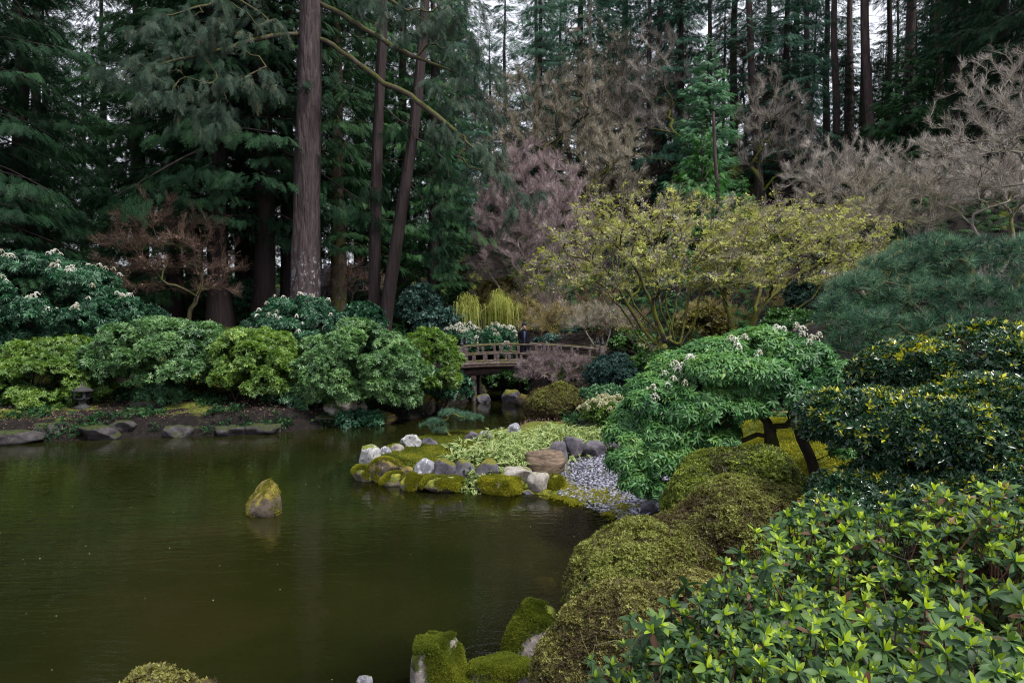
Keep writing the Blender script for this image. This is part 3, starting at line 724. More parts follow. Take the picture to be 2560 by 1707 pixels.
def rock(label, box, zb, mat, seed, cat='rock', name='rock', depth=None, rot=0, tuft=0, group=None, sink=.12, tw=.012, **kw):
    """box = px0, py_top, px1, py_base"""
    x0, y0, x1, y1 = box
    g = G((x0 + x1) / 2, y1, zb); d = g[1]
    w = (x1 - x0) / F * d * 1.12; h = (y1 - y0) / F * d
    dep = depth or w * .8
    me = rock_mesh(name, (w, dep, h + sink), seed, **kw)
    o = link(name, me, loc=(g[0], d + dep * .4, zb - sink), mat=R_[mat], label=label, category=cat)
    if rot: o.rotation_euler = (0, 0, rot)
    if group: o['group'] = group
    if tuft:
        rng = np.random.default_rng(seed); V = np.zeros(len(me.vertices) * 3, np.float32); me.vertices.foreach_get('co', V); V = V.reshape(-1, 3)
        N = np.zeros(len(V) * 3, np.float32); me.vertex_normals.foreach_get('vector', N); N = N.reshape(-1, 3)
        F3 = np.zeros(len(me.polygons) * 3, np.int32); me.polygons.foreach_get('vertices', F3); F3 = F3.reshape(-1, 3)
        k = rng.integers(0, len(F3), tuft * 3); b = rng.dirichlet((1, 1, 1), len(k))
        P = np.einsum('ij,ijk->ik', b, V[F3[k]]); NN = N[F3[k]].mean(1)
        nz = np.array([mnoise.noise(Vector(p) * 3.0 + Vector((seed, 0, 0))) for p in P])
        ok = (NN[:, 2] * .5 + nz > .12); P, NN = P[ok][:tuft], NN[ok][:tuft]
        if len(P):
            P, NN, nq = P[::7], NN[::7], nz[ok][:tuft][::7]
            spread('moss', o, M['moss_near' if mat == 'mossy_near' else 'moss_tuft'], MT, P.astype(float), perp(NN, rng), NN.astype(float) + rng.normal(0, .1, NN.shape), tw * rng.uniform(.8, 1.4, len(P)), rng, rnd=np.clip(.5 + nq * .7, 0, 1), kind='stuff')
    return o
# ================================================================ conifers
LM = {}
LM['cedar_dark'] = leaf_mat('cedar_dark', [(.005, .017, .009), (.012, .040, .018), (.032, .085, .033)], rough=.6, trans=.2, spec=.12)
LM['cedar_mid'] = leaf_mat('cedar_mid', [(.009, .031, .013), (.025, .075, .027), (.065, .155, .05)], rough=.55, trans=.25, spec=.14)
LM['cedar_light'] = leaf_mat('cedar_light', [(.04, .11, .06), (.10, .24, .12), (.2, .38, .18)], rough=.5, trans=.3, spec=.3)
LM['cedar_bright'] = leaf_mat('cedar_bright', [(.015, .07, .015), (.04, .15, .025), (.09, .25, .04)], rough=.5, trans=.3, spec=.3)
LM['fir_blue'] = leaf_mat('fir_blue', [(.016, .05, .035), (.036, .10, .066), (.075, .17, .11)], rough=.6, trans=.22, spec=.12)
LM['fir_pale'] = leaf_mat('fir_pale', [(.035, .09, .06), (.075, .16, .105), (.14, .25, .16)], rough=.6, trans=.25, spec=.12)
LM['fir_grey'] = leaf_mat('fir_grey', [(.018, .036, .027), (.045, .078, .056), (.09, .12, .08), (.13, .11, .07)], pos=[0, .45, .85, 1], rough=.6, trans=.2, spec=.1)

# branch sprays: one whole bough of foliage per template, in three lengths
def bough(L, fr, seed, fs, droop, hang, dens, upturn, latw=.28):
    rng = np.random.default_rng(seed); k = int(dens * (5 + L * 10)); t = rng.uniform(.1, 1, k) ** .8; side = np.where(rng.random(k) < .5, -1, 1)
    def bp(t): return np.stack([L * t, 0 * t, L * (.18 * t - droop * t ** 1.6 + upturn * t ** 4)], -1)
    lat = rng.random(k) * (latw * L * np.sin(np.clip(t, 0, 1) * 2.6) + .12)
    cen = bp(t) + np.stack([lat * .5, side * lat, -lat * .35 - rng.random(k) * .12], -1)
    x = np.stack([.55 + t * .5, side * rng.uniform(.2, 1.0, k), -hang * rng.uniform(.3, 1.5, k)], -1); z = np.array([0, 0, 1.0]) + rng.normal(0, .25, (k, 3)); q = rng.integers(0, len(fr), k)
    parts = []
    for a in range(len(fr)):
        m = q == a
        if m.any():
            v, f, r = scatter(fr[a][0], fr[a][1], cen[m], x[m], z[m], rng.uniform(*fs, m.sum()), None, rnd=np.full(int(m.sum()), .5), jit=0)
            r = r - .5 + np.repeat(rng.normal(0, .10, m.sum()) + .25 * (t[m] - .5), len(fr[a][1])); parts.append((v, f, r))
    return merge(parts)
LCLS = (1.2, 2.6, 4.6)
F_CED = [frond2(7, 2, .017, 46, .40, .30, s) for s in (1, 2, 3)]
F_SPI = [frond2(6, 2, .022, 42, .40, .40, s, hang=.35) for s in (4, 5)]
F_FIR = [frond2(8, 2, .016, 52, .36, .14, s, sub=.35, hang=.14) for s in (6, 7, 8)]
F_HNG = [frond2(7, 2, .010, 30, .42, .12, s, sub=.4, hang=.12) for s in (9, 10, 11)]
STY = {}
def style(key, fr, fs, droop, hang, dens, upturn):
    STY[key] = ([bough(L, fr, 10 * i + v + len(STY) * 77, fs, droop, hang, dens, upturn) for i, L in enumerate(LCLS) for v in (0, 1)], droop, upturn)
style('cedar', F_CED, (.34, .66), .42, .8, 1.9, .12)
style('spire', F_SPI, (.3, .52), .26, .4, 2.2, .22)
style('fir', F_FIR, (.38, .7), .22, .4, 1.8, .08)

def conifer_parts(seed, Ht, cs, Rb, nb, r0, sty='cedar', lean=0.0, stubs=10, topw=.12, skip=.0, low=.55):
    rng = np.random.default_rng(seed); tm_, droop, upturn = STY[sty]
    n = 16; P = [np.array([lean * (k / n) ** 1.3 * Ht + .06 * math.sin(k * 1.3 + seed), .05 * math.sin(k * .9 + seed), Ht * k / n]) for k in range(n + 1)]
    sk = Skel(P[0]); ids = [0]
    for p in P[1:]: ids.append(sk.add(p, ids[-1]))
    rr = [r0 * (1 - .93 * (k / n) ** 1.1) for k in range(n + 1)]
    def tp(z):
        u = min(.999, z / Ht) * n; i = int(u); return P[i] + (P[i + 1] - P[i]) * (u - i), r0 * (1 - .93 * (z / Ht) ** 1.1)
    A = [[], [], [], [], [], []]
    for i in range(nb):
        f = (i + .5) / nb; z = cs + (Ht - cs) * f
        if rng.random() < skip: continue
        az = i * 2.399963 + rng.normal(0, .3); L = Rb * ((1 - f) ** .75 * (1 - topw) + topw) * rng.choice([rng.uniform(.45, .8), rng.uniform(.8, 1.2)])
        if f < .12: L *= rng.uniform(low, .95)
        c, tr = tp(z); d = np.array([math.cos(az), math.sin(az), rng.normal(0, .22)]); cl = int(np.argmin([abs(math.log(L / q)) for q in LCLS]))
        j = sk.add(c, int(min(n, max(0, round(z / Ht * n))))); rr.append(min(tr * .5, .012 + L * .009)); m = max(3, int(L / .9))
        for q in range(1, m + 1):
            t = q / m * .92; j = sk.add(c + d * L * t + np.array([0, 0, L * (.18 * t - droop * t ** 1.6 + upturn * t ** 4)]), j); rr.append(max(.004, (.012 + L * .009) * (1 - q / (m + .3))))
        A[0].append(c); A[1].append(d); A[2].append([0, 0, 1.0]); A[3].append(L / LCLS[cl]); A[4].append(np.clip(rng.normal(.45, .12), .05, .95)); A[5].append(cl * 2 + rng.integers(0, 2))
    for i in range(stubs):                                          # dead snags under the crown
        z = rng.uniform(cs * .35, cs); az = rng.uniform(0, 6.3); c, tr = tp(z); L = rng.uniform(.4, 2.2)
        j = sk.add(c, int(round(z / Ht * n))); rr.append(.025); e = c + np.array([math.cos(az) * L, math.sin(az) * L, -L * .15]); j = sk.add((c + e) / 2, j); rr.append(.016); sk.add(e, j); rr.append(.006)
    sk.r = np.array(rr)
    return sk.tubes(6, flare=.45), spread_mesh('crown', *[np.array(a, float) for a in A[:5]], np.array(A[5]))

PROTO, PH = {}, {}
def proto(key, *a, **kw):
    PH[key] = a[1]; (tv, tf), cm = conifer_parts(*a, **kw)
    PROTO[key] = (make_mesh('trunk', tv, tf, smooth=True, mats=[M['bark_cedar']]), cm, kw.get('sty', 'cedar'))
#            seed  H  cs  R  nb  r0
proto('skirt', 1, 26, 2.2, 4.6, 150, .42)
proto('bank', 2, 32, 4.6, 5.8, 150, .48)
proto('spire', 3, 20, .8, 3.6, 190, .24, sty='spire', topw=.05, stubs=0)
proto('high', 4, 36, 12, 4.8, 110, .42, sty='fir', stubs=16)
proto('thin', 5, 34, 18, 3.4, 70, .30, sty='fir', stubs=22)
proto('young', 6, 9, .4, 2.6, 110, .16, sty='spire', topw=.05, stubs=0)
proto('full', 7, 30, 1.5, 5.0, 160, .40, sty='fir', skip=.1)
proto('ragged', 8, 30, 3.0, 5.6, 130, .40, sty='fir', skip=.2)
proto('dense', 9, 28, 1.5, 4.4, 170, .40, sty='cedar', skip=.1)

def conifer(key, px, d, name, label, cat='tree', leaf='cedar_dark', bark='bark_cedar', s=1.0, rot=None, group=None, tilt=0.0, sz=None, top=None, wide=1.0):
    p = W(px, 800, d); zz = H(p[0], p[1])
    if top is not None:
        s = (W(px, top, d)[2] - zz) / PH[key]; sz = s * (sz or 1); s = s * wide
    o = thing(name, label, cat, (p[0], p[1], zz - .15), rot if rot is not None else (px * 1.37 + d) % 6.28, (s, s, s if sz is None else sz), group)
    if tilt: o.rotation_euler = (0, math.radians(tilt), 0)
    tm, fm, sty = PROTO[key]
    link('trunk', tm, parent=o, mat=M[bark])
    spread('crown', o, LM[leaf], STY[sty][0], None, None, None, None, None, me=fm, kind="stuff")
    return o

BANK = 'tall cedars standing on the far left bank'
HILL = 'tall firs of the wooded slope'
# --- left bank, front row: trunks seen between the shrubs
conifer('bank', 548, 30.5, 'cedar_tree', 'dark cedar with flared trunk standing behind the reddish layered maple', leaf='cedar_dark', s=.98, rot=.4, group=BANK)
conifer('bank', 662, 31.5, 'cedar_tree', 'dark cedar whose wide trunk stands just left of the big fir trunk', leaf='cedar_dark', s=1.05, rot=2.1, group=BANK)
conifer('high', 722, 33, 'cedar_tree', 'tall straight dark trunk half hidden behind the big fir trunk', leaf='cedar_dark', s=.95, rot=1.0, group=BANK)
conifer('bank', 845, 34, 'cedar_tree', 'brown-trunked cedar right of the big fir with blossom behind it', leaf='cedar_mid', bark='bark_mossy2', s=.9, rot=3.0, group=BANK)
conifer('bank', 608, 36, 'cedar_tree', 'slender cedar trunk deep in shade between two wider trunks', leaf='cedar_dark', s=.95, rot=5.0, group=BANK)
conifer('skirt', 1085, 36, 'cedar_tree', 'drooping green cedar between the leaning trunk and the pink-twigged tree', leaf='cedar_mid', s=.85, rot=.7, group=BANK)
conifer('skirt', 1010, 40, 'cedar_tree', 'dense dark cedar behind the leaning trunk', leaf='cedar_dark', s=1.0, rot=1.7, group=BANK)
# --- far left mass
for i, (px, d, k, lf, s, lab) in enumerate([
    (-60, 25, 'skirt', 'cedar_dark', 1.05, 'dark cedar filling the left edge above the white-flowered shrub'),
    (60, 29, 'skirt', 'cedar_dark', .98, 'dark cedar whose drooping sprays end left of the sky gap'),
    (352, 37, 'skirt', 'cedar_mid', 1.1, 'lighter green cedar just right of the sky gap'),
    (440, 33, 'skirt', 'cedar_mid', 1.0, 'cedar with green sprays behind the reddish layered maple'),
    (-250, 30, 'bank', 'cedar_dark', 1.0, 'dark cedar mostly cut off by the left edge, boughs reaching in'),
    (100, 41, 'dense', 'cedar_dark', .98, 'dark cedar standing behind the leftmost cedars, narrowing the sky gap'),
    (265, 52, 'bank', 'cedar_dark', .9, 'dark cedar tall behind the lighter green cedar'),
    (120, 55, 'full', 'cedar_mid', .95, 'bluish-green fir filling the lower part of the sky gap'),
    (215, 47, 'dense', 'cedar_mid', .66, 'distant cedar low in the sky gap at the left'),
    (-30, 45, 'bank', 'cedar_dark', 1.0, 'dark cedar in the gap behind the two leftmost cedars'),
    (490, 48, 'bank', 'cedar_mid', 1.0, 'tall cedar seen behind the layered maple'),
    (640, 50, 'skirt', 'cedar_dark', 1.1, 'tall cedar seen behind the shaded trunks'),
    (790, 46, 'skirt', 'cedar_mid', 1.0, 'green cedar seen right behind the big fir trunk'),
    (900, 45, 'bank', 'cedar_dark', 1.0, 'dark cedar above the blossom tree'),
    (960, 57, 'skirt', 'fir_blue', 1.2, 'bluish fir seen between the thin trunk and leaning trunk'),
    (1130, 52, 'skirt', 'fir_blue', .85, 'bluish fir left of the pink-twigged tree'),
    (560, 62, 'high', 'cedar_dark', 1.1, 'far tree deep behind the flared cedar trunk'),
    (480, 60, 'high', 'cedar_dark', 1.1, 'far tree high behind the hanging grey-green boughs'),
]):
    conifer(k, px, d, 'cedar_tree', lab, leaf=lf, s=s, group=BANK)

# --- the big fir with its limbs
def limb_tree(name, label, path, r0, r1, bark, limbs, leaf, seed, cat='tree', parts=(), fr=None, fsz=(.35, .7), flare=.35, group=None):
    """path / limbs: lists of (px, py, depth); first limb point lies on the trunk"""
    rng = np.random.default_rng(seed)
    P = [W(*p) for p in path]; g = P[0].copy(); base = np.array([g[0], g[1], H(g[0], g[1]) - .2])
    o = thing(name, label, cat, tuple(base), group=group)
    if P[0][2] > base[2]: P = [base] + P
    P = [p - base for p in P]
    # densify
    Q = []
    for a, b in zip(P[:-1], P[1:]):
        m = max(1, int(np.linalg.norm(b - a) / .5)); Q += [a + (b - a) * k / m for k in range(m)]
    Q.append(P[-1]); sk = Skel(Q[0]); j = 0
    for q in Q[1:]: j = sk.add(q, j)
    Lz = np.array(sk.dist); sk.r = r0 + (r1 - r0) * (Lz / Lz[-1])
    Vn, Fn = sk.tubes(28, flare=flare)
    # furrowed bark relief
    cx = np.interp(Vn[:, 2], [q[2] for q in Q], [q[0] for q in Q]); cy = np.interp(Vn[:, 2], [q[2] for q in Q], [q[1] for q in Q])
    dv = np.stack([Vn[:, 0] - cx, Vn[:, 1] - cy], -1); a = np.arctan2(dv[:, 1], dv[:, 0])
    ff = np.array([mnoise.noise(Vector((math.cos(t) * 3.2, math.sin(t) * 3.2, z * .35 + seed))) for t, z in zip(a, Vn[:, 2])])
    Vn[:, :2] += dv * (ff * .22)[:, None]
    link('trunk', make_mesh('trunk', Vn, Fn, smooth=True), parent=o, mat=M[bark])
    allp, allx = [], []
    for li, (pts, ra, moss_, tips_, wid) in enumerate(limbs):
        pts = [W(*p) - base for p in pts]; L = Skel(pts[0], unit(pts[1] - pts[0])); j = 0
        for a_, b_ in zip(pts[:-1], pts[1:]):
            m = max(2, int(np.linalg.norm(b_ - a_) / .35))
            for k in range(1, m + 1): j = L.add(a_ + (b_ - a_) * k / m + rng.normal(0, .025, 3), j)
        nmain = len(L.P)
        T = [W(*t[:3]) - base + rng.normal(0, wid, 3) * np.array([1, .8, .6]) for t in tips_ for _ in range(t[3])]
        if T: L.grow(T, rng, step=.3, wig=.14, w_path=.1, tang=.2, sag=-.12)
        L.radii(.006, 2.2, rmax=ra)
        lv, lf = L.tubes(6)
        link('branch', make_mesh('branch', lv, lf, smooth=True), parent=o, mat=M[moss_])
        if T:
            Pn = np.array(L.P); Dn = np.array(L.D); kids = np.bincount(np.array(L.par[1:]), minlength=len(Pn))
            sel = np.where((L.r < .012) & (np.arange(len(Pn)) > nmain * .4))[0]
            rep = rng.integers(5, 9, len(sel)); s2 = np.repeat(sel, rep)
            allp.append(Pn[s2] + rng.normal(0, .07, (len(s2), 3))); allx.append(Dn[s2] * .5 + rng.normal(0, .35, (len(s2), 3)) + np.array([0, 0, -.9]))
    if allp:
        p = np.concatenate(allp); x = np.concatenate(allx); n = len(p)
        spread('crown', o, LM[leaf], fr or F_HNG, p, x, rng.normal(0, .6, (n, 3)) + np.array([.3, -.8, .4]), rng.uniform(*fsz, n), rng, rnd=np.clip(rng.normal(.45, .2, n), 0, 1), kind="stuff")
    return o
D1 = 28.0
limb_tree('fir_tree', 'largest fir, straight pinkish-brown trunk with a bleached patch low down, rising behind the shrubs',
    [(762, 770, D1), (766, 600, D1), (770, 400, D1), (774, 200, D1), (777, 0, D1), (780, -300, D1), (783, -700, D1)], .56, .30, 'bark_fir_big', [
    ([(756, 86, D1), (700, 88, D1 - .6), (620, 104, D1 - 1.5), (540, 128, D1 - 2.4), (450, 150, D1 - 3.2), (360, 175, D1 - 4)], .10, 'bark_mossy2',
     [(300, 180, D1 - 4, 12), (380, 160, D1 - 4, 12), (460, 190, D1 - 3.5, 12), (560, 200, D1 - 3, 11), (640, 230, D1 - 2.5, 8), (640, 180, D1 - 2.5, 5), (420, 250, D1 - 4, 11), (520, 260, D1 - 3, 10), (540, 320, D1 - 3, 7), (440, 110, D1 - 3, 6), (560, 70, D1 - 3, 6), (600, 50, D1 - 2, 5), (345, 240, D1 - 4, 6)], .45),
    ([(795, 98, D1), (850, 125, D1 - .5), (910, 170, D1 - 1.2), (960, 208, D1 - 1.8), (1030, 240, D1 - 2.4), (1090, 290, D1 - 3), (1150, 340, D1 - 3.4), (1200, 390, D1 - 3.6)], .10, 'bark_mossy2',
     [(1150, 330, D1 - 3.4, 9), (1200, 370, D1 - 3.5, 10), (1240, 400, D1 - 3.6, 9), (1270, 440, D1 - 3.6, 8), (1110, 330, D1 - 3.2, 6), (1190, 420, D1 - 3.4, 8), (1300, 480, D1 - 3.6, 5), (1280, 520, D1 - 3.6, 4)], .4),
    ([(797, 8, D1), (860, 40, D1 - .4), (950, 95, D1 - 1), (1010, 130, D1 - 1.5), (1080, 160, D1 - 2), (1180, 200, D1 - 2.5)], .10, 'bark_mossy2',
     [(1060, 90, D1 - 2, 8), (1100, 60, D1 - 2, 9), (1160, 110, D1 - 2.5, 9), (1180, 170, D1 - 2.5, 8), (1210, 210, D1 - 2.6, 7), (1130, 240, D1 - 2.4, 7), (1210, 80, D1 - 2.5, 7), (1190, 280, D1 - 2.5, 6)], .45),
    ([(755, -90, D1), (650, -60, D1 - 1), (520, 10, D1 - 2), (430, 40, D1 - 3)], .09, 'bark_mossy2',
     [(450, 30, D1 - 3, 8), (560, 20, D1 - 2.5, 8), (650, 40, D1 - 2, 8), (380, 60, D1 - 3, 8), (500, 80, D1 - 3, 8)], .5),
    ([(797, -120, D1), (900, -60, D1 - 1), (1000, 20, D1 - 2), (1080, 60, D1 - 2.4)], .09, 'bark_mossy2',
     [(900, -10, D1 - 1, 8), (990, 20, D1 - 2, 8), (1080, 20, D1 - 2, 9), (1150, 30, D1 - 2.4, 8)], .5),
    ], 'fir_grey', 31)
limb_tree('fir_tree', 'slender straight dark trunk rising beside the leaning trunk',
    [(935, 812, 29), (938, 600, 29), (944, 350, 29), (955, 120, 29), (962, -200, 29), (966, -600, 29)], .25, .14, 'bark_cedar', [
    ([(943, 380, 29), (930, 440, 28.8), (920, 520, 28.6)], .03, 'bark_cedar', [(925, 480, 28.6, 5), (915, 540, 28.6, 5)], .25),
    ([(950, 260, 29), (1000, 300, 28.6), (1050, 330, 28.4)], .03, 'bark_cedar', [(1010, 330, 28.6, 6), (1060, 360, 28.4, 6)], .35)], 'cedar_dark', 32, flare=.15)
limb_tree('fir_tree', 'dark trunk leaning to one side behind the round shrubs near the bridge',
    [(962, 815, 28.5), (978, 700, 28.5), (1005, 520, 28.6), (1030, 360, 28.7), (1045, 230, 28.8), (1060, 60, 29), (1075, -300, 29)], .27, .15, 'bark_cedar', [
    ([(1030, 340, 28.7), (1080, 370, 28.2), (1130, 420, 28), (1150, 480, 28)], .04, 'bark_cedar', [(1100, 420, 28, 8), (1140, 470, 28, 8), (1160, 530, 28, 8), (1110, 520, 28, 6), (1080, 470, 28.3, 6)], .35),
    ([(1015, 450, 28.7), (1060, 500, 28.3), (1090, 560, 28.2)], .03, 'bark_cedar', [(1080, 560, 28.2, 7), (1110, 600, 28.2, 7), (1070, 620, 28.2, 6), (1120, 660, 28.2, 5)], .3)], 'cedar_dark', 33, flare=.15)

# --- hill conifers (trunks readable on the slope)
for i, (px, d, k, lf, bk, s, tilt, lab) in enumerate([
    (1340, 74, 'high', 'fir_pale', 'bark_cedar', .95, 0, 'pale fir above the beige bare trees'),
    (1450, 62, 'bank', 'fir_pale', 'bark_cedar', .95, 0, 'pale fir rising right above the pink-twigged tree'),
    (1560, 68, 'bank', 'fir_blue', 'bark_fir', 1.0, 0, 'bluish fir above the beige bare trees'),
    (1640, 60, 'high', 'fir_blue', 'bark_fir', .9, 1, 'bluish fir left of the pale green spire'),
    (1690, 72, 'bank', 'fir_pale', 'bark_cedar', .9, 0, 'pale fir behind the pale green spire'),
    (1905, 47, 'high', 'fir_blue', 'bark_fir', .9, -4, 'purple-brown trunk leaning left on the slope'),
    (1830, 62, 'high', 'fir_blue', 'bark_cedar', .95, 0, 'bluish fir right behind the pale green spire'),
    (1985, 58, 'bank', 'fir_blue', 'bark_cedar', .8, 0, 'bluish fir left of the row of straight trunks'),
    (2022, 50, 'thin', 'fir_blue', 'bark_fir', .9, -2, 'first straight trunk of the row on the slope'),
    (2088, 50, 'thin', 'fir_blue', 'bark_fir', 1.0, -1.5, 'second straight trunk of the row on the slope'),
    (2120, 52, 'thin', 'cedar_mid', 'bark_fir', .95, -.5, 'reddish trunk in the middle of the row on the slope'),
    (2235, 82, 'high', 'cedar_dark', 'bark_cedar', 1.0, 0, 'dark fir filling the bright slits between the straight trunks'),
    (2110, 78, 'bank', 'fir_blue', 'bark_cedar', .85, 0, 'bluish fir glimpsed behind the reddish middle trunk'),
    (2280, 76, 'bank', 'cedar_dark', 'bark_cedar', .9, 0, 'dark fir behind the thick trunk over the green cedar'),
    (2170, 84, 'bank', 'cedar_dark', 'bark_cedar', .8, 0, 'dark fir standing right behind the widest leaning trunk'),
    (2150, 60, 'thin', 'cedar_dark', 'bark_cedar', 1.0, 0, 'thin dark trunk against bright sky in the row'),
    (2175, 46, 'thin', 'cedar_dark', 'bark_fir', 1.1, -2.5, 'widest leaning trunk of the row on the slope'),
    (2215, 58, 'thin', 'cedar_dark', 'bark_cedar', 1.0, 0, 'dark trunk just left of the dark green cedar'),
    (2268, 54, 'high', 'cedar_dark', 'bark_fir', 1.05, 0, 'thick trunk rising behind the dark green cedar'),
    (2345, 46, 'thin', 'cedar_dark', 'bark_mossy2', .9, -1.5, 'thin pale trunk right of the dark green cedar'),
    (2430, 44, 'high', 'cedar_dark', 'bark_cedar', .9, 0, 'dark fir above the leafless thicket'),
    (2500, 36, 'bank', 'cedar_dark', 'bark_cedar', .8, 0, 'dark fir with low boughs at the upper right corner'),
    (2600, 32, 'bank', 'cedar_dark', 'bark_cedar', .85, 0, 'dark fir at the right edge'),
    (2400, 60, 'bank', 'cedar_dark', 'bark_cedar', .9, 0, 'dark fir behind the thin pale trunk'),
    (1770, 58, 'thin', 'fir_blue', 'bark_cedar', .9, 0, 'thin trunk just behind the pale green spire'),
    (2060, 66, 'high', 'cedar_dark', 'bark_cedar', .95, 0, 'far dark tree behind the row of trunks'),
    (1935, 56, 'thin', 'cedar_dark', 'bark_mossy2', .95, -3, 'mossy thin trunk beside the leaning purple-brown one'),
    (2320, 66, 'high', 'cedar_dark', 'bark_cedar', .95, 0, 'far dark tree behind the dark green layered cedar'),
    (1400, 86, 'high', 'fir_pale', 'bark_cedar', 1.1, 0, 'far pale fir on the skyline over the beige bare trees'),
    (1520, 88, 'high', 'fir_pale', 'bark_cedar', 1.1, 0, 'far pale fir on the skyline'),
    (1290, 60, 'young', 'fir_blue', 'bark_cedar', 1.1, 0, 'small dark fir on the skyline ridge'),
    (1475, 52, 'thin', 'fir_blue', 'bark_grey', .85, 0, 'thin pale trunk right behind the pink-twigged tree'),
    (1620, 50, 'thin', 'fir_blue', 'bark_fir', .9, 0, 'straight purplish trunk behind the beige bare trees'),
]):
    conifer(k, px, d, 'fir_tree', lab, leaf=lf, bark=bk, s=s, tilt=tilt, group=HILL)
# dense wall of young firs on and behind the crest
for i, (px, d, s, lf, lab) in enumerate([(1130, 78, .8, 'fir_blue', 'bushy'), (1215, 84, .62, 'fir_pale', 'low'), (1300, 80, .6, 'fir_blue', 'short'), (1375, 78, .62, 'cedar_mid', 'rounded'), (1440, 84, .8, 'fir_blue', 'broad'), (1510, 78, .62, 'fir_blue', 'ragged'), (1590, 82, .85, 'cedar_mid', 'tall'), (1660, 76, .6, 'fir_blue', 'narrow'),
        (1725, 80, .85, 'fir_blue', 'dense'), (1800, 72, .7, 'cedar_dark', 'shaded'), (1870, 78, .85, 'fir_blue', 'drooping'), (1945, 70, .6, 'cedar_dark', 'squat'), (2010, 76, .85, 'fir_blue', 'full'), (2060, 74, .5, 'cedar_dark', 'stubby'), (2135, 70, .5, 'cedar_dark', 'small'), (2200, 74, .75, 'cedar_dark', 'dark'), (2290, 66, .75, 'cedar_dark', 'wide'), (2370, 60, .8, 'cedar_dark', 'heavy'), (2440, 56, .9, 'cedar_dark', 'black-green'), (2530, 48, .9, 'cedar_dark', 'towering'), (2640, 44, .9, 'cedar_dark', 'outermost'),
        (1990, 52, .33, 'cedar_mid', 'knee-high'), (2110, 50, .30, 'cedar_dark', 'undersized'), (1900, 56, .4, 'cedar_dark', 'half-grown'), (2200, 48, .34, 'cedar_mid', 'spreading'), (1560, 58, .42, 'cedar_dark', 'sheltered'), (1400, 60, .42, 'cedar_dark', 'ferny'), (1280, 58, .4, 'cedar_mid', 'light-tipped')]):
    col = next(c for x, c in ((1330, 'left of the beige bare trees'), (1720, 'behind the beige bare trees'), (1990, 'beside the leaning purple-brown trunk'), (2260, 'behind the row of straight trunks'), (9999, 'above the leafless thicket')) if px < x)
    conifer(('full', 'ragged', 'dense')[i % 3], px, d, 'fir_tree', lab + ' fir forming part of the dark wall of forest ' + col, leaf=lf, s=s * 1.05, sz=s * (1.0 + .18 * math.sin(i * 2.3)), tilt=2.5 * math.sin(i * 1.7), group=HILL)
conifer('ragged', 1225, 76, 'fir_tree', 'pale ragged fir standing below the sky patch at the top', leaf='fir_pale', top=70, wide=1.2, group=HILL)
conifer('high', 1262, 80, 'fir_tree', 'far bluish fir narrowing the top sky patch beside the beige bare trees', leaf='fir_blue', s=1.0, group=HILL)
conifer('bank', 1150, 66, 'fir_tree', 'tall bluish fir just behind the hanging grey-green boughs', leaf='fir_blue', s=.9, group=HILL)
conifer('full', 1165, 70, 'fir_tree', 'bluish fir at the end of the hanging grey-green boughs', leaf='fir_blue', top=110, wide=1.2, group=HILL)
for i, (px, d, k, lf, s, lab) in enumerate([(2470, 42, 'bank', 'cedar_dark', .8, 'dark fir whose low boughs hang over the thicket at the upper right'), (2380, 40, 'high', 'fir_blue', .75, 'fir with a patch of pale broken bark above the thicket'), (1700, 50, 'bank', 'fir_blue', .8, 'bluish fir whose boughs overlap the spire cedar top'), (1960, 48, 'bank', 'fir_blue', .75, 'bluish fir leaning boughs over the start of the trunk row'), (1350, 56, 'bank', 'fir_pale', .8, 'pale fir directly above the pink dome tree')]):
    conifer(k, px, d, 'fir_tree', lab, leaf=lf, s=s, group=HILL)
# special ones on the slope
conifer('spire', 1765, 44, 'cedar_tree', 'pale green narrow spire cedar rising above the mossy maple', leaf='cedar_light', top=80, wide=1.25)
conifer('young', 1752, 37, 'cypress_tree', 'bright dark-green cypress in front of the pale spire cedar', leaf='cedar_bright', bark='bark_fir', top=285, wide=.8)
conifer('young', 1848, 37, 'cypress_tree', 'low bright-green cypress beside a thin pinkish trunk', leaf='cedar_bright', bark='bark_fir', top=420, wide=1.0)
limb_tree('fir_tree', 'thin pinkish bare trunk standing before the bright green cypress', [(1797, 560, 36), (1794, 470, 36), (1788, 400, 36), (1785, 330, 36), (1783, 280, 36)], .14, .07, 'bark_fir', [
    ([(1786, 350, 36), (1765, 362, 35.8), (1745, 380, 35.6)], .03, 'bark_grey', [], .1), ([(1789, 400, 36), (1770, 430, 35.8), (1758, 450, 35.7)], .02, 'bark_grey', [], .1)], 'cedar_bright', 35, flare=.05)
conifer('young', 2262, 36, 'cedar_tree', 'dark green layered cedar in front of the straight trunks', leaf='cedar_mid', top=95, wide=1.0)
conifer('young', 1150, 38, 'cedar_tree', 'small green cedar left of the yellow willow', leaf='cedar_mid', top=640)
# no trees are placed behind the camera
# ================================================================ leafless and budding trees
TW = [twigs(9, .010, .5, s) for s in (1, 2, 3)]
TWU = [twigs(11, .008, .35, s, .3) for s in (4, 5)]
LM['twig_pink'] = leaf_mat('twig_pink', [(.16, .11, .11), (.34, .26, .27), (.56, .45, .46)], rough=.8, trans=0, spec=.1)
LM['twig_beige'] = leaf_mat('twig_beige', [(.11, .095, .07), (.27, .235, .18), (.5, .45, .36)], rough=.8, trans=0, spec=.1)
LM['twig_grey'] = leaf_mat('twig_grey', [(.13, .11, .10), (.32, .28, .25), (.6, .55, .49)], rough=.8, trans=0, spec=.1)
LM['twig_gold'] = leaf_mat('twig_gold', [(.12, .09, .035), (.28, .22, .09), (.46, .38, .18)], rough=.8, trans=0, spec=.1)
LM['twig_brown'] = leaf_mat('twig_brown', [(.06, .035, .028), (.14, .08, .06), (.24, .16, .12)], rough=.8, trans=0, spec=.1)
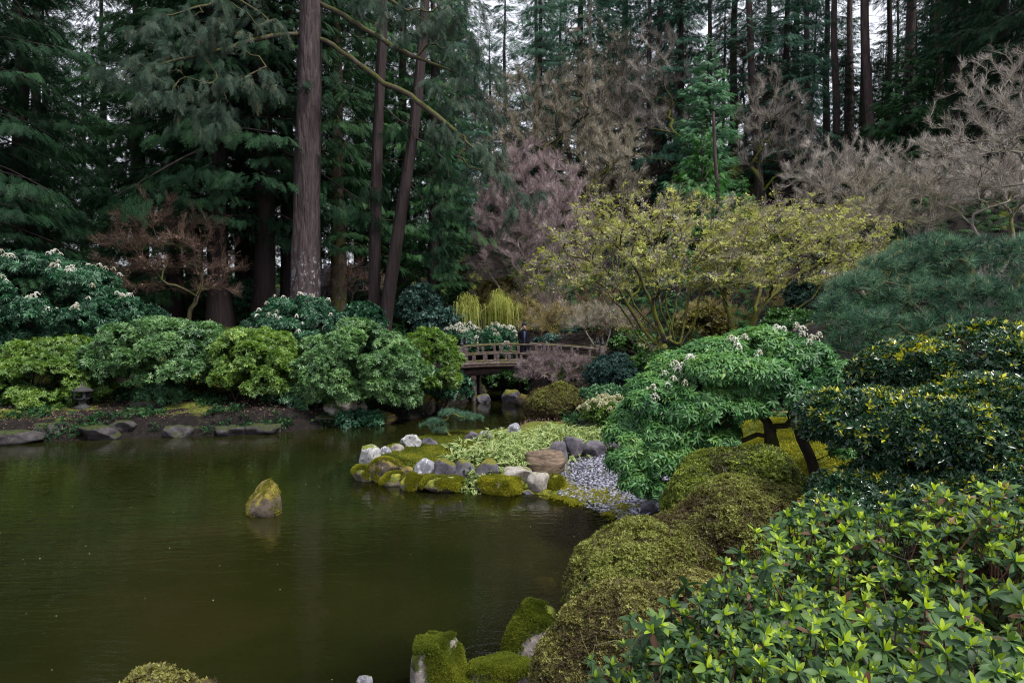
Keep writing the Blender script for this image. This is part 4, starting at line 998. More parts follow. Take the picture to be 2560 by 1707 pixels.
LM['twig_red'] = leaf_mat('twig_red', [(.06, .038, .03), (.13, .085, .065), (.22, .15, .12)], rough=.8, trans=.1, spec=.1)
LM['bud_yellow'] = leaf_mat('bud_yellow', [(.2, .2, .06), (.42, .45, .12), (.64, .66, .25)], rough=.6, trans=.35, spec=.2)
LM['bud_lime'] = leaf_mat('bud_lime', [(.14, .17, .02), (.34, .40, .03), (.5, .52, .06)], rough=.6, trans=.4, spec=.2)
LM['willow'] = leaf_mat('willow', [(.18, .2, .04), (.36, .4, .09), (.52, .55, .18)], rough=.6, trans=.35, spec=.2)
LM['lichen_bud'] = leaf_mat('lichen_bud', [(.2, .2, .15), (.36, .36, .28), (.5, .5, .4)], rough=.8, trans=.1, spec=.1)
LM['blossom'] = leaf_mat('blossom', [(.45, .38, .42), (.62, .55, .6), (.75, .7, .75)], rough=.7, trans=.3, spec=.1)

def ell_targets(c, R, n, rng, shell=.55, zlo=-.3, up=1.0):
    d = rand_dirs(n * 2, rng); d = d[d[:, 2] > zlo][:n]
    t = 1 - shell * rng.random(len(d)) ** 1.4
    return c + d * np.array(R) * t[:, None]

def bare_tree(name, label, base, box, depth, seed, n=160, stems=1, bark='bark_brown', twig=('twig_beige', 900, .5), leaves=None, rt=.006, rmax=.12,
              ry=None, step=.35, wig=.12, w_path=.3, tang=.35, zlo=-.2, cat='tree', twset=TW, twup=.5, group=None, flat=None, sag=0.0, shell=.6, extra=None, sides=6, twlen=(.5, 1.1), limbs=()):
    """base (px,py) at depth; box = crown outline px0,py0,px1,py1 in the photo"""
    rng = np.random.default_rng(seed)
    x0, y0, x1, y1 = box
    ca = W((x0 + x1) / 2, (y0 + y1) / 2, depth); rx = (x1 - x0) / 2 / F * depth; rz = (y1 - y0) / 2 / F * depth; ry = ry or rx * .8
    b = W(base[0], base[1], depth); b[2] = H(b[0], b[1]) - .08
    o = thing(name, label, cat, tuple(b), group=group)
    T = ell_targets(ca - b, (rx, ry, rz), n, rng, shell, zlo)
    if flat:                                                        # gather the tips in flat layers
        q = (T[:, 2]) / flat; T[:, 2] = (np.round(q) + rng.normal(0, .12, len(T))) * flat
    if extra is not None: T = np.concatenate([T] + [np.array([W(*e) - b]) for e in extra])
    sk = Skel((0, 0, 0))
    for s in range(stems):
        a = s * 2.4 + rng.uniform(0, 1); L = rz * rng.uniform(.25, .45)
        top = np.array([math.cos(a) * rx * .18, math.sin(a) * rx * .15, L])
        if stems > 1: sk.D[0] = unit(top)
        sk.curve(0, top, rng, .25, .08)
    for li, pth in enumerate(limbs):
        PP = np.array(sk.P); dz = rng.normal(0, .9); pts = [W(q[0], q[1], depth + dz * (qi / len(pth)) ) - b for qi, q in enumerate(pth)]
        j = int(np.argmin(np.linalg.norm(PP - pts[0], axis=1))) if np.linalg.norm(PP - pts[0], axis=1).min() < .5 and li else 0
        for q in pts: j = sk.curve(j, q, rng, .28, .10)
    sk.grow(T, rng, step, wig, w_path, tang, sag)
    sk.radii(rt, 2.25, rmax=rmax)
    v, f = sk.tubes(sides)
    link('trunk', make_mesh('trunk', v, f, smooth=True), parent=o, mat=M[bark])
    P = np.array(sk.P); D = np.array(sk.D); thin = np.where(sk.r < rt * 2.6)[0]; thin = thin[thin > 0]
    def spots(k):
        j = rng.choice(thin, k); t = rng.random(k)[:, None]
        par = np.array(sk.par)[j]; return P[j] * t + P[par] * (1 - t), D[j]
    if twig:
        mt, k, sz = twig; p, d = spots(k)
        x = d + rng.normal(0, .45, (k, 3)) + np.array([0, 0, twup * .5]) + unit(p - np.array([0, 0, rz * .4])) * .4
        q = rng.integers(0, len(twset), k)
        spread('twigs', o, LM[mt], twset, p, x, rand_dirs(k, rng), sz * rng.uniform(*twlen, k), rng, kind='stuff')
    for lv in (leaves or []):
        mt, k, sz, tmpl, wid, nm = lv[:6]; p, d = spots(k); p = p + rng.normal(0, wid, p.shape)
        if len(lv) > 6: ok = lv[6](p + b, rng); p, d = p[ok], d[ok]
        Z = np.array([0, 0, 1.0]) + rng.normal(0, .5, p.shape); X = perp(Z, rng)
        spread(nm, o, LM[mt], tmpl, p, X, Z, sz * rng.uniform(.6, 1.4, len(p)), rng, kind='stuff')
    return o
L2 = leaf2(.3, .05, .2)
_c3 = rosette(4, leaf2(.3, .05, .2), 0, 50, 5)
_c3 = (_c3[0], _c3[1])
CL4 = [cluster([_c3], 6, 2.6, s, flat=.35, wob=.4, jit=.12) for s in (1, 2, 3)]
BUD = [cluster([L2], 8, 3.0, s, flat=1.2, wob=1.0, jit=.12) for s in (4, 5)]
BLO = [cluster([_c3], 10, 2.6, s, flat=1.2, wob=1.0, jit=.15) for s in (6, 7)]

def px_of(p):
    q = p - np.array([0, 0, CAMZ]); yy = q[:, 1] * _cp_c - q[:, 2] * _sp_c
    zz = q[:, 1] * _sp_c + q[:, 2] * _cp_c
    return 1280 + F * q[:, 0] / yy, 853.5 - F * zz / yy
_cp_c, _sp_c = math.cos(PITCH), math.sin(PITCH)

# --- mossy maples over the slope
def keep_lime(p, rng):
    x, y = px_of(p); return (rng.random(len(p)) < np.clip((1430 - x) / 120, 0, 1))
def keep_rest(p, rng):
    x, y = px_of(p); return (rng.random(len(p)) < np.clip((x - 1330) / 160, 0.1, 1))
bare_tree('maple_tree', 'wide multi-stemmed mossy maple with yellow-green buds beside the right end of the bridge', (1662, 884), (1320, 470, 1960, 850), 23.0, 41, n=400, stems=0, limbs=[[(1658, 868), (1615, 800), (1570, 730), (1520, 680), (1450, 645), (1375, 640)], [(1655, 850), (1635, 780), (1600, 690), (1560, 630), (1500, 575), (1440, 545)], [(1664, 850), (1650, 760), (1640, 660), (1615, 575), (1560, 510)], [(1672, 850), (1690, 770), (1702, 690), (1685, 610), (1692, 545), (1670, 490)], [(1690, 860), (1712, 800), (1722, 730), (1735, 660), (1780, 600), (1850, 560)], [(1630, 865), (1590, 830), (1560, 780), (1525, 740), (1512, 690), (1480, 660)], [(1640, 860), (1600, 810), (1568, 760), (1540, 700), (1470, 680), (1390, 672)], [(1700, 862), (1738, 800), (1750, 720), (1790, 660), (1830, 640)], [(1680, 855), (1668, 780), (1672, 700), (1650, 620), (1655, 560)], [(1645, 870), (1590, 850), (1545, 800), (1500, 720), (1430, 700)]], bark='bark_mossy',
    twig=('twig_beige', 3000, .42), leaves=[('bud_yellow', 1650, .056, CL4, .10, 'leaves', keep_rest), ('bud_lime', 1200, .07, CL4, .10, 'young_leaves', keep_lime), ('lichen_bud', 500, .05, CL4, .05, 'lichen'), ('twig_pink', 700, .05, BUD, .1, 'buds')],
    rt=.009, rmax=.17, ry=3.2, step=.3, wig=.16, w_path=.42, tang=.25, zlo=-.35, flat=.62, shell=.55,
    extra=[(1345, 690, 22.5), (1370, 650, 22.5), (1350, 720, 22.5), (1390, 700, 22.5), (1400, 740, 22.6), (1335, 705, 22.4), (1420, 590, 22.5), (1370, 590, 22.5)])
bare_tree('maple_tree', 'spreading mossy maple with yellow buds standing behind the white-flowered shrub', (1850, 872), (1740, 490, 2260, 790), 23.5, 42, n=300, stems=0, limbs=[[(1840, 850), (1822, 780), (1812, 720), (1840, 660), (1920, 600), (2000, 555), (2080, 530)], [(1830, 800), (1800, 720), (1790, 650), (1800, 580), (1830, 530)], [(1850, 850), (1890, 790), (1930, 740), (1990, 690), (2050, 660), (2140, 640)], [(1890, 780), (1905, 700), (1960, 645), (2030, 600), (2120, 560)], [(1860, 860), (1950, 820), (2010, 760), (2060, 710), (2150, 690)]], bark='bark_mossy',
    twig=('twig_beige', 2400, .42), leaves=[('bud_yellow', 1650, .053, CL4, .12, 'leaves'), ('lichen_bud', 200, .05, CL4, .05, 'lichen'), ('twig_pink', 500, .05, BUD, .1, 'buds')],
    rt=.009, rmax=.16, ry=2.8, step=.3, wig=.18, w_path=.38, tang=.2, zlo=-.45, flat=.6, shell=.5)
# --- pink-twigged tree
bare_tree('bare_tree', 'rounded leafless tree of dense pinkish twigs in front of the cedars', (1370, 800), (1175, 365, 1480, 760), 36, 43, n=520, stems=5, bark='bark_grey', twig=('twig_pink', 10000, .6), rt=.006, rmax=.14, twset=TWU, twup=1.2,
    step=.6, wig=.06, w_path=.1, tang=.5, shell=.8, zlo=-.6)
bare_tree('bare_tree', 'lower pinkish leafless tree spreading over the yellow willow', (1290, 800), (1150, 470, 1400, 790), 37, 44, n=260, stems=4, bark='bark_grey', twig=('twig_pink', 5000, .55), rt=.006, rmax=.12, twset=TWU, twup=.9,
    step=.5, wig=.06, w_path=.1, tang=.5, shell=.8, zlo=-.5)
# --- beige bare trees further up
for i, (bx, d, box, n, tw, mat, bark, lab) in enumerate([
    (1330, 52, (1215, 150, 1420, 520), 190, 2600, 'twig_beige', 'bark_mossy', 'beige leafless tree at the sky gap left of the other bare trees'),
    (1430, 50, (1330, 130, 1560, 540), 220, 3000, 'twig_beige', 'bark_mossy2', 'greyish-pink leafless tree above the pink-twigged dome'),
    (1570, 52, (1480, 70, 1700, 560), 240, 3200, 'twig_beige', 'bark_mossy2', 'tall beige leafless tree left of the pale spire cedar'),
    (1500, 46, (1400, 290, 1640, 620), 200, 2400, 'twig_beige', 'bark_mossy', 'leafless tree with bright mossy limbs above the maples'),
    (1860, 50, (1760, 20, 1990, 480), 220, 2400, 'twig_brown', 'bark_mossy', 'brown leafless tree with mossy limbs right of the spire cedar'),
    (1640, 49, (1535, 60, 1735, 500), 220, 2300, 'twig_grey', 'bark_mossy', 'grey leafless tree touching the left side of the spire cedar'),
    (1480, 55, (1370, 20, 1600, 430), 220, 2300, 'twig_beige', 'bark_mossy2', 'tallest beige leafless tree, its top near the upper frame edge'),
    (1930, 45, (1830, 170, 2040, 520), 200, 1900, 'twig_grey', 'bark_mossy', 'grey leafless tree beside the row of straight trunks'),
    (1250, 58, (1150, 190, 1330, 480), 150, 1500, 'twig_grey', 'bark_mossy2', 'pale leafless tree behind the hanging grey-green boughs'),
    (1700, 56, (1620, 60, 1800, 400), 120, 1500, 'twig_grey', 'bark_mossy2', 'thin grey leafless tree behind the spire cedar'),
]):
    bare_tree('bare_tree', lab, (bx, 700), box, d, 50 + i, n=n, stems=2, bark=bark, twig=(mat, int(tw * 1.9), .62), rt=.016, rmax=.2, step=.6, wig=.1, w_path=.25, tang=.4, shell=.75, zlo=-.5)
# --- grey leafless thicket at the right
for i, (bx, by, d, box, n, tw, mat, lab) in enumerate([
    (2080, 620, 31, (1950, 330, 2230, 600), 260, 3200, 'twig_grey', 'pale grey leafless shrub in front of the row of trunks'),
    (2300, 640, 29, (2150, 340, 2450, 600), 260, 3400, 'twig_grey', 'greyish leafless shrub below the dark green cedar'),
    (2480, 620, 26, (2350, 330, 2650, 600), 260, 3400, 'twig_grey', 'pinkish-brown leafless shrub at the right edge'),
    (2620, 600, 22, (2330, 110, 2760, 560), 300, 2200, 'twig_grey', 'leafless tree reaching in from the right edge with long branches'),
    (2180, 660, 27, (2000, 420, 2380, 640), 220, 2600, 'twig_beige', 'beige leafless shrub right above the long-needled pine'),
]):
    bare_tree('bare_shrub', lab, (bx, by), box, d, 60 + i, n=n, stems=7, bark='bark_grey', twig=(mat, int(tw * 1.35), .42), rt=.012, rmax=.09, step=.45, wig=.08, w_path=.15, tang=.45, shell=.85, zlo=-.5, cat='shrub' if i != 3 else 'tree')
# --- red-brown layered maple on the left bank
bare_tree('maple_tree', 'leafless maple with flat layers of reddish-brown twigs on the left bank', (470, 830), (240, 500, 600, 800), 27, 71, n=260, stems=6, bark='bark_mossy2', twig=('twig_red', 2600, .5),
    leaves=[('twig_red', 420, .05, CL4, .09, 'buds')], rt=.006, rmax=.09, step=.35, wig=.1, w_path=.3, tang=.5, flat=.85, shell=.7, zlo=-.7)
bare_tree('bare_tree', 'thin leafless tree of dark curved branches right of the big fir', (900, 830), (810, 640, 960, 800), 31, 72, n=80, stems=4, bark='bark_dark', twig=('twig_brown', 500, .4), rt=.006, rmax=.06, shell=.8)
bare_tree('blossom_tree', 'pale pink blossom tree seen far behind the left bank trunks', (880, 800), (770, 660, 960, 800), 44, 73, n=140, stems=3, bark='bark_dark', twig=('twig_pink', 500, .6), leaves=[('blossom', 1500, .10, BLO, .18, 'blossoms')], rt=.008, rmax=.1)
# --- willow
def willow():
    rng = np.random.default_rng(80); d = 34.0; b = W(1210, 830, d); b[2] = H(b[0], b[1]) - .1
    o = thing('willow_tree', 'bright yellow weeping willow behind the left end of the bridge', 'tree', tuple(b))
    sk = Skel((0, 0, 0)); T = [W(px, py, d + rng.normal(0, .5)) - b for px, py in [(1160, 752), (1175, 745), (1190, 758), (1150, 765), (1240, 735), (1246, 728), (1250, 745), (1275, 760), (1300, 772), (1235, 760), (1180, 775), (1262, 750), (1315, 790)]]
    sk.grow(T, rng, .25, .1, .3, .5); sk.radii(.01, 2.2, rmax=.09); v, f = sk.tubes(6)
    link('trunk', make_mesh('trunk', v, f, smooth=True), parent=o, mat=M['bark_mossy'])
    P = np.array(sk.P); top = np.where(P[:, 2] > P[:, 2].max() * .55)[0]; V, Fc, R, k = [], [], [], 0
    j = rng.choice(top, 1500)
    for q in j:
        p = P[q] + rng.normal(0, .12, 3); L = rng.uniform(.4, 1.5); a = rng.uniform(0, 6.3); out = np.array([math.cos(a), math.sin(a), 0]) * .25
        s = rng.random(); m = 7; prev = p; wd = .0055
        for t in range(1, m + 1):
            u = t / m; n_ = p + out * math.sin(u * 1.3) + np.array([0, 0, .12 * math.sin(u * 3) - L * u * u])
            n_ = n_ + rng.normal(0, .008, 3); sd_ = np.array([math.cos(a + 1.5), math.sin(a + 1.5), 0]) * wd
            V += [prev - sd_, prev + sd_, n_ + sd_, n_ - sd_]; Fc += [(k, k + 1, k + 2), (k, k + 2, k + 3)]; R += [s, s]; k += 4
            lf = n_ + np.array([rng.normal(0, .03), rng.normal(0, .03), -.06]); V += [n_ - sd_, n_ + sd_ * 1.5, lf]; Fc.append((k, k + 1, k + 2)); R.append(min(1, s + .2)); k += 3
            prev = n_
    link('crown', make_mesh('crown', np.array(V), np.array(Fc), np.array(R)), parent=o, mat=LM['willow'])
willow()
# --- undergrowth over the slope and under the trees
for i, (bx, d, box, mat, lab) in enumerate([((1290, 850), 34.5, (1235, 730, 1370, 850), 'twig_gold', 'golden-brown leafless bush right behind the person'), ((1380, 850), 33, (1310, 760, 1450, 860), 'twig_gold', 'golden-brown leafless bush behind the middle of the railing'), ((1460, 850), 35, (1390, 700, 1560, 840), 'twig_brown', 'reddish-brown leafless bush left of the maple stems'),
        ((1230, 830), 37, (1170, 700, 1290, 830), 'twig_gold', 'golden leafless bush tangled with the willow'), ((1560, 830), 31, (1480, 760, 1640, 860), 'twig_brown', 'brown leafless bush seen through the maple stems'), ((1780, 830), 29, (1690, 740, 1880, 850), 'twig_gold', 'golden leafless bush between the two maples'), ((2000, 800), 28, (1900, 690, 2090, 810), 'twig_gold', 'golden leafless bush left of the long-needled pine')]):
    bare_tree('bare_shrub', lab, bx, box, d, 85 + i, n=110, stems=6, bark='bark_mossy', twig=(mat, 2200, .34), leaves=[('bud_yellow', 160, .045, BUD, .1, 'buds')], rt=.006, rmax=.06, step=.25, cat='shrub', shell=.85, zlo=-.6)
def undergrowth():
    rng = np.random.default_rng(90); fr = frond(6, 50, .4, .12, .3, 9)
    x = rng.uniform(-45, 62, 110000); y = 24 + 60 * rng.random(110000) ** 1.5
    keep = (np.abs(x) < y * .85) & (pond_sd(x, y) > 2) & ((x > 6) | (y > 31.5))
    x, y = x[keep], y[keep]
    nz = np.array([mnoise.noise(Vector((a * .28, b * .28, 0))) for a, b in zip(x, y)])
    k = (nz > -.25) & (rng.random(len(x)) < np.clip(1.3 - y / 90, .2, 1)); x, y, nz = x[k][:30000], y[k][:30000], nz[k][:30000]
    z = H_(x, y) + np.clip(nz + .3, 0, 1) * 1.6 * rng.random(len(x)) ** .7 + .05
    P = np.stack([x, y, z], -1); Z = rng.normal(0, .45, P.shape) + np.array([0, -.2, 1]); X = perp(Z, rng) + np.array([0, 0, .2])
    o = spread('undergrowth', None, LM['cedar_mid'], F_SPI, P, X, Z, rng.uniform(.35, .75, len(P)) * (.5 + y / 60), rng, kind='stuff'); o['label'] = 'low green ferns and undergrowth covering the wooded slope'; o['category'] = 'undergrowth'
undergrowth()
def bank_cover():
    rng = np.random.default_rng(91)
    x = rng.uniform(-18, -1.6, 9000); y = rng.uniform(18, 31, 9000); s = pond_sd(x, y); k = (s > -.02) & (s < 8); x, y, s = x[k], y[k], s[k]
    nz = np.array([mnoise.noise(Vector((a * .9, b * .9, 5))) for a, b in zip(x, y)]); k = (nz > .08) | ((s < .25) & (nz > -.2)); x, y, s = x[k][:2600], y[k][:2600], s[k][:2600]
    P = np.stack([x, y, H_(x, y) + .02 + .1 * rng.random(len(x))], -1); up = np.array([0, 0, 1.0]) + rng.normal(0, .4, P.shape)
    o = spread('ground_cover', None, LM['cedar_mid'], [cluster([_c3], 9, 3.2, s_, flat=.6, wob=.7, jit=.15) for s_ in (41, 42)], P, perp(up, rng), up, rng.uniform(.035, .075, len(P)), rng, kind='stuff'); o['label'] = 'low creeping leaves scattered over the far left bank'; o['category'] = 'ground cover'
    x = rng.uniform(-19, 6, 14000); y = rng.uniform(18, 33, 14000); s = pond_sd(x, y); k = (s > .05) & (s < 9); x, y = x[k], y[k]; P = np.stack([x, y, H_(x, y) + .012], -1); up = np.array([0, 0, 1.0]) + rng.normal(0, .25, P.shape)
    o = spread('fallen_leaves', None, LM['twig_brown'], [cluster([L2], 6, 4.0, s_, flat=.3, wob=.5, jit=.2) for s_ in (43, 44)], P, perp(up, rng), up, rng.uniform(.03, .06, len(P)), rng, kind='stuff'); o['label'] = 'brown fallen leaves and needles littering the far bank'; o['category'] = 'leaf litter'
bank_cover()
def slope_cover():
    rng = np.random.default_rng(93); x = rng.uniform(1.5, 11, 9000); y = rng.uniform(8, 27, 9000); s = pond_sd(x, y); k = (s > .5) & ~((x > 3.4) & (x < 9.2) & (y > 9.5) & (y < 15)) & ~((x < 4) & (y < 17)); x, y = x[k], y[k]
    nz = np.array([mnoise.noise(Vector((a * .7, b * .7, 8))) for a, b in zip(x, y)]); k = nz > -.12; x, y = x[k][:3000], y[k][:3000]
    P = np.stack([x, y, H_(x, y) + .02 + .12 * rng.random(len(x))], -1); up = np.array([0, 0, 1.0]) + rng.normal(0, .4, P.shape)
    o = spread('ground_cover', None, LM['cedar_mid'], [cluster([_c3], 9, 3.2, s_, flat=.7, wob=.7, jit=.15) for s_ in (45, 46)], P, perp(up, rng), up, rng.uniform(.04, .08, len(P)), rng, kind='stuff'); o['label'] = 'low creeping leaves on the slope behind the flowering shrub and below the maples'; o['category'] = 'ground cover'
slope_cover()
# ================================================================ evergreen shrubs
LM['rhodo_blue'] = leaf_mat('rhodo_blue', [(.022, .065, .032), (.06, .15, .065), (.14, .28, .12)], rough=.38, trans=.22, spec=.5)
LM['rhodo_green'] = leaf_mat('rhodo_green', [(.035, .085, .035), (.09, .19, .065), (.19, .33, .11)], rough=.4, trans=.28, spec=.5)
LM['rhodo_yellow'] = leaf_mat('rhodo_yellow', [(.04, .088, .023), (.115, .21, .038), (.25, .37, .075)], rough=.42, trans=.32, spec=.45)
LM['pieris_dark'] = leaf_mat('pieris_dark', [(.012, .045, .025), (.03, .11, .052), (.07, .19, .09)], rough=.38, trans=.2, spec=.5)
LM['pieris_green'] = leaf_mat('pieris_green', [(.018, .06, .022), (.045, .135, .045), (.09, .22, .06), (.17, .30, .07)], rough=.4, trans=.28, spec=.35)
LM['flower_white'] = leaf_mat('flower_white', [(.5, .48, .36), (.75, .74, .64), (.85, .85, .8)], rough=.7, trans=.3, spec=.2)
LM['flower_cream'] = leaf_mat('flower_cream', [(.32, .34, .16), (.55, .55, .32), (.75, .72, .55)], rough=.7, trans=.3, spec=.2)
LM['blue_green'] = leaf_mat('blue_green', [(.02, .05, .045), (.05, .11, .09), (.10, .19, .15)], rough=.5, trans=.2, spec=.35)
LM['box_green'] = leaf_mat('box_green', [(.015, .05, .012), (.04, .11, .02), (.08, .18, .035)], rough=.4, trans=.25, spec=.45)
LM['holly'] = leaf_mat('holly', [(.010, .032, .018), (.025, .070, .032), (.05, .12, .05), (.30, .34, .02), (.5, .48, .03)], pos=[0, .4, .74, .80, 1], rough=.28, trans=.12, spec=.6, patch=.03)
LM['azalea_small'] = leaf_mat('azalea_small', [(.04, .03, .012), (.055, .075, .012), (.12, .16, .02), (.26, .32, .05)], rough=.5, trans=.25, spec=.3, patch=.22)
LM['azalea_brown'] = leaf_mat('azalea_brown', [(.045, .026, .016), (.075, .062, .018), (.125, .14, .025), (.24, .27, .06)], rough=.5, trans=.25, spec=.3, patch=.2)
LM['azalea_lower'] = leaf_mat('azalea_lower', [(.045, .032, .016), (.085, .075, .022), (.17, .165, .04), (.30, .30, .09)], rough=.5, trans=.25, spec=.3, patch=.2)
LM['azalea_big'] = leaf_mat('azalea_big', [(.09, .045, .025), (.018, .042, .018), (.036, .082, .028), (.068, .135, .036), (.21, .32, .028), (.40, .52, .055)], pos=[0, .03, .3, .52, .68, 1], rough=.5, trans=.3, spec=.28, patch=.10)
LM['sasa'] = leaf_mat('sasa', [(.03, .09, .02), (.08, .19, .03), (.2, .3, .06), (.5, .52, .22), (.68, .66, .4)], pos=[0, .25, .45, .6, 1], rough=.45, trans=.3, spec=.35, patch=.03)
LM['pine'] = leaf_mat('pine', [(.012, .042, .025), (.038, .11, .06), (.13, .24, .14)], rough=.45, trans=.15, spec=.4)
LM['pine_small'] = leaf_mat('pine_small', [(.025, .07, .05), (.06, .15, .09), (.11, .22, .12)], rough=.45, trans=.15, spec=.4)
LM['candle'] = leaf_mat('candle', [(.16, .08, .04), (.3, .16, .08)], rough=.7, trans=.1, spec=.2)
LM['dry'] = leaf_mat('dry', [(.12, .06, .05), (.28, .16, .13), (.4, .26, .2)], rough=.8, trans=.1, spec=.1)

RH = [rosette(8, leaf2(.19, .06, .16), -15, 22, s) for s in (1, 2, 3)]
PI = [rosette(9, leaf2(.13, .05, .3), -35, 25, s) for s in (4, 5)]
PI8 = [rosette(9, leaf8(.13, .05, .35), -35, 30, s) for s in (4, 5, 6)]
BX = [rosette(5, leaf2(.26, .05, .1), 0, 60, s) for s in (7, 8)]
AZ = [rosette(5, leaf2(.24, .06, .05), 5, 55, s) for s in (9, 10, 12)]
HO = [rosette(6, leaf2(.22, .08, .1), 0, 65, s) for s in (13, 14)]

CT = {}
def clustered(tmpls, n):
    k = (id(tmpls[0][0]), n)
    if k not in CT: CT[k] = [cluster(tmpls, n, .62 * math.sqrt(n), 31 + q, flat=.3, wob=.45, jit=.16) for q in range(4)]
    return CT[k]
def foliage(name, parent, mat, tmpls, P, N, rng, size, up=.6, wob=.35, rnd=None, jit=.08, kind='stuff', ncl=1):
    """ncl: rosettes per tuft; the points are thinned by it"""
    if rnd is None: rnd = np.clip(rng.normal(.45, .18, len(P)), 0, 1)
    if ncl > 1: P, N, rnd = P[::ncl], N[::ncl], rnd[::ncl]; tmpls = clustered(tmpls, ncl)
    Z = N + np.array([0, 0, up]) + rng.normal(0, wob, N.shape); X = perp(unit(Z), rng)
    return spread(name, parent, LM[mat], tmpls, P, X, Z, size * rng.uniform(.75, 1.25, len(P)), rng, rnd=rnd, kind=kind)
def stems(parent, T, seed, mat='bark_dark', n_st=4, rt=.006, rmax=.06, base=(0, 0, 0), step=.25, spread=.3, hgt=.4, sides=5, bases=None, name='trunk', **kw):
    rng = np.random.default_rng(seed); sk = Skel(base)
    for s in range(n_st):
        a = s * 2.4 + rng.uniform(0, .8)
        sk.D[0] = unit(np.array([math.cos(a) * spread, math.sin(a) * spread, hgt]))
        sk.curve(0, np.array(base) + np.array([math.cos(a) * spread, math.sin(a) * spread, hgt]), rng, .12, .12)
    sk.grow(T, rng, step, .14, kw.get('w_path', .2), .35, kw.get('sag', 0)); sk.radii(rt, 2.2, rmax=rmax); v, f = sk.tubes(sides)
    link(name, make_mesh(name, v, f, smooth=True), parent=parent, mat=M[mat]); return sk
def shrub(name, label, box, depth, seed, mat, tmpls, size, n, lobe=.4, nl=30, ry=None, flat=.7, cat='shrub', group=None, base=None, zlo=-.45, zmin=-.6, up=.6,
          bark='bark_dark', ns=4, flowers=None, thick=.35, rough=None, smat='twig_brown', inner=.35, rnd_f=None, trunk_h=.0, nst=60, ncl=3):
    rng = np.random.default_rng(seed); x0, y0, x1, y1 = box
    c = W((x0 + x1) / 2, (y0 + y1) / 2, depth); rx = (x1 - x0) / 2 / F * depth; rz = (y1 - y0) / 2 / F * depth; ry = ry or rx * .85
    b = W(*(base or ((x0 + x1) / 2, y1)), depth); b[2] = H(b[0], b[1]) - .05
    o = thing(name, label, cat, tuple(b), group=group); cc = c - b
    L = make_lobes(cc, np.array([rx, ry, rz]), nl, lobe, rng, flat, zmin)
    P, N = lobe_points(L, n, rng, zlo, thick)
    nz = np.array([mnoise.noise(Vector(p * (1.1 / lobe)) + Vector((seed, 0, 0))) for p in P]); ok = nz > -.24; P, N, nz = P[ok], N[ok], nz[ok]
    rnd = np.clip(.45 + nz * .3 + rng.normal(0, .13, len(P)), 0, 1)
    if rnd_f is not None: rnd = rnd_f(P + b, N, rnd, rng)
    foliage('foliage', o, mat, tmpls, P, N, rng, size, up, rnd=rnd, ncl=ncl)
    T = cc + (P[rng.choice(len(P), min(nst, len(P)))] - cc) * .82
    stems(o, T, seed + 1, bark, ns, rmax=.045 + rx * .012, spread=rx * .22, hgt=max(.15, (cc[2] - rz * .6) * .6 + trunk_h))
    if flowers:
        fm, fn, fs, fz = flowers; k = np.where((N[:, 2] > .1) & (P[:, 2] > cc[2] + rz * fz))[0]
        if len(k):
            k = rng.choice(k, fn); p = P[k] + N[k] * size * .9 + np.array([0, 0, size * 1.1])
            flower_sprays(o, p, rng, fs, fm)
    return o
def flower_sprays(parent, p, rng, fs, fm, name='flowers'):
    """drooping racemes: each a spray of beads along a hanging thread"""
    spread(name, parent, LM[fm], RAC, p, perp(np.tile([0, 0, 1.0], (len(p), 1)), rng), np.tile([0, 0, 1.0], (len(p), 1)) + rng.normal(0, .15, (len(p), 3)), fs * rng.uniform(.8, 1.2, len(p)), rng, kind='stuff')
def raceme(seed):
    rng = np.random.default_rng(seed); bead = np.array([[1, 0, -.5], [-.5, .87, -.5], [-.5, -.87, -.5], [0, 0, 1.0]]); bf = np.array([[0, 1, 3], [1, 2, 3], [2, 0, 3], [0, 2, 1]])
    m, q = 5, 10; az = rng.uniform(0, 6.3, (m, 1)); t = np.linspace(0, 1, q)[None]; out = rng.uniform(.5, 1, (m, 1))
    pts = np.stack([np.cos(az) * out * t, np.sin(az) * out * t, (.35 * t - 1.1 * t ** 2) * rng.uniform(.6, 1.2, (m, 1))], -1).reshape(-1, 3) + rng.normal(0, .05, (m * q, 3))
    v, f, r = scatter(bead, bf, pts, rand_dirs(len(pts), rng), rand_dirs(len(pts), rng), .12 * rng.uniform(.7, 1.3, len(pts)), None, rnd=np.full(len(pts), .5), jit=0); return v, f, r - .5 + np.repeat(rng.normal(0, .12, len(pts)), 4)
RAC = [raceme(s) for s in (1, 2, 3)]

BANKS = 'rounded shrubs along the far left bank'
shrub('pieris_shrub', 'large dark shrub dotted with white flower sprays at the left edge', (-160, 640, 325, 930), 23.5, 101, 'pieris_dark', PI, .125, 17000, lobe=.5, nl=80, flowers=('flower_white', 170, .15, -.1), group=BANKS)
shrub('rhododendron_shrub', 'rounded yellow-green shrub low at the left edge below the white-flowered shrub', (-10, 845, 275, 1078), 21.3, 102, 'rhodo_yellow', RH, .105, 12500, lobe=.33, nl=66, base=(120, 1060), group=BANKS)
shrub('rhododendron_shrub', 'dark green shrub cut off by the left edge beside the yellow-green one', (-120, 860, 60, 1060), 21, 103, 'rhodo_blue', RH, .105, 5600, lobe=.34, nl=26, group=BANKS)
shrub('rhododendron_shrub', 'widest green shrub on crooked dark stems, below the layered maple', (228, 795, 610, 1010), 22.2, 104, 'rhodo_green', RH, .105, 19000, lobe=.4, nl=84, zmin=-.4, base=(460, 1045), trunk_h=.25, ns=5, group=BANKS)
shrub('rhododendron_shrub', 'small green shrub tuft hanging low over the bank under the widest shrub', (340, 950, 470, 1045), 21.5, 105, 'rhodo_blue', RH, .105, 2400, lobe=.28, nl=12, base=(445, 1050), group=BANKS)
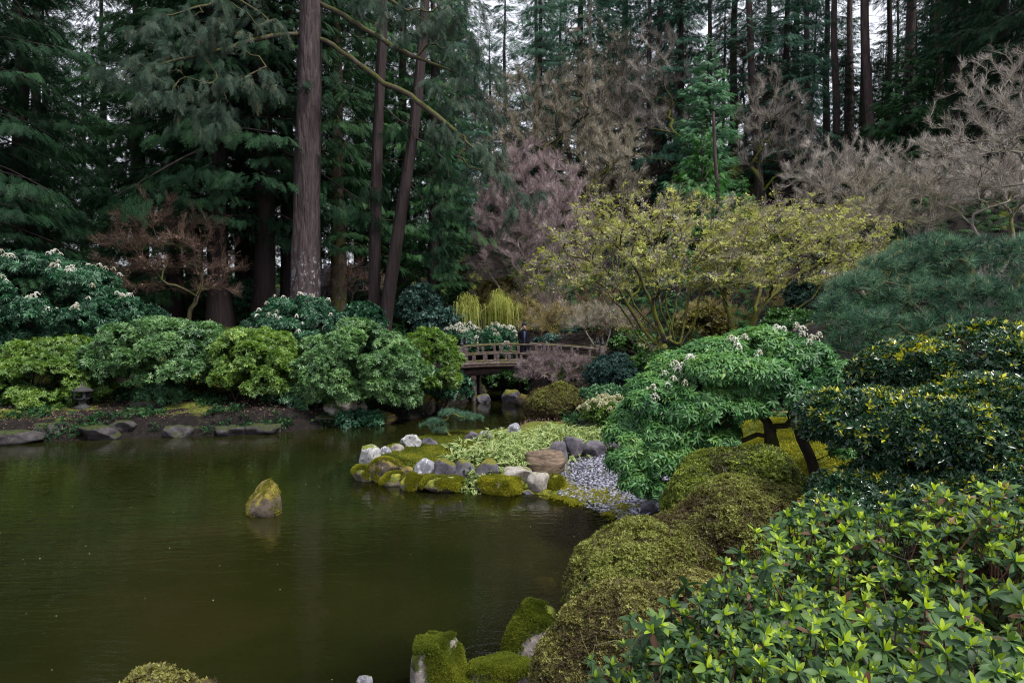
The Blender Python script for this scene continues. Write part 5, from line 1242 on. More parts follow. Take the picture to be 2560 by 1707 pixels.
shrub('rhododendron_shrub', 'bright yellow-green shrub leaning over the bank left of the white-budded shrub', (520, 820, 756, 1030), 21.8, 106, 'rhodo_yellow', RH, .105, 12000, lobe=.32, nl=58, zmin=-.4, base=(590, 1045), trunk_h=.3, group=BANKS)
shrub('pieris_shrub', 'deep green shrub with white flower tips in front of the big fir', (598, 748, 885, 985), 25.5, 107, 'pieris_dark', PI, .12, 14000, lobe=.38, nl=66, flowers=('flower_white', 80, .13, -.1), base=(745, 990), group=BANKS)
shrub('rhododendron_shrub', 'big round mid-green shrub reaching down to the pale rock ledge', (740, 808, 1066, 1062), 22.0, 108, 'rhodo_green', RH, .105, 19000, lobe=.36, nl=86, base=(880, 1040), group=BANKS)
shrub('rhododendron_shrub', 'round yellow-green shrub touching the left end of the bridge', (985, 820, 1156, 1020), 23.6, 109, 'rhodo_yellow', RH, .10, 9000, lobe=.3, nl=44, base=(1060, 1010), group=BANKS)
shrub('rhododendron_shrub', 'small dark shrub overhanging the water right of the yellow-green one', (650, 960, 800, 1060), 21.6, 110, 'rhodo_blue', RH, .105, 2400, lobe=.26, nl=14, base=(720, 1062), group=BANKS)
shrub('evergreen_shrub', 'dark green shrub spilling down beside the bridge pier', (1040, 925, 1185, 1015), 25.5, 111, 'pieris_dark', BX, .13, 1600, lobe=.3, nl=16)
shrub('pieris_shrub', 'shrub with many white flowers behind the left bridge railing', (1110, 815, 1300, 905), 33, 112, 'pieris_dark', PI, .15, 4500, lobe=.4, nl=20, flowers=('flower_white', 170, .15, -.5))
shrub('evergreen_shrub', 'dark shrub at the foot of the hanging cedar left of the willow', (1040, 770, 1175, 860), 34, 113, 'blue_green', BX, .16, 1800, lobe=.5, nl=16)
shrub('evergreen_shrub', 'olive shrub on the slope behind the person on the bridge', (1290, 770, 1450, 880), 36, 114, 'azalea_lower', BX, .16, 2600, lobe=.5, nl=18)
shrub('evergreen_shrub', 'blue-green shrub behind the far right bridge post', (1395, 800, 1530, 890), 33, 115, 'blue_green', BX, .16, 1700, lobe=.45, nl=16)
shrub('evergreen_shrub', 'blue-green feathery shrub at the right end of the bridge', (1466, 890, 1590, 985), 22.5, 116, 'blue_green', BX, .10, 3000, lobe=.25, nl=26)
shrub('evergreen_shrub', 'low leafy green shrub under the mossy maple', (1560, 880, 1700, 985), 22.8, 117, 'box_green', BX, .09, 3600, lobe=.26, nl=26)
shrub('evergreen_shrub', 'second low green shrub below the maple trunk', (1650, 875, 1790, 960), 23, 118, 'box_green', BX, .09, 2600, lobe=.3, nl=18)
shrub('evergreen_shrub', 'small glossy green shrub behind the cream-flowered one', (1452, 966, 1572, 1015), 19.5, 119, 'rhodo_blue', BX, .08, 1600, lobe=.2, nl=16)
shrub('pieris_shrub', 'low shrub covered in cream flowers above the stone row', (1452, 1000, 1590, 1072), 17.2, 120, 'rhodo_yellow', BX, .08, 1500, lobe=.2, nl=18, flowers=('flower_cream', 700, .07, -.8))
shrub('evergreen_shrub', 'dark low shrub beneath the bridge with many upright stems', (1205, 925, 1330, 975), 28.6, 121, 'box_green', BX, .13, 900, lobe=.3, nl=12, base=(1262, 1005), ns=9, trunk_h=.4)
shrub('evergreen_shrub', 'dark green shrub behind the leafless reddish shrub', (1380, 900, 1480, 985), 24.5, 122, 'box_green', BX, .11, 1600, lobe=.3, nl=14)
for i, (bx, mt, tm, lb, d) in enumerate([((1200, 700, 1330, 800), 'azalea_lower', BX, 'brownish-olive bush behind the yellow willow', 39), ((1320, 720, 1420, 800), 'blue_green', BX, 'small dark bush up the slope left of the maple', 40), ((1700, 780, 1820, 880), 'azalea_lower', BX, 'brown-tinged bush between the two maples', 28),
        ((1900, 780, 2060, 880), 'box_green', BX, 'dark bush behind the right maple under the pine', 20), ((1000, 720, 1100, 830), 'blue_green', BX, 'blue-green bush under the hanging cedar', 35), ((1960, 680, 2120, 800), 'blue_green', BX, 'dark bush on the slope left of the pine', 26), ((1850, 560, 2010, 680), 'box_green', BX, 'dark bush on the slope above the right maple', 33),
        ((300, 770, 420, 850), 'pieris_dark', BX, 'dark bush in shade under the layered maple', 27), ((540, 700, 640, 800), 'pieris_dark', BX, 'dark bush in shade between the cedar trunks', 33), ((860, 760, 960, 860), 'pieris_dark', BX, 'dark bush at the foot of the thin straight trunk', 27.5)]):
    shrub('evergreen_shrub', lb, bx, d, 130 + i, mt, tm, .005 * d, 1800, lobe=.018 * d, nl=16)

# --- leafless reddish shrub hiding the right part of the bridge
for i, (bx, mt, tm, d, sz, n, lb) in enumerate([((120, 1035, 235, 1082), 'rhodo_blue', RH, 20.4, .11, 1300, 'low dark shrub hanging over the water under the yellow-green shrub'), ((300, 1020, 420, 1072), 'rhodo_green', RH, 20.8, .11, 1300, 'low green tuft growing between the ledge stones under the widest shrub'),
        ((480, 1030, 600, 1078), 'rhodo_blue', RH, 20.6, .11, 1300, 'low dark tuft on the bank below the gap between two shrubs'), ((830, 1030, 960, 1072), 'pieris_dark', BX, 21.4, .09, 1400, 'low dark growth along the water beside the pale ledge'), ((-40, 1030, 60, 1090), 'rhodo_blue', RH, 20.0, .12, 1300, 'low dark shrub at the water at the left edge'),
        ((1330, 840, 1440, 900), 'blue_green', BX, 31.5, .12, 1500, 'dark shrub seen over the right part of the railing'), ((1420, 820, 1530, 890), 'azalea_lower', BX, 32.5, .12, 1500, 'brownish shrub behind the right bridge posts'), ((1520, 830, 1640, 900), 'box_green', BX, 29, .11, 1700, 'dark green shrub at the foot of the left maple stems'), ((1250, 850, 1350, 900), 'box_green', BX, 33, .12, 1300, 'dark green shrub low behind the person')]):
    shrub('evergreen_shrub', lb, bx, d, 170 + i, mt, tm, sz, n, lobe=.28, nl=14)
bare_tree('azalea_shrub', 'leafless pinkish-brown shrub with mossy limbs hiding the right part of the bridge', (1425, 990), (1290, 866, 1488, 990), 24.0, 140, n=260, stems=5, bark='bark_mossy', twig=('twig_pink', 3600, .24),
    leaves=[('twig_brown', 600, .03, BUD, .05, 'buds')], rt=.004, rmax=.07, ry=1.3, step=.15, wig=.2, w_path=.3, shell=.6, zlo=-.35, cat='shrub', twlen=(.6, 1.2))
bare_tree('bare_shrub', 'low leafless brown shrub below the pinkish one', (1450, 1020), (1400, 960, 1500, 1015), 22.5, 141, n=80, stems=5, bark='bark_brown', twig=('twig_brown', 1200, .2), rt=.003, rmax=.03, step=.12, cat='shrub')
bare_tree('bare_shrub', 'beige leafless bush right behind the bridge railing', (1400, 850), (1300, 760, 1480, 860), 34.0, 142, n=140, stems=6, bark='bark_mossy', twig=('twig_beige', 1700, .5), rt=.005, rmax=.05, step=.25, cat='shrub')
bare_tree('bare_shrub', 'dusky leafless bush left of the mossy maple trunks', (1500, 860), (1410, 760, 1590, 860), 30.0, 143, n=140, stems=6, bark='bark_grey', twig=('twig_beige', 1900, .4), rt=.005, rmax=.05, step=.25, cat='shrub')
bare_tree('bare_shrub', 'olive-brown leafless bush climbing the slope behind the person', (1330, 830), (1250, 690, 1420, 830), 37.0, 144, n=140, stems=6, bark='bark_mossy', twig=('twig_beige', 2000, .5), leaves=[('bud_yellow', 300, .06, BUD, .1, 'buds')], rt=.006, rmax=.05, step=.3, cat='shrub')

# --- round clipped bush by the stream
def clipped(name, label, lobes, base, n, size, seed, mat, tmpls=AZ, thick=.12, bumps_=.06, core='twig_brown', twn=1500, tws=.1, up=.5, cat='shrub', zlo=-.3, rnd_f=None, noise_s=2.2, holes=-.42, group=None, ncl=6):
    """dense clipped bush; lobes: list of (center, radii) in world space"""
    rng = np.random.default_rng(seed); b = np.array([base[0], base[1], H(base[0], base[1]) - .03])
    o = thing(name, label, cat, tuple(b), group=group); L = [(np.array(c) - b, np.array(r)) for c, r in lobes]
    P, N = lobe_points(L, n, rng, zlo, thick, cut=.94)
    off = Vector((seed * 1.3, 0, 0)); nz = np.array([mnoise.noise(Vector(p * noise_s) + off) for p in P]); n2 = np.array([mnoise.noise(Vector(p * noise_s * 4) + off) for p in P])
    P = P + N * (nz * bumps_ * 1.6 + n2 * bumps_ * .5)[:, None]
    ok = (n2 > holes) & (P[:, 2] > 0); P, N, nz, n2 = P[ok], N[ok], nz[ok], n2[ok]
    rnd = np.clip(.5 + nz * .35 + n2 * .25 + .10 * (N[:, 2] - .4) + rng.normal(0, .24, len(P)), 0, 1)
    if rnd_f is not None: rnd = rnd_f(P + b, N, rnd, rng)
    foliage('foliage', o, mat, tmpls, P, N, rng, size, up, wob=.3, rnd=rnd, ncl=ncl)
    Pt, Nt = lobe_points(L, twn, rng, zlo, .35, cut=.9)
    if twn:
        x = Nt + rng.normal(0, .5, Nt.shape) + np.array([0, 0, .4])
        spread('twigs', o, LM[core], TW, Pt - Nt * tws * .8, x, rand_dirs(len(Pt), rng), tws * rng.uniform(.7, 1.3, len(Pt)), rng, kind='stuff')
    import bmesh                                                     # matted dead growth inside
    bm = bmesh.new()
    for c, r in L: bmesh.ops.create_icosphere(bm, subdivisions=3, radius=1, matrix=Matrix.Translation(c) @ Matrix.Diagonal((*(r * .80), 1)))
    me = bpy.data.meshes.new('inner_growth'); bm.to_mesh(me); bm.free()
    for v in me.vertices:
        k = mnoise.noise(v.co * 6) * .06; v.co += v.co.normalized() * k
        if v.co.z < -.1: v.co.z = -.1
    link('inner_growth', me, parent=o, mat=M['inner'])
    T = np.array([c + r * d * .85 for c, r in L for d in rand_dirs(7, rng) if d[2] > -.3])
    stems(o, T, seed + 5, 'bark_mossy2', 4, rt=.004, rmax=.03, spread=.2, hgt=.15)
    return o, P, N
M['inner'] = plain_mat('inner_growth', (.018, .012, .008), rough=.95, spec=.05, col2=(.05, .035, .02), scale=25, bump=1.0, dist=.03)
def wl(px, py, d, rx, ry, rz): return (W(px, py, d), (rx, ry, rz))
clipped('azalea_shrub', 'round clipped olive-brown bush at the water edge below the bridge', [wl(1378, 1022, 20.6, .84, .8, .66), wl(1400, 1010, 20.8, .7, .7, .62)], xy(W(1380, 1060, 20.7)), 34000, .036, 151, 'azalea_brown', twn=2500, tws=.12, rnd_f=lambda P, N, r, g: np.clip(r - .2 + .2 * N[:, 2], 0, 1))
# --- big right-hand mounds above the beach
clipped('azalea_shrub', 'upper green clipped mound at the foot of the white-flowered shrub trunks', [wl(1855, 1235, 8.6, .86, .8, .60), wl(1770, 1260, 8.3, .5, .6, .46)], xy(W(1860, 1200, 8.6)), 60000, .026, 152, 'azalea_small', twn=2500)
clipped('azalea_shrub', 'largest clipped dome, brownish and finely textured, in the middle of the slope', [wl(1870, 1425, 6.9, 1.0, .85, .90), wl(1990, 1375, 7.1, .60, .6, .62), wl(1720, 1440, 6.8, .62, .6, .66)], xy(W(1880, 1400, 6.9)), 130000, .0205, 153, 'azalea_brown', twn=5000, tws=.09, bumps_=.045)
clipped('azalea_shrub', 'yellower clipped dome reaching out over the pond, left of the largest dome', [wl(1610, 1460, 6.4, .72, .66, .56), wl(1520, 1485, 6.3, .42, .5, .42)], xy(W(1600, 1430, 6.5)), 74000, .0215, 158, 'azalea_brown', twn=4000, tws=.09, bumps_=.07, rnd_f=lambda P, N, r, g: np.clip(r + .14, 0, 1))
clipped('azalea_shrub', 'lower ragged clipped mound with mossy stems near the mossy boulders', [wl(1580, 1650, 5.0, .60, .52, .56), wl(1455, 1690, 4.95, .32, .4, .36), wl(1740, 1600, 5.0, .45, .5, .46)], xy(W(1600, 1640, 5.0)), 80000, .0185, 154, 'azalea_lower', twn=6000, tws=.09)
clipped('azalea_shrub', 'small yellow-green bush tops poking up at the bottom edge over the pond', [wl(390, 1768, 4.5, .24, .25, .2), wl(490, 1772, 4.5, .22, .25, .18), wl(570, 1778, 4.5, .16, .2, .16), wl(335, 1785, 4.5, .16, .2, .17)], xy(W(450, 1800, 4.6)), 9000, .024, 155, 'azalea_lower', twn=700, tws=.07, bumps_=.12)
clipped('evergreen_shrub', 'dark glossy ground-hugging shrub between the brown mound and the clipped holly', [wl(2250, 1260, 6.4, .8, .7, .35), wl(2480, 1240, 6.2, .7, .7, .38), wl(2120, 1330, 6.0, .45, .5, .3), wl(2620, 1230, 6, .6, .6, .4)], xy(W(2300, 1300, 6.2)), 17000, .045, 156, 'holly', HO, twn=1500,
    rnd_f=lambda P, N, r, g: np.where(g.random(len(P)) < .025, .95, r * .6))
# --- clipped holly in two cloud tiers
def holly(name, label, lobes, base, n, seed, fy):
    def rf(P, N, r, g):
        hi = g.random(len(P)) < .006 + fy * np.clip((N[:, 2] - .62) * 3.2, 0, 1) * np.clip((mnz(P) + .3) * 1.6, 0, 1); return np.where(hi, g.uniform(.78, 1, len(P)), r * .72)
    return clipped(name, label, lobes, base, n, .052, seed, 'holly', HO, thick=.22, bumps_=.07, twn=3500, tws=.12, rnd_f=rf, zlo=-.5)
def mnz(P): return np.array([mnoise.noise(Vector(p * 1.6)) for p in P])
holly('holly_tree', 'upper tier of the clipped dark holly, its top edged in yellow-green leaves', [wl(2330, 915, 7.3, .75, .6, .27), wl(2520, 900, 7.2, .75, .65, .34), wl(2230, 940, 7.4, .42, .4, .2), wl(2700, 900, 7.2, .7, .6, .36)], xy(W(2450, 1000, 7.2)), 21000, 161, .55)
holly('holly_tree', 'lower wide tier of the clipped dark holly beside the white-flowered shrub', [wl(2160, 1055, 6.7, .55, .5, .30), wl(2330, 1085, 6.5, .7, .6, .40), wl(2520, 1060, 6.5, .7, .65, .46), wl(2080, 1035, 6.9, .33, .35, .2), wl(2680, 1060, 6.4, .6, .6, .5)], xy(W(2400, 1200, 6.5)), 34000, 162, .3)
# ================================================================ big flowering shrub on the right (pieris), pine, small pine
def pieris():
    rng = np.random.default_rng(201); b = np.array([*xy(W(1945, 1120, 9.9)), 0]); b[2] = H(b[0], b[1]) - .05
    o = thing('pieris_shrub', 'large spreading glossy green shrub with white flower sprays arching over the pebble beach', 'shrub', tuple(b))
    L = [(W(*c[:3]) - b, np.array([c[3], c[4], c[5]])) for c in [
        (1800, 900, 10.0, .62, .6, .34), (1900, 870, 10.3, .6, .6, .32), (1700, 930, 9.9, .5, .5, .30), (1640, 985, 9.7, .45, .45, .3), (1990, 900, 10.2, .55, .5, .32), (2070, 950, 10.0, .5, .5, .3),
        (2110, 1000, 9.7, .35, .4, .24), (1850, 960, 9.6, .55, .45, .3), (1950, 990, 9.5, .5, .4, .26), (1750, 1000, 9.4, .5, .4, .3), (1600, 1055, 9.5, .4, .4, .32), (1660, 1090, 9.3, .42, .4, .3),
        (1580, 1120, 9.3, .3, .35, .3), (1640, 1150, 9.2, .32, .35, .28), (1720, 1080, 9.3, .3, .3, .26), (1600, 1180, 9.2, .2, .25, .16), (1700, 1170, 9.4, .2, .25, .16), (2040, 1040, 9.6, .3, .35, .2), (1790, 1080, 9.9, .35, .35, .22),
        (1560, 1150, 9.2, .24, .3, .26), (1590, 1205, 9.1, .24, .25, .2), (1650, 1225, 9.1, .22, .25, .16), (1740, 1150, 9.3, .32, .3, .24), (1790, 1110, 9.3, .3, .3, .2), (1690, 1140, 9.2, .3, .3, .22), (1540, 1090, 9.4, .2, .25, .22), (1860, 1020, 9.3, .3, .25, .16), (1700, 1035, 9.2, .34, .3, .2), (1790, 1035, 9.2, .34, .3, .2), (1620, 1010, 9.3, .3, .3, .2), (1900, 940, 9.4, .5, .35, .24), (1800, 930, 9.3, .5, .35, .24), (2000, 1000, 9.4, .35, .3, .2), (2090, 1060, 9.5, .3, .3, .18), (1690, 1210, 9.1, .12, .15, .08), (1560, 1060, 9.6, .2, .25, .22)]]
    P, N = lobe_points(L, 17000, rng, -.5, .4, cut=.85)
    nz = np.array([mnoise.noise(Vector(p * 2.6)) for p in P]); ok = nz > -.3; P, N, nz = P[ok], N[ok], nz[ok]
    # keep the window under the crown where trunks show
    px, py = px_of(P + b)
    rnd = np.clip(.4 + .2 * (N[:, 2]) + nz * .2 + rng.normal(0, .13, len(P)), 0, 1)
    near = np.argsort(P[:, 1] + b[1] - 0.0 * P[:, 2])[:34]; near = near[:34]
    mask = np.ones(len(P), bool); mask[near] = False
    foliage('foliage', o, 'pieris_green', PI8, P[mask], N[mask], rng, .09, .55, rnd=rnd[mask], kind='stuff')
    leaf_pieces(o, P[near], N[near], rng, .09, leaf8(.13, .05, .35), 'pieris_green', 9, -35, 30, .4, maxn=300)
    T = P[rng.choice(len(P), 230)] * .93
    sk = Skel((0, 0, 0)); pre = [[(1925, 1075, 9.9), (1895, 1035, 9.9), (1870, 1005, 9.9), (1830, 985, 9.9)], [(1870, 1005, 9.9), (1800, 1000, 9.7), (1770, 1040, 9.6), (1740, 1070, 9.5), (1700, 1100, 9.4)],
        [(1880, 1010, 9.9), (1900, 960, 10), (1920, 910, 10.1)], [(1800, 1000, 9.7), (1720, 1010, 9.6), (1660, 1040, 9.5)]]
    for pth in pre:
        pts = [W(*q) - b for q in pth]; PP = np.array(sk.P); j = int(np.argmin(np.linalg.norm(PP - pts[0], axis=1)))
        for q in pts: j = sk.curve(j, q, rng, .12, .1)
    sk.grow(T, rng, .15, .12, .2, .3); sk.radii(.004, 2.3, rmax=.10); v, f = sk.tubes(8, flare=.2)
    link('trunk', make_mesh('trunk', v, f, smooth=True), parent=o, mat=M['bark_mossy2'])
    fl = []
    for (x, y, d) in [(1830, 845, 9.6), (1845, 860, 9.5), (1950, 815, 10), (1935, 822, 10), (1995, 822, 10), (2010, 818, 10), (1870, 830, 9.8), (2030, 845, 9.8), (1700, 905, 9.4), (1690, 915, 9.4), (1742, 905, 9.4), (1735, 920, 9.3), (1720, 930, 9.3), (1745, 895, 9.5),
                      (1652, 925, 9.5), (1640, 970, 9.3), (1630, 985, 9.2), (1668, 962, 9.3), (1572, 995, 9.4), (1765, 872, 9.7), (1900, 890, 9.4), (1700, 940, 9.2), (1620, 978, 9.3), (1640, 960, 9.3), (2040, 838, 9.8), (1712, 892, 9.4)]:
        q = W(x, y, d) - b; fl += [q + rng.normal(0, .035, 3) for _ in range(2)]
    flower_sprays(o, np.array(fl), rng, .085, 'flower_white')
    # second trunk just behind
    b2 = np.array([*xy(W(2040, 1180, 10.2)), 0]); b2[2] = H(b2[0], b2[1]) - .05
    o2 = thing('pieris_shrub', 'dark-stemmed shrub whose trunk leans beside the moss lawn behind the flowering shrub', 'shrub', tuple(b2))
    sk = Skel((0, 0, 0)); j = 0
    for q in [(2015, 1120, 10.2), (1990, 1060, 10.2), (1985, 1010, 10.2), (1975, 960, 10.3)]: j = sk.curve(j, W(*q) - b2, rng, .15, .08)
    L2_ = [(W(*c[:3]) - b2, np.array(c[3:])) for c in [(2020, 960, 10.5, .6, .5, .3), (2090, 1010, 10.4, .45, .4, .24), (1960, 930, 10.7, .5, .5, .3), (2120, 1130, 10.0, .25, .3, .12), (2060, 1060, 10.2, .3, .3, .15)]]
    P2, N2 = lobe_points(L2_, 1500, rng, -.5, .4, cut=.85); foliage('foliage', o2, 'pieris_green', PI8, P2, N2, rng, .10, .5)
    sk.grow(P2[rng.choice(len(P2), 60)] * .93, rng, .2, .1, .2, .3); sk.radii(.004, 2.3, rmax=.085); v, f = sk.tubes(8)
    link('trunk', make_mesh('trunk', v, f, smooth=True), parent=o2, mat=M['bark_dark'])

def leaf_pieces(parent, P, N, rng, size, tmpl, mat, nleaf, lo, hi, up, maxn=300, variants=10, name='leaf', rn=(.2, .6), inner=0, inner_tmpl=None):
    """single leaves as parts, arranged in rosettes; meshes shared"""
    key = (name, mat)
    ms = []
    for k in range(variants):
        ms.append(make_mesh(name, tmpl[0], tmpl[1], np.full(len(tmpl[1]), rn[0] + (rn[1] - rn[0]) * k / (variants - 1)), mats=[LM[mat]]))
    mi = [make_mesh(name, (inner_tmpl or tmpl)[0], (inner_tmpl or tmpl)[1], np.full(len((inner_tmpl or tmpl)[1]), r), mats=[LM[mat]]) for r in (.8, .88, .95)]
    cnt = 0
    for p, n in zip(P, N):
        Z = unit(n + np.array([0, 0, up]) + rng.normal(0, .25, 3)); X = unit(np.cross(Z, rng.normal(size=3))); Y = np.cross(Z, X); s = size * rng.uniform(.85, 1.25)
        base = Matrix(((X[0], Y[0], Z[0]), (X[1], Y[1], Z[1]), (X[2], Y[2], Z[2]))).to_4x4(); base.translation = Vector(p)
        for k in range(nleaf + inner):
            if cnt >= maxn: return
            inn = k >= nleaf
            el = math.radians(rng.uniform(50, 75) if inn else rng.uniform(lo, hi)); az = k * 2.399963 + rng.uniform(-.2, .2); sc = s * rng.uniform(.8, 1.1) * (.6 if inn else 1)
            Mx = base @ Matrix.Rotation(az, 4, 'Z') @ Matrix.Rotation(-el, 4, 'Y') @ Matrix.Translation((.04 * s, 0, 0)) @ Matrix.Rotation(rng.uniform(-.35, .35), 4, 'X') @ Matrix.Scale(sc, 4)
            me = mi[rng.integers(0, 3)] if inn else ms[rng.integers(0, variants)]
            q = bpy.data.objects.new(name, me); COL.objects.link(q); q.parent = parent; q.matrix_local = Mx; cnt += 1
pieris()

def pine(name, label, base, d, blobs, ntuft, nl, seed, mat, bark, nt=(44, .010), rmax=.09, candles=0, wig=.15, twist=()):
    rng = np.random.default_rng(seed); b = np.array([*xy(W(*base, d)), 0]); b[2] = H(b[0], b[1]) - .05
    o = thing(name, label, 'tree', tuple(b)); L = [(W(*c[:3]) - b, np.array(c[3:])) for c in blobs]
    P, N = lobe_points(L, ntuft, rng, -.45, .55, cut=.7)
    ns = [needles(nt[0], nt[1], s, 5, 80) for s in (1, 2, 3)]
    foliage('needles', o, mat, ns, P, N, rng, nl, .7, wob=.35, rnd=rng.uniform(0, 1, len(P)))
    sk = Skel((0, 0, 0)); j = 0
    for q in twist: j = sk.curve(j, W(*q) - b, rng, nl * .8, .12)
    sk.grow(P[rng.choice(len(P), min(260, len(P)))] - N[:1] * 0, rng, nl * 1.2, wig, .2, .3); sk.radii(nl * .035, 2.2, rmax=rmax); v, f = sk.tubes(6)
    link('trunk', make_mesh('trunk', v, f, smooth=True), parent=o, mat=M[bark])
    if candles:
        k = rng.choice(np.where(N[:, 2] > .2)[0], candles); cv = np.array([[.05, 0, 0], [-.025, .043, 0], [-.025, -.043, 0], [0, 0, 1.0]]); cf = np.array([[0, 1, 3], [1, 2, 3], [2, 0, 3]])
        mg = scatter(cv, cf, P[k], perp(np.tile([0, 0, 1.0], (candles, 1)), rng), np.tile([0, 0, 1.0], (candles, 1)) + rng.normal(0, .2, (candles, 3)), nl * .6 * rng.uniform(.7, 1.2, candles), rng)
        link('candles', make_mesh('candles', *mg), parent=o, mat=LM['candle'], kind='stuff')
    return o
pine('pine_tree', 'broad blue-green pine with long needles behind the clipped holly', (2400, 900), 12.5, [
    (2330, 650, 13, 0.825, 0.8, 0.486), (2480, 660, 13, 0.88, 0.8, 0.54), (2600, 680, 12.8, 0.88, 0.8, 0.675), (2230, 690, 12.8, 0.66, 0.6, 0.459), (2140, 735, 12.5, 0.55, 0.5, 0.432), (2090, 790, 12.2, 0.44, 0.5, 0.432), (2290, 760, 12.2, 0.77, 0.6, 0.486),
    (2440, 770, 12, 0.88, 0.6, 0.54), (2180, 830, 11.8, 0.66, 0.5, 0.432), (2340, 840, 11.8, 0.77, 0.6, 0.432), (2560, 800, 11.8, 0.77, 0.6, 0.54), (2120, 870, 11.8, 0.44, 0.4, 0.27)], 1700, .20, 211, 'pine', 'bark_mossy2', nt=(46, .013), rmax=.11, candles=260)
pine('pine_tree', 'small gnarled pine leaning over the pond at the back of the mossy point', (1130, 1110), 16.8, [
    (1125, 1036, 17, .27, .25, .14), (1165, 1042, 17, .24, .25, .11), (1090, 1058, 16.9, .24, .22, .12), (1065, 1065, 16.8, .16, .2, .08), (1195, 1045, 17, .14, .15, .06), (1100, 1075, 16.8, .2, .2, .07)], 420, .10, 212, 'pine_small', 'bark_mossy', nt=(34, .018), rmax=.045, candles=30,
    twist=[(1112, 1100, 16.8), (1100, 1078, 16.8), (1122, 1062, 16.9), (1108, 1048, 17), (1150, 1052, 17)])
# ================================================================ rocks
rock('mossy upright boulder standing alone in the open water', (608, 1205, 690, 1292), 0.0, 'mossy_brown', 301, depth=.55, pointy=.55, cuts=10, tuft=1300, tw=.016, sink=.25)
PR = 'stones edging the mossy point'
for i, (lb, bx, zb, mt, kw) in enumerate([
    ('tall cracked grey rock at the tip of the mossy point', (896, 1114, 950, 1178), .06, 'lichen', dict(cuts=10)),
    ('small rounded blue-grey stone next to the tall rock at the tip', (946, 1116, 976, 1141), .3, 'grey', dict(cuts=5)),
    ('small pale stone between the blue-grey stone and the white-spotted one', (974, 1110, 1006, 1134), .3, 'pale', dict(cuts=6)),
    ('angular white-spotted rock at the back edge of the moss', (998, 1086, 1051, 1124), .3, 'lichen', dict(cuts=11)),
    ('low dark stone at the foot of the small pine', (1054, 1095, 1092, 1118), .3, 'dark_clean', dict(cuts=6)),
    ('smooth dark stone right of the small pine', (1161, 1078, 1201, 1106), .3, 'dark_clean', dict(cuts=5)),
    ('bluish rounded stone in the back row behind the striped bamboo', (1198, 1077, 1234, 1100), .3, 'grey', dict(cuts=5)),
    ('smallest pale stone of the back row', (1232, 1080, 1258, 1094), .3, 'pale', dict(cuts=5)),
    ('grey pointed stone standing near the round clipped bush', (1269, 1058, 1302, 1088), .3, 'grey', dict(cuts=9)),
    ('mossy yellow-green mound at the waterline of the tip', (878, 1166, 935, 1206), -.02, 'mossy', dict(tuft=5200, tw=.026, cuts=4)),
    ('brown mossy boulder behind the tip mounds', (922, 1146, 1000, 1200), .04, 'mossy_brown', dict(tuft=3000, tw=.022, cuts=6)),
    ('pointed grey rock with a moss cap and white specks', (1030, 1148, 1096, 1196), .12, 'grey', dict(cuts=9, pointy=.5)),
    ('low lichen-covered rock between the tip boulders', (994, 1168, 1036, 1194), .1, 'mossy_brown', dict(cuts=7)),
    ('dark bluish boulder with brown moss in the middle of the front row', (1086, 1146, 1138, 1216), .02, 'dark', dict(cuts=6, tuft=400)),
    ('dark smooth boulder beside the mossy one, front row', (1128, 1150, 1186, 1216), .02, 'dark', dict(cuts=6)),
    ('tall dark boulder under the bamboo leaves', (1186, 1148, 1250, 1216), .02, 'dark', dict(cuts=8, tuft=300)),
    ('low yellow-mossed stone left at the waterline', (950, 1184, 1014, 1218), -.03, 'mossy', dict(tuft=5200, tw=.026, cuts=4)),
    ('yellow-mossed stone just left of the longest mossy one', (1000, 1186, 1062, 1230), -.03, 'mossy', dict(tuft=5600, tw=.026, cuts=4)),
    ('longest yellow-mossed stone lying at the waterline', (1042, 1198, 1156, 1236), -.03, 'mossy', dict(tuft=9000, tw=.026, cuts=5, topflat=.5)),
    ('pale beige block below the bamboo leaves', (1244, 1172, 1332, 1212), .08, 'pale', dict(cuts=9, topflat=.5)),
    ('flat mossy stone at the waterline under the beige block', (1196, 1202, 1308, 1242), -.03, 'mossy', dict(tuft=7000, tw=.026, cuts=6, topflat=.5)),
    ('large layered brown rock at the corner of the pebble beach', (1318, 1130, 1414, 1192), .14, 'brown', dict(cuts=6, layers=.035, topflat=.55)),
    ('upright grey-beige stone at the water by the pebbles', (1320, 1184, 1372, 1236), -.02, 'pale', dict(cuts=7, topflat=.7)),
    ('yellow moss cushion between the upright stone and the pebbles', (1366, 1190, 1414, 1234), -.02, 'mossy', dict(tuft=5200, tw=.026, cuts=3)),
    ('thin mossy slab half under water before the pebbles', (1340, 1228, 1405, 1246), -.05, 'mossy', dict(tuft=600, cuts=4)),
    ('small dark stone left end of the row behind the pebbles', (1342, 1116, 1376, 1142), .3, 'dark_clean', dict(cuts=5)),
    ('purplish angular rock second in the row behind the pebbles', (1372, 1104, 1420, 1146), .3, 'dark_clean', dict(cuts=9)),
    ('tallest smooth rock in the row behind the pebbles', (1410, 1092, 1458, 1144), .28, 'dark_clean', dict(cuts=6)),
    ('long low rock in the row behind the pebbles', (1456, 1104, 1518, 1140), .3, 'dark_clean', dict(cuts=6)),
    ('dark rock half hidden by hanging shrub leaves at the end of the row', (1514, 1092, 1560, 1134), .3, 'dark', dict(cuts=6)),
    ('dark wedge-shaped stone at the foot of the brown mound', (1606, 1250, 1650, 1282), .1, 'dark_clean', dict(cuts=8)),
    ('flat reddish stone half under water near the beige block', (1300, 1226, 1345, 1242), -.05, 'dark', dict(cuts=6)),
]): rock(lb, bx, zb, mt, 310 + i, group=PR, **kw)
rock('round-topped boulder with a thick moss cap at the bottom edge', (1028, 1618, 1165, 1770), 0.0, 'mossy_near', 351, depth=.42, cuts=8, sub=5, tuft=24000, tw=.017, topflat=.7, sink=.2)
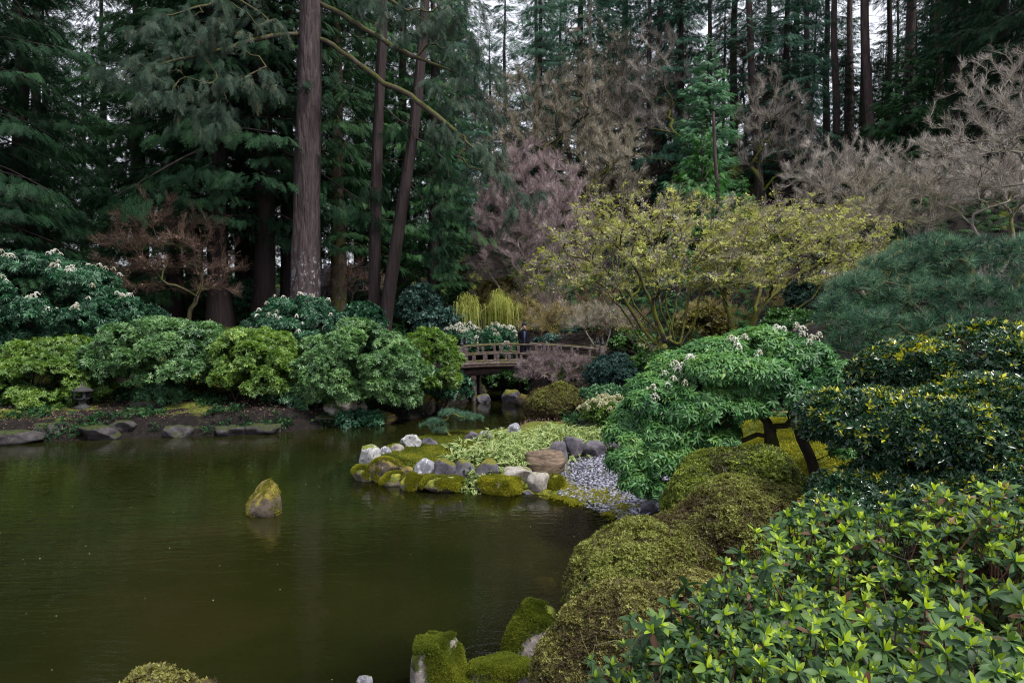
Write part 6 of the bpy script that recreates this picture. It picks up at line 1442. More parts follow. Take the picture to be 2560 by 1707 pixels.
rock('pyramid-shaped mossy boulder in front of the ragged clipped mound', (1262, 1520, 1412, 1665), 0.05, 'mossy_near', 352, depth=.45, cuts=10, sub=5, pointy=.85, tuft=20000, tw=.017, sink=.2)
rock('flat mossy slab at the bottom edge between the two boulders', (1156, 1668, 1345, 1760), 0.0, 'mossy_near', 353, depth=.35, cuts=7, sub=5, tuft=14000, tw=.017, topflat=.3, sink=.2)
rock('small bluish stone barely above water at the bottom edge', (888, 1692, 928, 1716), -.02, 'grey', 354, cuts=5)
rock('submerged pale rock under the brownish water near the big mound', (1330, 1450, 1395, 1478), -.22, 'mossy_brown', 355, cuts=6)
LG = 'flat ledges and stones of the far left bank'
for i, (lb, bx, zb, mt) in enumerate([
    ('flat dark ledge stone at the left edge of the far bank', (-20, 1078, 75, 1108), .05, 'ledge'), ('dark ledge stone under the yellow-green shrub', (60, 1058, 150, 1090), .12, 'ledge'), ('wide layered ledge stone jutting over the water', (180, 1066, 275, 1094), .08, 'ledge'),
    ('grey ledge stone right of the jutting one', (262, 1052, 330, 1076), .2, 'ledge'), ('upper flat path stone left of the crooked stems', (255, 1030, 345, 1046), .45, 'ledge'), ('narrow path stone behind the crooked stems', (300, 1000, 390, 1012), .7, 'ledge'),
    ('pale stone on the path between two shrubs', (640, 1014, 725, 1030), .45, 'pale'), ('broad pale rock ledge right of the overhanging dark shrub', (795, 1004, 905, 1046), .22, 'pale'), ('lower stone ledge just above the water', (760, 1036, 880, 1062), .06, 'ledge'),
    ('mossy stone at the water below the round shrub', (915, 1030, 985, 1056), .05, 'mossy_brown'), ('dark mossy boulder at the mouth of the stream', (1030, 985, 1085, 1030), .1, 'mossy_brown'), ('rounded green-mossed stone by the stream', (1080, 995, 1120, 1018), .05, 'mossy_brown'),
    ('small mossed stone in shade under the bridge', (1190, 985, 1225, 1006), .03, 'dark'), ('dark boulder under the bridge by the upright stems', (1255, 975, 1300, 1006), .03, 'dark'), ('mossy boulder under the right part of the bridge', (1290, 985, 1330, 1012), .03, 'mossy_brown'),
    ('dark rock behind the round clipped bush', (1440, 1045, 1500, 1085), .35, 'dark_clean'), ('low stone on the bank beneath the widest shrub', (400, 1066, 470, 1086), .08, 'ledge'), ('mossy kerb stone at the water left of the dark shrub', (520, 1068, 600, 1088), .03, 'ledge'), ('mossy kerb stone under the yellow-green leaning shrub', (600, 1062, 690, 1084), .03, 'ledge'),
]): rock(lb, bx, zb, mt, 360 + i, group=LG, cuts=(8 if i < 9 else 6), topflat=(.55 if i < 9 or i > 15 else .9), rough=.22, sink=.2)

# ================================================================ pebble beach
def tuft_field(name, mat, P, s, rng, r, label, category):
    up = np.tile([0, 0, 1.0], (len(P), 1)); o = spread(name, None, mat, MT, P, perp(up, rng), up + rng.normal(0, .12, P.shape), s * rng.uniform(.7, 1.3, len(P)), rng, rnd=r, kind='stuff'); o['label'] = label; o['category'] = category
def pebbles():
    rng = np.random.default_rng(400)
    poly = np.array([xy(G(px, py, z)) for px, py, z in [(1396, 1246, 0), (1404, 1190, .18), (1400, 1150, .25), (1480, 1138, .28), (1560, 1128, .3), (1640, 1150, .35), (1760, 1170, .45), (1740, 1240, .35), (1650, 1270, .2), (1590, 1300, .05), (1560, 1310, -.02), (1480, 1278, -.05)]])
    n = 34000; x = rng.uniform(poly[:, 0].min(), poly[:, 0].max(), n); y = rng.uniform(poly[:, 1].min(), poly[:, 1].max(), n)
    ins = np.zeros(n, bool)
    for i in range(len(poly)):
        a, b = poly[i], poly[(i + 1) % len(poly)]; ins ^= ((a[1] > y) != (b[1] > y)) & (x < (b[0] - a[0]) * (y - a[1]) / (b[1] - a[1] + 1e-12) + a[0])
    x, y = x[ins], y[ins]
    # thin out to a close packing
    cell = .052; key = {}; sel = []
    for i in range(len(x)):
        c = (int(x[i] / cell), int(y[i] / cell))
        if c in key: continue
        key[c] = 1; sel.append(i)
    x, y = x[sel], y[sel]; z = H_(x, y)
    P = np.stack([x, y, z + .008 + rng.random(len(x)) * .02], -1)
    m = []
    for k in range(5):                                              # low ellipsoid 6 x 3
        v = [[0, 0, -.5]]
        for zz in (-.25, .22):
            for a in range(6): q = math.sqrt(max(0, 1 - (zz * 2) ** 2)); v.append([.5 * q * math.cos(a * 1.047), .36 * q * math.sin(a * 1.047), zz * .5 * 1.0])
        v.append([0, 0, .25]); v = np.array(v); v[0, 2] = -.25
        v[:, :2] *= rng.uniform(.85, 1.15, (len(v), 1))
        f = [[0, 1 + (a + 1) % 6, 1 + a] for a in range(6)] + [[13, 7 + a, 7 + (a + 1) % 6] for a in range(6)]
        for a in range(6): b_ = (a + 1) % 6; f += [[1 + a, 1 + b_, 7 + b_], [1 + a, 7 + b_, 7 + a]]
        m.append((v, np.array(f)))
    mat = leaf_mat('pebble', [(.03, .03, .04), (.09, .09, .12), (.17, .17, .225), (.30, .30, .36)], rough=.5, trans=0, spec=.4, patch=.05)
    t = thing('pebble_beach', 'beach of flat grey-violet pebbles sloping into the pond', 'pebble beach', (float(x.mean()), float(y.mean()), 0)); off = np.array([x.mean(), y.mean(), 0])
    ci = G(1470, 1225, .1); near = np.argsort(np.hypot((P[:, 0] - ci[0]) * 1.0, (P[:, 1] - ci[1]) * .8))[:300]; msk = np.ones(len(P), bool); msk[near] = False
    ms = []
    for k in range(15):
        me = make_mesh('pebble', m[k % 5][0], m[k % 5][1], np.full(24, .1 + .06 * k), smooth=True, mats=[mat]); ms.append(me)
    for i in near:
        o = bpy.data.objects.new('pebble', ms[rng.integers(0, 15)]); COL.objects.link(o); o.parent = t; o.location = P[i] - off; s = rng.uniform(.06, .1)
        o.scale = (s, s, s); o.rotation_euler = (rng.normal(0, .25), rng.normal(0, .25), rng.uniform(0, 6.3))
    Q = P[msk] - off; k = rng.integers(0, 5, len(Q)); parts = []
    for a in range(5):
        q = k == a; nn = np.array([0, 0, 1.0]) + rng.normal(0, .22, (q.sum(), 3)); parts.append(scatter(m[a][0], m[a][1], Q[q], perp(nn, rng), nn, rng.uniform(.055, .1, q.sum()), rng, jit=0))
    V, Fc, r = merge(parts); link('pebbles', make_mesh('pebbles', V, Fc, r, smooth=True), parent=t, mat=mat, kind='stuff')
    # yellow moss growing between pebbles along the water
    c = [G(px, py, .04) for px, py in [(1420, 1226), (1450, 1238), (1480, 1246), (1440, 1250), (1510, 1255), (1530, 1250), (1400, 1215), (1560, 1270), (1500, 1236), (1545, 1285), (1410, 1240)]]
    pts = np.concatenate([np.array(q) + rng.normal(0, .10, (80, 3)) * np.array([1.2, 1, 0]) for q in c]); pts[:, 2] = np.maximum(H_(pts[:, 0], pts[:, 1]), 0) + .02
    tuft_field('moss', M['moss_tuft'], pts, .028, rng, rng.uniform(.5, 1, len(pts)), 'yellow moss growing between the pebbles along the water', 'moss')
pebbles()

# ================================================================ moss carpet and striped bamboo on the point
def carpet():
    rng = np.random.default_rng(410); n = 60000
    x = rng.uniform(-3.6, 2.4, n); y = rng.uniform(12, 19, n); k = pond_sd(x, y) > .12; x, y = x[k], y[k]; px, py = px_of(np.stack([x, y, np.full(len(x), .35)], -1)); k = (px < 1215)
    x, y = x[k][:4500], y[k][:4500]; P = np.stack([x, y, H_(x, y) + .005], -1)
    nz = np.array([mnoise.noise(Vector((a * 1.6, b * 1.6, 3))) for a, b in zip(x, y)])
    r = np.clip(.62 + nz * .6 + rng.normal(0, .12, len(x)), 0, 1)
    LM['carpet'] = leaf_mat('carpet', [(.09, .04, .02), (.06, .07, .012), (.10, .13, .015), (.24, .24, .03)], pos=[0, .35, .6, 1], rough=.8, trans=.2, spec=.1, patch=.25)
    tuft_field('moss_carpet', LM['carpet'], P, .032, rng, r, 'green and reddish moss carpet covering the point behind the stones', 'moss')
    # lawn blades
    x = rng.uniform(3.5, 9, 6000); y = rng.uniform(9.5, 15, 6000); P = np.stack([x, y, H_(x, y)], -1)
    tuft_field('moss_lawn', M['moss_tuft'], P, .035, rng, rng.uniform(.45, 1, len(P)), 'bright yellow-green moss lawn behind the flowering shrub trunks', 'moss')
carpet()
def sasa_tmpl():
    v = np.array([[0, 0, 0], [.4, .13, .03], [.4, .085, .02], [.4, 0, 0], [.4, -.085, .02], [.4, -.13, .03], [1, 0, -.22]], float)
    f = np.array([[0, 2, 1], [0, 3, 2], [0, 4, 3], [0, 5, 4], [1, 2, 6], [2, 3, 6], [3, 4, 6], [4, 5, 6]])
    return v, f, np.array([.5, 0, 0, .5, .5, 0, 0, .5])
SASA = sasa_tmpl()
def bamboo(name, label, regions, n, seed, ht, ln, parts=0):
    rng = np.random.default_rng(seed); P = []
    for (px, py, zz, rx, ry, w) in regions:
        c = G(px, py, zz); k = int(n * w); a = rng.uniform(0, 6.3, k); q = np.sqrt(rng.random(k)); p = np.stack([c[0] + q * np.cos(a) * rx, c[1] + q * np.sin(a) * ry], -1)
        h = ht * np.sqrt(np.clip(1 - q ** 2 * .9, .05, 1)) * rng.uniform(.35, 1, k); P.append(np.concatenate([p, (H_(p[:, 0], p[:, 1]) + h)[:, None]], 1))
    P = np.concatenate(P); o = thing(name, label, 'bamboo', (float(P[:, 0].mean()), float(P[:, 1].mean()), float(P[:, 2].min()))); b = np.array(o.location)
    Z = np.array([0, 0, 1.0]) + rng.normal(0, .35, P.shape); X = perp(Z, rng); X[:, 2] += rng.uniform(-.5, .45, len(P)); X[:, 1] -= .15; s = ln * rng.uniform(.6, 1.25, len(P))
    r = rng.uniform(0, .42, len(P)); near = np.argsort(P[:, 1])[:parts]; m = np.ones(len(P), bool); m[near] = False
    mg = scatter(SASA[0], SASA[1], P[m] - b, X[m], Z[m], s[m], None, rnd=r[m], frnd=SASA[2], jit=0); link('foliage', make_mesh('foliage', *mg), parent=o, mat=LM['sasa'], kind='stuff')
    if parts:
        ms = [make_mesh('leaf', SASA[0], SASA[1], np.clip(SASA[2] + .05 * k, 0, 1), mats=[LM['sasa']]) for k in range(8)]
        R = frames(X[near], Z[near])
        for i, k in enumerate(near):
            q = bpy.data.objects.new('leaf', ms[rng.integers(0, 8)]); COL.objects.link(q); q.parent = o; mt = Matrix(R[i].tolist()).to_4x4() @ Matrix.Scale(float(s[k]), 4); mt.translation = Vector(P[k] - b); q.matrix_local = mt
    # canes
    k = rng.choice(len(P), min(len(P), 700)); A = P[k] - b; B = A.copy(); B[:, 2] = H_(P[k][:, 0], P[k][:, 1]) - b[2] - .02; B[:, :2] += rng.normal(0, .03, (len(k), 2))
    V = np.stack([A, B + [.003, 0, 0], B - [.003, 0, 0]], 1).reshape(-1, 3); link('canes', make_mesh('canes', V, np.arange(len(V)).reshape(-1, 3)), parent=o, mat=M['bark_mossy'], kind='stuff')
bamboo('dwarf_bamboo', 'cream-edged dwarf bamboo clump spilling over the front boulders', [(1190, 1165, .36, .72, .8, .55), (1255, 1150, .36, .7, .75, .45)], 1900, 421, .32, .205, parts=290)
bamboo('dwarf_bamboo', 'long strip of cream-edged dwarf bamboo behind the layered brown rock', [(1310, 1115, .4, .75, 1.5, .3), (1400, 1100, .42, .9, 1.7, .35), (1500, 1095, .45, .7, 1.3, .3), (1330, 1128, .38, .5, .5, .12), (1240, 1105, .38, .6, 1.2, .12)], 2600, 422, .28, .21, parts=0)
bamboo('iris_plant', 'few long drooping leaves hanging by the dark front boulders', [(1163, 1205, .05, .12, .1, 1.0)], 14, 423, .12, .22)
bamboo('fern_plant', 'small arching leaves under the gnarled pine', [(1145, 1128, .34, .3, .2, 1.0)], 40, 424, .2, .28)

# ================================================================ bridge
wood = bark_mat('wood_weathered', (.05, .036, .036), (.18, .135, .135), scale=9, zs=1, bump=.3, dist=.005, moss=(.10, .10, .02), moss_amt=.12, lichen=(.24, .21, .22), lich_amt=.25)
wood2 = bark_mat('wood_dark', (.03, .02, .018), (.09, .06, .055), scale=7, zs=1, bump=.3, dist=.005)
cap_m = plain_mat('cap_metal', (.012, .013, .018), rough=.4, spec=.5, col2=(.03, .03, .04))
def boxv(x0, x1, y0, y1, z0, z1, bev=.008):
    b = min(bev, (x1 - x0) * .3, (y1 - y0) * .3, (z1 - z0) * .3); V = []; 
    for (sx, sy, sz) in [(a, c, d) for a in (0, 1) for c in (0, 1) for d in (0, 1)]:
        X, Y, Z_ = (x1 if sx else x0), (y1 if sy else y0), (z1 if sz else z0); dx, dy, dz = (-b if sx else b), (-b if sy else b), (-b if sz else b)
        V += [(X + dx, Y + dy, Z_), (X + dx, Y, Z_ + dz), (X, Y + dy, Z_ + dz)]
    return V
def box_mesh(name, x0, x1, y0, y1, z0, z1, bev=.008):
    import bmesh
    bm = bmesh.new(); vs = [bm.verts.new(v) for v in boxv(x0, x1, y0, y1, z0, z1, bev)]; bmesh.ops.convex_hull(bm, input=vs); me = bpy.data.meshes.new(name); bm.to_mesh(me); bm.free(); return me
def arc_beam(name, x0, x1, y0, y1, zf, h, n=24, bulge=0.0):
    xs = np.linspace(x0, x1, n + 1); V, Fc = [], []
    prof = [(y0, 0), (y1, 0), (y1, h * .75), (y1 - (y1 - y0) * .2, h), (y0 + (y1 - y0) * .2, h), (y0, h * .75)]; m = len(prof)
    for x in xs:
        for (y, z) in prof: V.append((x, y, zf(x) + z))
    for i in range(n):
        for k in range(m): k2 = (k + 1) % m; Fc.append((i * m + k, i * m + k2, (i + 1) * m + k2, (i + 1) * m + k))
    V = np.array(V); me = make_mesh(name, V, [np.array(Fc), np.array([list(range(m))[::-1], [n * m + k for k in range(m)]])]); return me
def lathe(name, prof, n=14):
    V, Fc = [], []
    for (r, z) in prof:
        for k in range(n): a = 2 * math.pi * k / n; V.append((r * math.cos(a), r * math.sin(a), z))
    for i in range(len(prof) - 1):
        for k in range(n): k2 = (k + 1) % n; Fc.append((i * n + k, i * n + k2, (i + 1) * n + k2, (i + 1) * n + k))
    return make_mesh(name, np.array(V), np.array(Fc), smooth=True)
def bridge():
    o = thing('footbridge', 'weathered brown wooden arched footbridge with black-capped posts over the stream', 'bridge', (.8, 29.0, 0), math.radians(-1.5)); yN, yF = -1.0, 1.0
    xc = -.5; zt = lambda x: 2.335 - .0175 * (x - xc) ** 2; deck = lambda x: 1.50 - .0155 * (x - xc) ** 2
    X0, X1 = -3.6, 3.1
    for (y, tag_) in ((yN, 'near'), (yF, 'far')):
        link('top_rail', arc_beam('top_rail', X0, X1, y - .05, y + .05, lambda x: zt(x) - .02, .055), parent=o, mat=wood)
        link('middle_rail', arc_beam('middle_rail', X0, X1, y - .035, y + .035, lambda x: deck(x) + (zt(x) - deck(x)) * .53, .07), parent=o, mat=wood)
        link('bottom_rail', arc_beam('bottom_rail', X0 + .3, X1, y - .07, y + .07, lambda x: deck(x) + .03, .12), parent=o, mat=wood)
        ph = 0 if tag_ == 'near' else .36
        xs = np.arange(xc - 2.2 - ph, X1 - .2, .73)
        for x in xs:
            if abs(x + 2.85) < .15: continue
            m = link('baluster', box_mesh('baluster', -.05, .05, -.04, .04, 0, (zt(x) - deck(x)) * .47 - .03), parent=o, mat=wood, loc=(x, y, deck(x) + (zt(x) - deck(x)) * .53 + .07)); m.scale = (1, 1, .86)
            link('capital', box_mesh('capital', -.07, .07, -.045, .045, -.07, -.022), parent=o, mat=wood, loc=(x, y, zt(x)))
        for x in np.arange(xc - 2.3 - ph * .6, X1 - .1, .48):
            h = (zt(x) - deck(x)) * .53 - .15; link('baluster', box_mesh('baluster', -.052, .052, -.038, .038, 0, h), parent=o, mat=wood, loc=(x, y, deck(x) + .15))
        link('girder', arc_beam('girder', -2.9, 3.0, y - .09 + (.1 if y < 0 else -.1), y + .09 + (.1 if y < 0 else -.1), lambda x: deck(x) - .36 - .008 * (x - xc) ** 2, .30), parent=o, mat=wood2)
        for x in (-2.85, 2.93):
            zz = zt(x); pw = .085 if x < 0 else .105
            p = link('newel_post', box_mesh('newel_post', -pw, pw, -pw, pw, 0, zz + (.03 if x < 0 else .16) - .9, .012), parent=o, mat=wood, loc=(x, y + (.0 if y < 0 else 0), .9))
            link('finial', lathe('finial', [(0, 0), (.075, 0), (.08, .05), (.078, .13), (.058, .15), (.05, .165), (.062, .18), (.066, .20), (.05, .225), (.035, .235), (.045, .25), (.05, .275), (.036, .305), (0, .325)]), parent=p, mat=cap_m, loc=(0, 0, zz + (.03 if x < 0 else .16) - .9))
    for i, x in enumerate(np.arange(-2.9, 3.0, .19)):                # deck planks laid crosswise
        link('plank', box_mesh('plank', -.088, .088, -1.12, 1.12, -.045, 0, .006), parent=o, mat=wood, loc=(x, 0, deck(x) + .02 + .004 * ((i * 7) % 3 - 1)))
    link('fascia', arc_beam('fascia', -2.95, 2.95, -1.17, -1.125, lambda x: deck(x) - .07, .09), parent=o, mat=wood2)
    for x in (-2.35, 2.4):
        for y in (-.8, .8): link('pier', lathe('pier', [(.11, -.6), (.11, deck(x) - .45)], 12), parent=o, mat=wood, loc=(x, y, 0))
        link('cross_beam', box_mesh('cross_beam', -.1, .1, -1.1, 1.1, 0, .16), parent=o, mat=wood2, loc=(x, 0, deck(x) - .56))
    return o, deck
BR, deckf = bridge()

# ================================================================ person on the bridge
def person():
    px = W(1310, 905, 29.0); x, y = px[0], px[1]; zd = deckf(x - .8) + .03
    o = thing('person', 'person in long black coat and knitted hat standing on the bridge', 'person', (x, y, zd), math.radians(14))
    skin = plain_mat('skin', (.42, .25, .19), rough=.5, col2=(.5, .31, .25), bump=.05); coat = plain_mat('coat', (.003, .003, .006), rough=.9, spec=.1, col2=(.007, .007, .012), scale=30, bump=.3)
    knit = plain_mat('knit', (.007, .008, .014), rough=.95, col2=(.016, .016, .024), scale=60, bump=.6); trou = plain_mat('trousers', (.006, .006, .01), rough=.8, col2=(.012, .012, .018)); shirt = plain_mat('shirt', (.03, .045, .11), rough=.8, col2=(.05, .07, .15)); hairm = plain_mat('hair', (.012, .008, .006), rough=.5)
    # front of body faces -Y
    joints = {'pelvis': ((0, 0, .90), .13), 'waist': ((0, 0, 1.02), .115), 'chest': ((0, .0, 1.22), .135), 'neckb': ((0, .01, 1.38), .06), 'neck': ((0, -.005, 1.43), .048), 'head': ((0, -.012, 1.50), .07), 'top': ((0, -.01, 1.57), .078),
        'shl': ((-.17, .01, 1.33), .055), 'ell': ((-.235, .03, 1.09), .042), 'wrl': ((-.19, -.08, .90), .03), 'hal': ((-.165, -.115, .86), .035), 'shr': ((.17, .01, 1.33), .055), 'elr': ((.235, .03, 1.09), .042), 'wrr': ((.19, -.08, .90), .03), 'har': ((.165, -.115, .86), .035),
        'hpl': ((-.085, 0, .84), .085), 'knl': ((-.09, -.01, .47), .058), 'anl': ((-.09, .02, .09), .038), 'tol': ((-.10, -.12, .04), .035), 'hpr': ((.085, 0, .84), .085), 'knr': ((.09, -.01, .47), .058), 'anr': ((.09, .02, .09), .038), 'tor': ((.10, -.12, .04), .035)}
    ed = [('pelvis', 'waist'), ('waist', 'chest'), ('chest', 'neckb'), ('neckb', 'neck'), ('neck', 'head'), ('head', 'top'), ('chest', 'shl'), ('shl', 'ell'), ('ell', 'wrl'), ('wrl', 'hal'), ('chest', 'shr'), ('shr', 'elr'), ('elr', 'wrr'), ('wrr', 'har'),
        ('pelvis', 'hpl'), ('hpl', 'knl'), ('knl', 'anl'), ('anl', 'tol'), ('pelvis', 'hpr'), ('hpr', 'knr'), ('knr', 'anr'), ('anr', 'tor')]
    nm = list(joints); me = bpy.data.meshes.new('body'); me.from_pydata([joints[n][0] for n in nm], [(nm.index(a), nm.index(b)) for a, b in ed], [])
    bo = bpy.data.objects.new('body', me); COL.objects.link(bo); bo.parent = o; md = bo.modifiers.new('skin', 'SKIN'); md.use_smooth_shade = True; bo.modifiers.new('sub', 'SUBSURF').render_levels = 2; bo.modifiers['sub'].levels = 2
    for i, n in enumerate(nm): me.skin_vertices[0].data[i].radius = (joints[n][1],) * 2
    me.skin_vertices[0].data[0].use_root = True; me.materials.append(skin)
    # head shape with nose, brow, mouth, ears
    import bmesh
    bm = bmesh.new(); bmesh.ops.create_icosphere(bm, subdivisions=4, radius=1)
    for v in bm.verts:
        c = v.co.copy(); px_, py_, pz = c.x * .075, c.y * .092, c.z * .112
        if c.z < 0: px_ *= 1 - .28 * c.z * c.z; py_ *= 1 - .12 * c.z * c.z
        if c.y < 0:
            px1 = c.x; py_ -= .022 * math.exp(-((px1 / .16) ** 2)) * math.exp(-(((c.z + .12) / .2) ** 2)); py_ += .008 * (math.exp(-(((abs(px1) - .38) / .15) ** 2)) * math.exp(-(((c.z - .1) / .1) ** 2))); py_ -= .006 * math.exp(-((px1 / .3) ** 2)) * math.exp(-(((c.z + .48) / .08) ** 2))
        px_ += math.copysign(.014, c.x) * math.exp(-(((abs(c.x) - 1) / .1) ** 2)) * math.exp(-((c.y / .2) ** 2)) * math.exp(-(((c.z + .05) / .3) ** 2))
        v.co = (px_, py_, pz)
    me = bpy.data.meshes.new('head'); bm.to_mesh(me); bm.free()
    for p in me.polygons: p.use_smooth = True
    link('head', me, parent=o, mat=skin, loc=(0, -.02, 1.535))
    eyes = []
    for s in (-1, 1):
        e = link('eye', lathe('eye', [(0, -.011), (.008, -.008), (.011, 0), (.008, .008), (0, .011)], 10), parent=o, mat=hairm, loc=(.03 * s, -.100, 1.548))
        eb = link('eyebrow', box_mesh('eyebrow', -.018, .018, -.004, .004, -.003, .003, .001), parent=o, mat=hairm, loc=(.03 * s, -.108, 1.568))
    link('mouth', box_mesh('mouth', -.02, .02, -.004, .004, -.003, .004, .001), parent=o, mat=plain_mat('lips', (.3, .1, .09)), loc=(0, -.109, 1.478))
    hv = rosette(26, leaf2(.12, .02, .5), -60, -20, 4); link('hair', lathe('hair', [(.078, 1.49), (.086, 1.53), (.088, 1.57), (.05, 1.62)], 20), parent=o, mat=hairm, loc=(0, .012, 0))
    link('hat', lathe('hat', [(.088, 1.572), (.094, 1.58), (.095, 1.61), (.093, 1.64), (.082, 1.675), (.055, 1.70), (0, 1.712)], 24), parent=o, mat=knit, loc=(0, -.008, 0))
    # coat: elliptic rings, open at the front from collar to hem
    rings = [(1.40, .075, .07), (1.385, .12, .09), (1.35, .19, .115), (1.28, .215, .135), (1.15, .205, .14), (1.02, .205, .14), (.85, .225, .155), (.65, .245, .17), (.45, .26, .18), (.30, .27, .185)]
    V, Fc = [], []; n = 40
    for (z, rx, ry) in rings:
        op = .22 if z > 1.1 else .10
        for k in range(n):
            a = -math.pi / 2 + op + (2 * math.pi - 2 * op) * k / (n - 1); w = 1 + .03 * math.sin(a * 7) * max(0, (1.0 - z)); V.append((rx * w * math.cos(a), ry * w * math.sin(a), z))
    for i in range(len(rings) - 1):
        for k in range(n - 1): Fc.append((i * n + k + 1, i * n + k, (i + 1) * n + k, (i + 1) * n + k + 1))
    c = link('coat', make_mesh('coat', np.array(V), np.array(Fc), smooth=True), parent=o, mat=coat); sdm = c.modifiers.new('s', 'SOLIDIFY'); sdm.thickness = .012
    for s in (-1, 1):
        sk = Skel((.165 * s, .005, 1.345)); j = 0
        for p in [(.20 * s, .02, 1.24), (.225 * s, .03, 1.10), (.215 * s, -.03, .98), (.185 * s, -.10, .88)]: j = sk.add(p, j)
        sk.r = np.array([.066, .062, .056, .052, .05]); v, f = sk.tubes(14); link('sleeve', make_mesh('sleeve', v, f, smooth=True), parent=o, mat=coat)
        link('pocket', box_mesh('pocket', -.06, .06, -.01, .01, -.09, .05), parent=o, mat=coat, loc=(.14 * s, -.15, .86))
        sk = Skel((.085 * s, 0, .86)); j = 0
        for p in [(.09 * s, -.01, .47), (.09 * s, .015, .1)]: j = sk.add(p, j)
        sk.r = np.array([.10, .075, .06]); v, f = sk.tubes(14); link('trouser_leg', make_mesh('trouser_leg', v, f, smooth=True), parent=o, mat=trou)
        link('shoe', box_mesh('shoe', -.05, .05, -.19, .08, 0, .09, .03), parent=o, mat=hairm, loc=(.095 * s, 0, 0))
    link('shirt', lathe('shirt', [(.062, 1.42), (.10, 1.37), (.155, 1.30), (.15, 1.1), (.15, .95)], 20), parent=o, mat=shirt).scale = (1, .78, 1)
    link('scarf', lathe('scarf', [(.06, 1.43), (.085, 1.425), (.095, 1.395), (.085, 1.365), (.06, 1.37)], 20), parent=o, mat=coat)
person()

# ================================================================ stone lantern (deep in shade at the left), bamboo fence glimpsed through the shrub
def lantern():
    b = G(206, 1014, .72); z = H(b[0], b[1]); o = thing('stone_lantern', 'low stone lantern in deep shade beside the yellow-green shrub', 'lantern', (b[0], b[1], z)); m = R_['lantern']
    link('base', lathe('base', [(0, -.05), (.22, -.05), (.22, .06), (.12, .1), (.11, .22), (.2, .28), (.22, .31), (0, .31)], 12), parent=o, mat=m)
    for sx in (-1, 1):
        for sy in (-1, 1): link('corner_post', box_mesh('corner_post', -.035, .035, -.035, .035, 0, .19), parent=o, mat=m, loc=(.14 * sx, .14 * sy, .31))
    link('back_panel', box_mesh('back_panel', -.1, .1, -.012, .012, 0, .19), parent=o, mat=m, loc=(0, .14, .31))
    link('roof', lathe('roof', [(0, .50), (.3, .50), (.32, .53), (.2, .60), (.07, .66), (.05, .69), (.06, .73), (0, .78)], 12), parent=o, mat=m)
lantern()
def fence():
    a = W(1925, 1050, 15.5); z = H(a[0], a[1]); o = thing('bamboo_fence', 'low bamboo fence glimpsed between the trunks of the flowering shrub', 'fence', (a[0], a[1], z))
    m = plain_mat('bamboo_cane', (.18, .11, .06), rough=.5, col2=(.3, .2, .12)); mk = plain_mat('mesh_panel', (.02, .018, .016), rough=.8)
    zt_ = float(W(1925, 1028, 15.5)[2]) - z
    for i, x in enumerate(np.arange(-.5, .71, .2)): link('post', lathe('post', [(.016, -.1), (.016, zt_ + .05), (0, zt_ + .06)], 8), parent=o, mat=m, loc=(x, 0, 0))
    for zz in (zt_ - .02, zt_ - .16, zt_ - .34):
        r = link('rail', lathe('rail', [(.014, -.62), (.014, .82)], 8), parent=o, mat=m, loc=(0, -.02, zz)); r.rotation_euler = (0, math.pi / 2, 0)
fence()

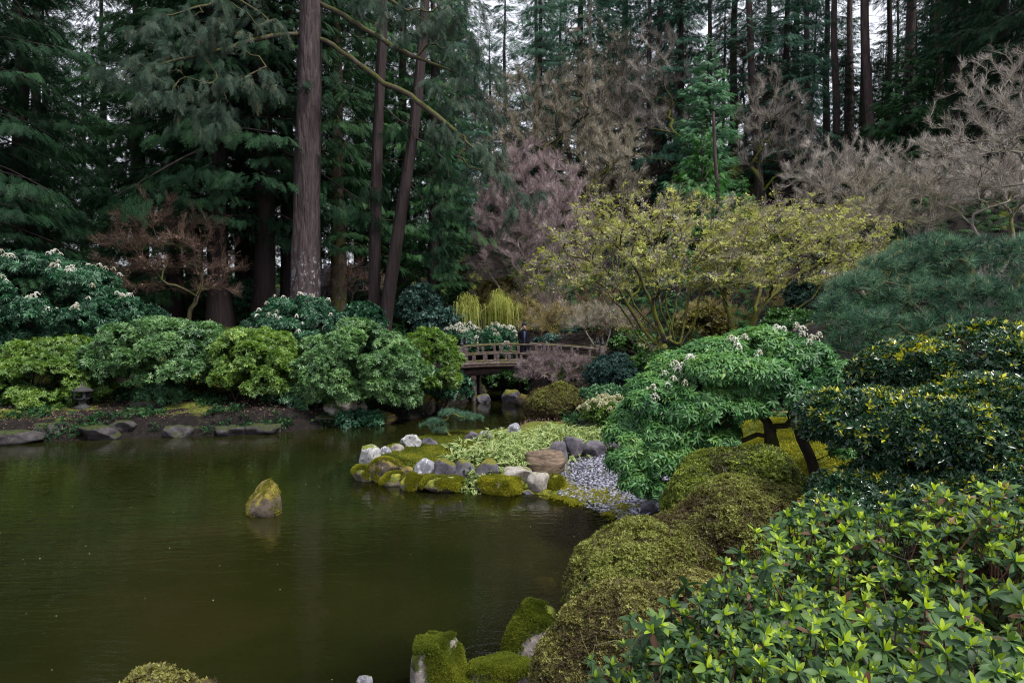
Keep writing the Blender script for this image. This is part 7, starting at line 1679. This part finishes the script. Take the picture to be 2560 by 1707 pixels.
# ================================================================ foreground azalea with large leaves
def front_azalea():
    rng = np.random.default_rng(501); b = np.array([2.0, 2.6, 1.35]); b[2] = H(2.0, 2.6) - .05
    o = thing('azalea_shrub', 'nearest shrub at the bottom right, large leathery leaves with lime-green shoot tips', 'shrub', tuple(b))
    prof = [(1590, 1620, 3.4), (1625, 1575, 3.3), (1665, 1545, 3.2), (1720, 1500, 3.2), (1780, 1440, 3.3), (1840, 1390, 3.4), (1920, 1350, 3.6), (2000, 1320, 3.8), (2080, 1290, 3.9), (2160, 1260, 3.9), (2260, 1240, 3.9), (2360, 1235, 3.8), (2460, 1230, 3.7), (2560, 1225, 3.6), (2660, 1220, 3.5)]
    # top surface: ridge line far, sloping down toward the camera; sample in image-free world grid
    ridge = np.array([W(px, py + 48, d) for px, py, d in prof])
    def top(x, y):
        zr = np.interp(x, ridge[:, 0], ridge[:, 2]); yr = np.interp(x, ridge[:, 0], ridge[:, 1]); t = np.clip((yr - y) / 2.4, -1, 1.2)
        left = np.clip((x - ridge[0, 0] + .25) / .5, 0, 1)
        return zr + .06 * np.sin(x * 3.1 + y * 2.3) + .05 * np.sin(x * 6.7 - y * 4.1) - .02 * t + .06 * np.maximum(0, t) - np.where(t < 0, t * t * 3.5, 0) - (1 - left) ** 2 * .5
    P = []
    for lay, (cnt, dz, jj) in enumerate([(4200, 0, .065), (1300, .11, .05), (900, .24, .07), (600, .4, .1), (400, .6, .12)]):
        x = rng.uniform(.45, 3.6, cnt); y = rng.uniform(1.0, 4.3, cnt); yr = np.interp(x, ridge[:, 0], ridge[:, 1]); k = (y < yr + .15 + dz * .6) & (x > ridge[0, 0] - .1 + (3.4 - y) * .05); x, y = x[k], y[k]
        P.append(np.stack([x, y, top(x, y) - dz + rng.normal(0, jj, len(x))], -1))
    lay = np.concatenate([np.full(len(p), i) for i, p in enumerate(P)]); P = np.concatenate(P)
    # lower left skirt falling to the bottom edge
    sx = [(W(px, py, d)) for px, py, d in [(1600, 1650, 3.3), (1640, 1670, 3.0), (1700, 1610, 3.0), (1625, 1700, 3.0), (1650, 1690, 2.8), (1720, 1640, 2.8), (1760, 1560, 3.0)] for _ in range(22)]
    sx = np.array(sx) + rng.normal(0, .09, (len(sx), 3)); P = np.concatenate([P, sx]); lay = np.concatenate([lay, rng.integers(0, 3, len(sx))])
    # thin to a natural spacing
    cell = .056; key = {}; sel = []
    for i in range(len(P)):
        c = tuple((P[i] / cell).astype(int))
        if c in key: continue
        key[c] = 1; sel.append(i)
    P, lay = P[sel], lay[sel]; dcam = np.linalg.norm(P - np.array([0, 0, CAMZ]), axis=1); k = dcam > 1.15; P, lay, dcam = P[k], lay[k], dcam[k]
    N = np.tile([0, -.25, 1.0], (len(P), 1)) + rng.normal(0, .35, P.shape); size = .058 * rng.uniform(.6, 1.4, len(P)); Pb = P - b
    lf = leaf8(.2, .04, .22, .1); li = leaf8(.2, .07, .02)
    T_ = [rosette(8, lf, -25, 35, s, inner=4, inner_leaf=li, inner_up=55, inner_s=.66, inner_r=.48, dead=.02) for s in (21, 22, 23, 24)] + [rosette(7, lf, -35, 30, 25, inner=0)]
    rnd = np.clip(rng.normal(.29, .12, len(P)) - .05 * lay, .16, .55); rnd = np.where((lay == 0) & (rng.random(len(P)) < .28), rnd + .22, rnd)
    px, py = px_of(P); vis = (px > 1540) & (px < 2560) & (py > 1200) & (py < 1707) & (lay == 0); cand = np.where(vis)[0]; near = cand[np.argsort(dcam[cand])[:28]]
    m = np.ones(len(P), bool); m[near] = False
    q = rng.integers(0, 4, len(P)); q = np.where((lay > 1) & (rng.random(len(P)) < .6), 4, q)
    spread('foliage', o, LM['azalea_big'], T_, Pb[m], perp(N[m], rng), N[m], size[m], rng, rnd=rnd[m], kind='stuff', tid=q[m])
    leaf_pieces(o, Pb[near], N[near], rng, .057, lf, 'azalea_big', 8, -25, 35, 0, maxn=300, rn=(.15, .6), inner=3, inner_tmpl=li)
    # stems
    sk = Skel((0, 0, 0)); 
    for a in range(9):
        an = a * 2.4; sk.D[0] = np.array([0, 0, 1.0]); sk.curve(0, np.array([math.cos(an) * .5, math.sin(an) * .5, .35 + .1 * (a % 3)]), rng, .12, .1)
    Tt = Pb[rng.choice(len(Pb), 420)] - np.array([0, 0, .03]); sk.grow(Tt, rng, .12, .12, .15, .3); sk.radii(.0022, 2.3, rmax=.035); v, f = sk.tubes(5)
    link('branches', make_mesh('branches', v, f, smooth=True), parent=o, mat=M['bark_brown'])
    tk = np.where(lay < 2)[0]; sv = np.array([[.05, 0, 0], [-.025, .043, 0], [-.025, -.043, 0], [.08, 0, -3.2], [-.04, .07, -3.2], [-.04, -.07, -3.2]]); sf = np.array([[0, 1, 4], [0, 4, 3], [1, 2, 5], [1, 5, 4], [2, 0, 3], [2, 3, 5]])
    spread('shoots', o, M['bark_red'], [(sv, sf)], Pb[tk], perp(np.tile([0, 0, 1.0], (len(tk), 1)), rng), np.array([0, 0, 1.0]) + rng.normal(0, .22, (len(tk), 3)), size[tk], rng, kind='stuff')
    # short leafless twiglets and dry seed heads
    k = rng.choice(len(P), 900); spread('twigs', o, LM['twig_brown'], TW, Pb[k] - np.array([0, 0, .12]), np.array([0, 0, 1.0]) + rng.normal(0, .5, (900, 3)), rand_dirs(900, rng), .14 * rng.uniform(.6, 1.3, 900), rng, kind='stuff')
    cd = np.where((px > 2150) & (py < 1330) & (lay == 0))[0]; k = rng.choice(cd, min(60, len(cd))); dr = rosette(6, leaf2(.25, .1, .3), 0, 60, 77)
    mg = scatter(dr[0], dr[1], Pb[k] + np.array([0, 0, .015]), perp(N[k], rng), N[k], .03 * rng.uniform(.7, 1.3, len(k)), rng); link('dry_flowers', make_mesh('dry_flowers', *mg), parent=o, mat=LM['dry'], kind='stuff')
front_azalea()
def petals():
    rng = np.random.default_rng(610); P = np.stack([rng.uniform(-9, 2, 500), rng.uniform(5, 19, 500), np.full(500, .006)], -1); P = P[pond_sd(P[:, 0], P[:, 1]) < -.1][:90]; up = np.tile([0, 0, 1.0], (len(P), 1))
    o = spread('floating_petals', None, LM['flower_cream'], [(L2[0] * np.array([1, 1, .2]), L2[1])], P, perp(up, rng), up, rng.uniform(.012, .03, len(P)), rng, kind='stuff'); o['label'] = 'tiny pale petals and specks floating on the pond'; o['category'] = 'petals'
petals()
def dead_twigs():
    rng = np.random.default_rng(520); b = W(1640, 1660, 3.6); b[2] = H(b[0], b[1]) - .02; o = thing('bare_shrub', 'grey lichened leafless twigs poking out between the nearest shrub and the lower mound', 'shrub', tuple(b))
    sk = Skel((0, 0, 0)); T = [W(px, py, 3.6 + rng.normal(0, .15)) - b for px, py in [(1470, 1560), (1490, 1590), (1520, 1575), (1540, 1600), (1450, 1575), (1560, 1620), (1500, 1610), (1580, 1590), (1610, 1600), (1480, 1640), (1530, 1650), (1600, 1640), (1650, 1600), (1700, 1620), (1560, 1560), (1500, 1680), (1460, 1690), (1550, 1690)]]
    sk.curve(0, W(1640, 1640, 3.6) - b, rng, .1, .1); sk.grow(T, rng, .05, .12, .1, .4); sk.radii(.0016, 2.3, rmax=.012); v, f = sk.tubes(5)
    link('branches', make_mesh('branches', v, f, smooth=True), parent=o, mat=M['bark_grey'])
dead_twigs()
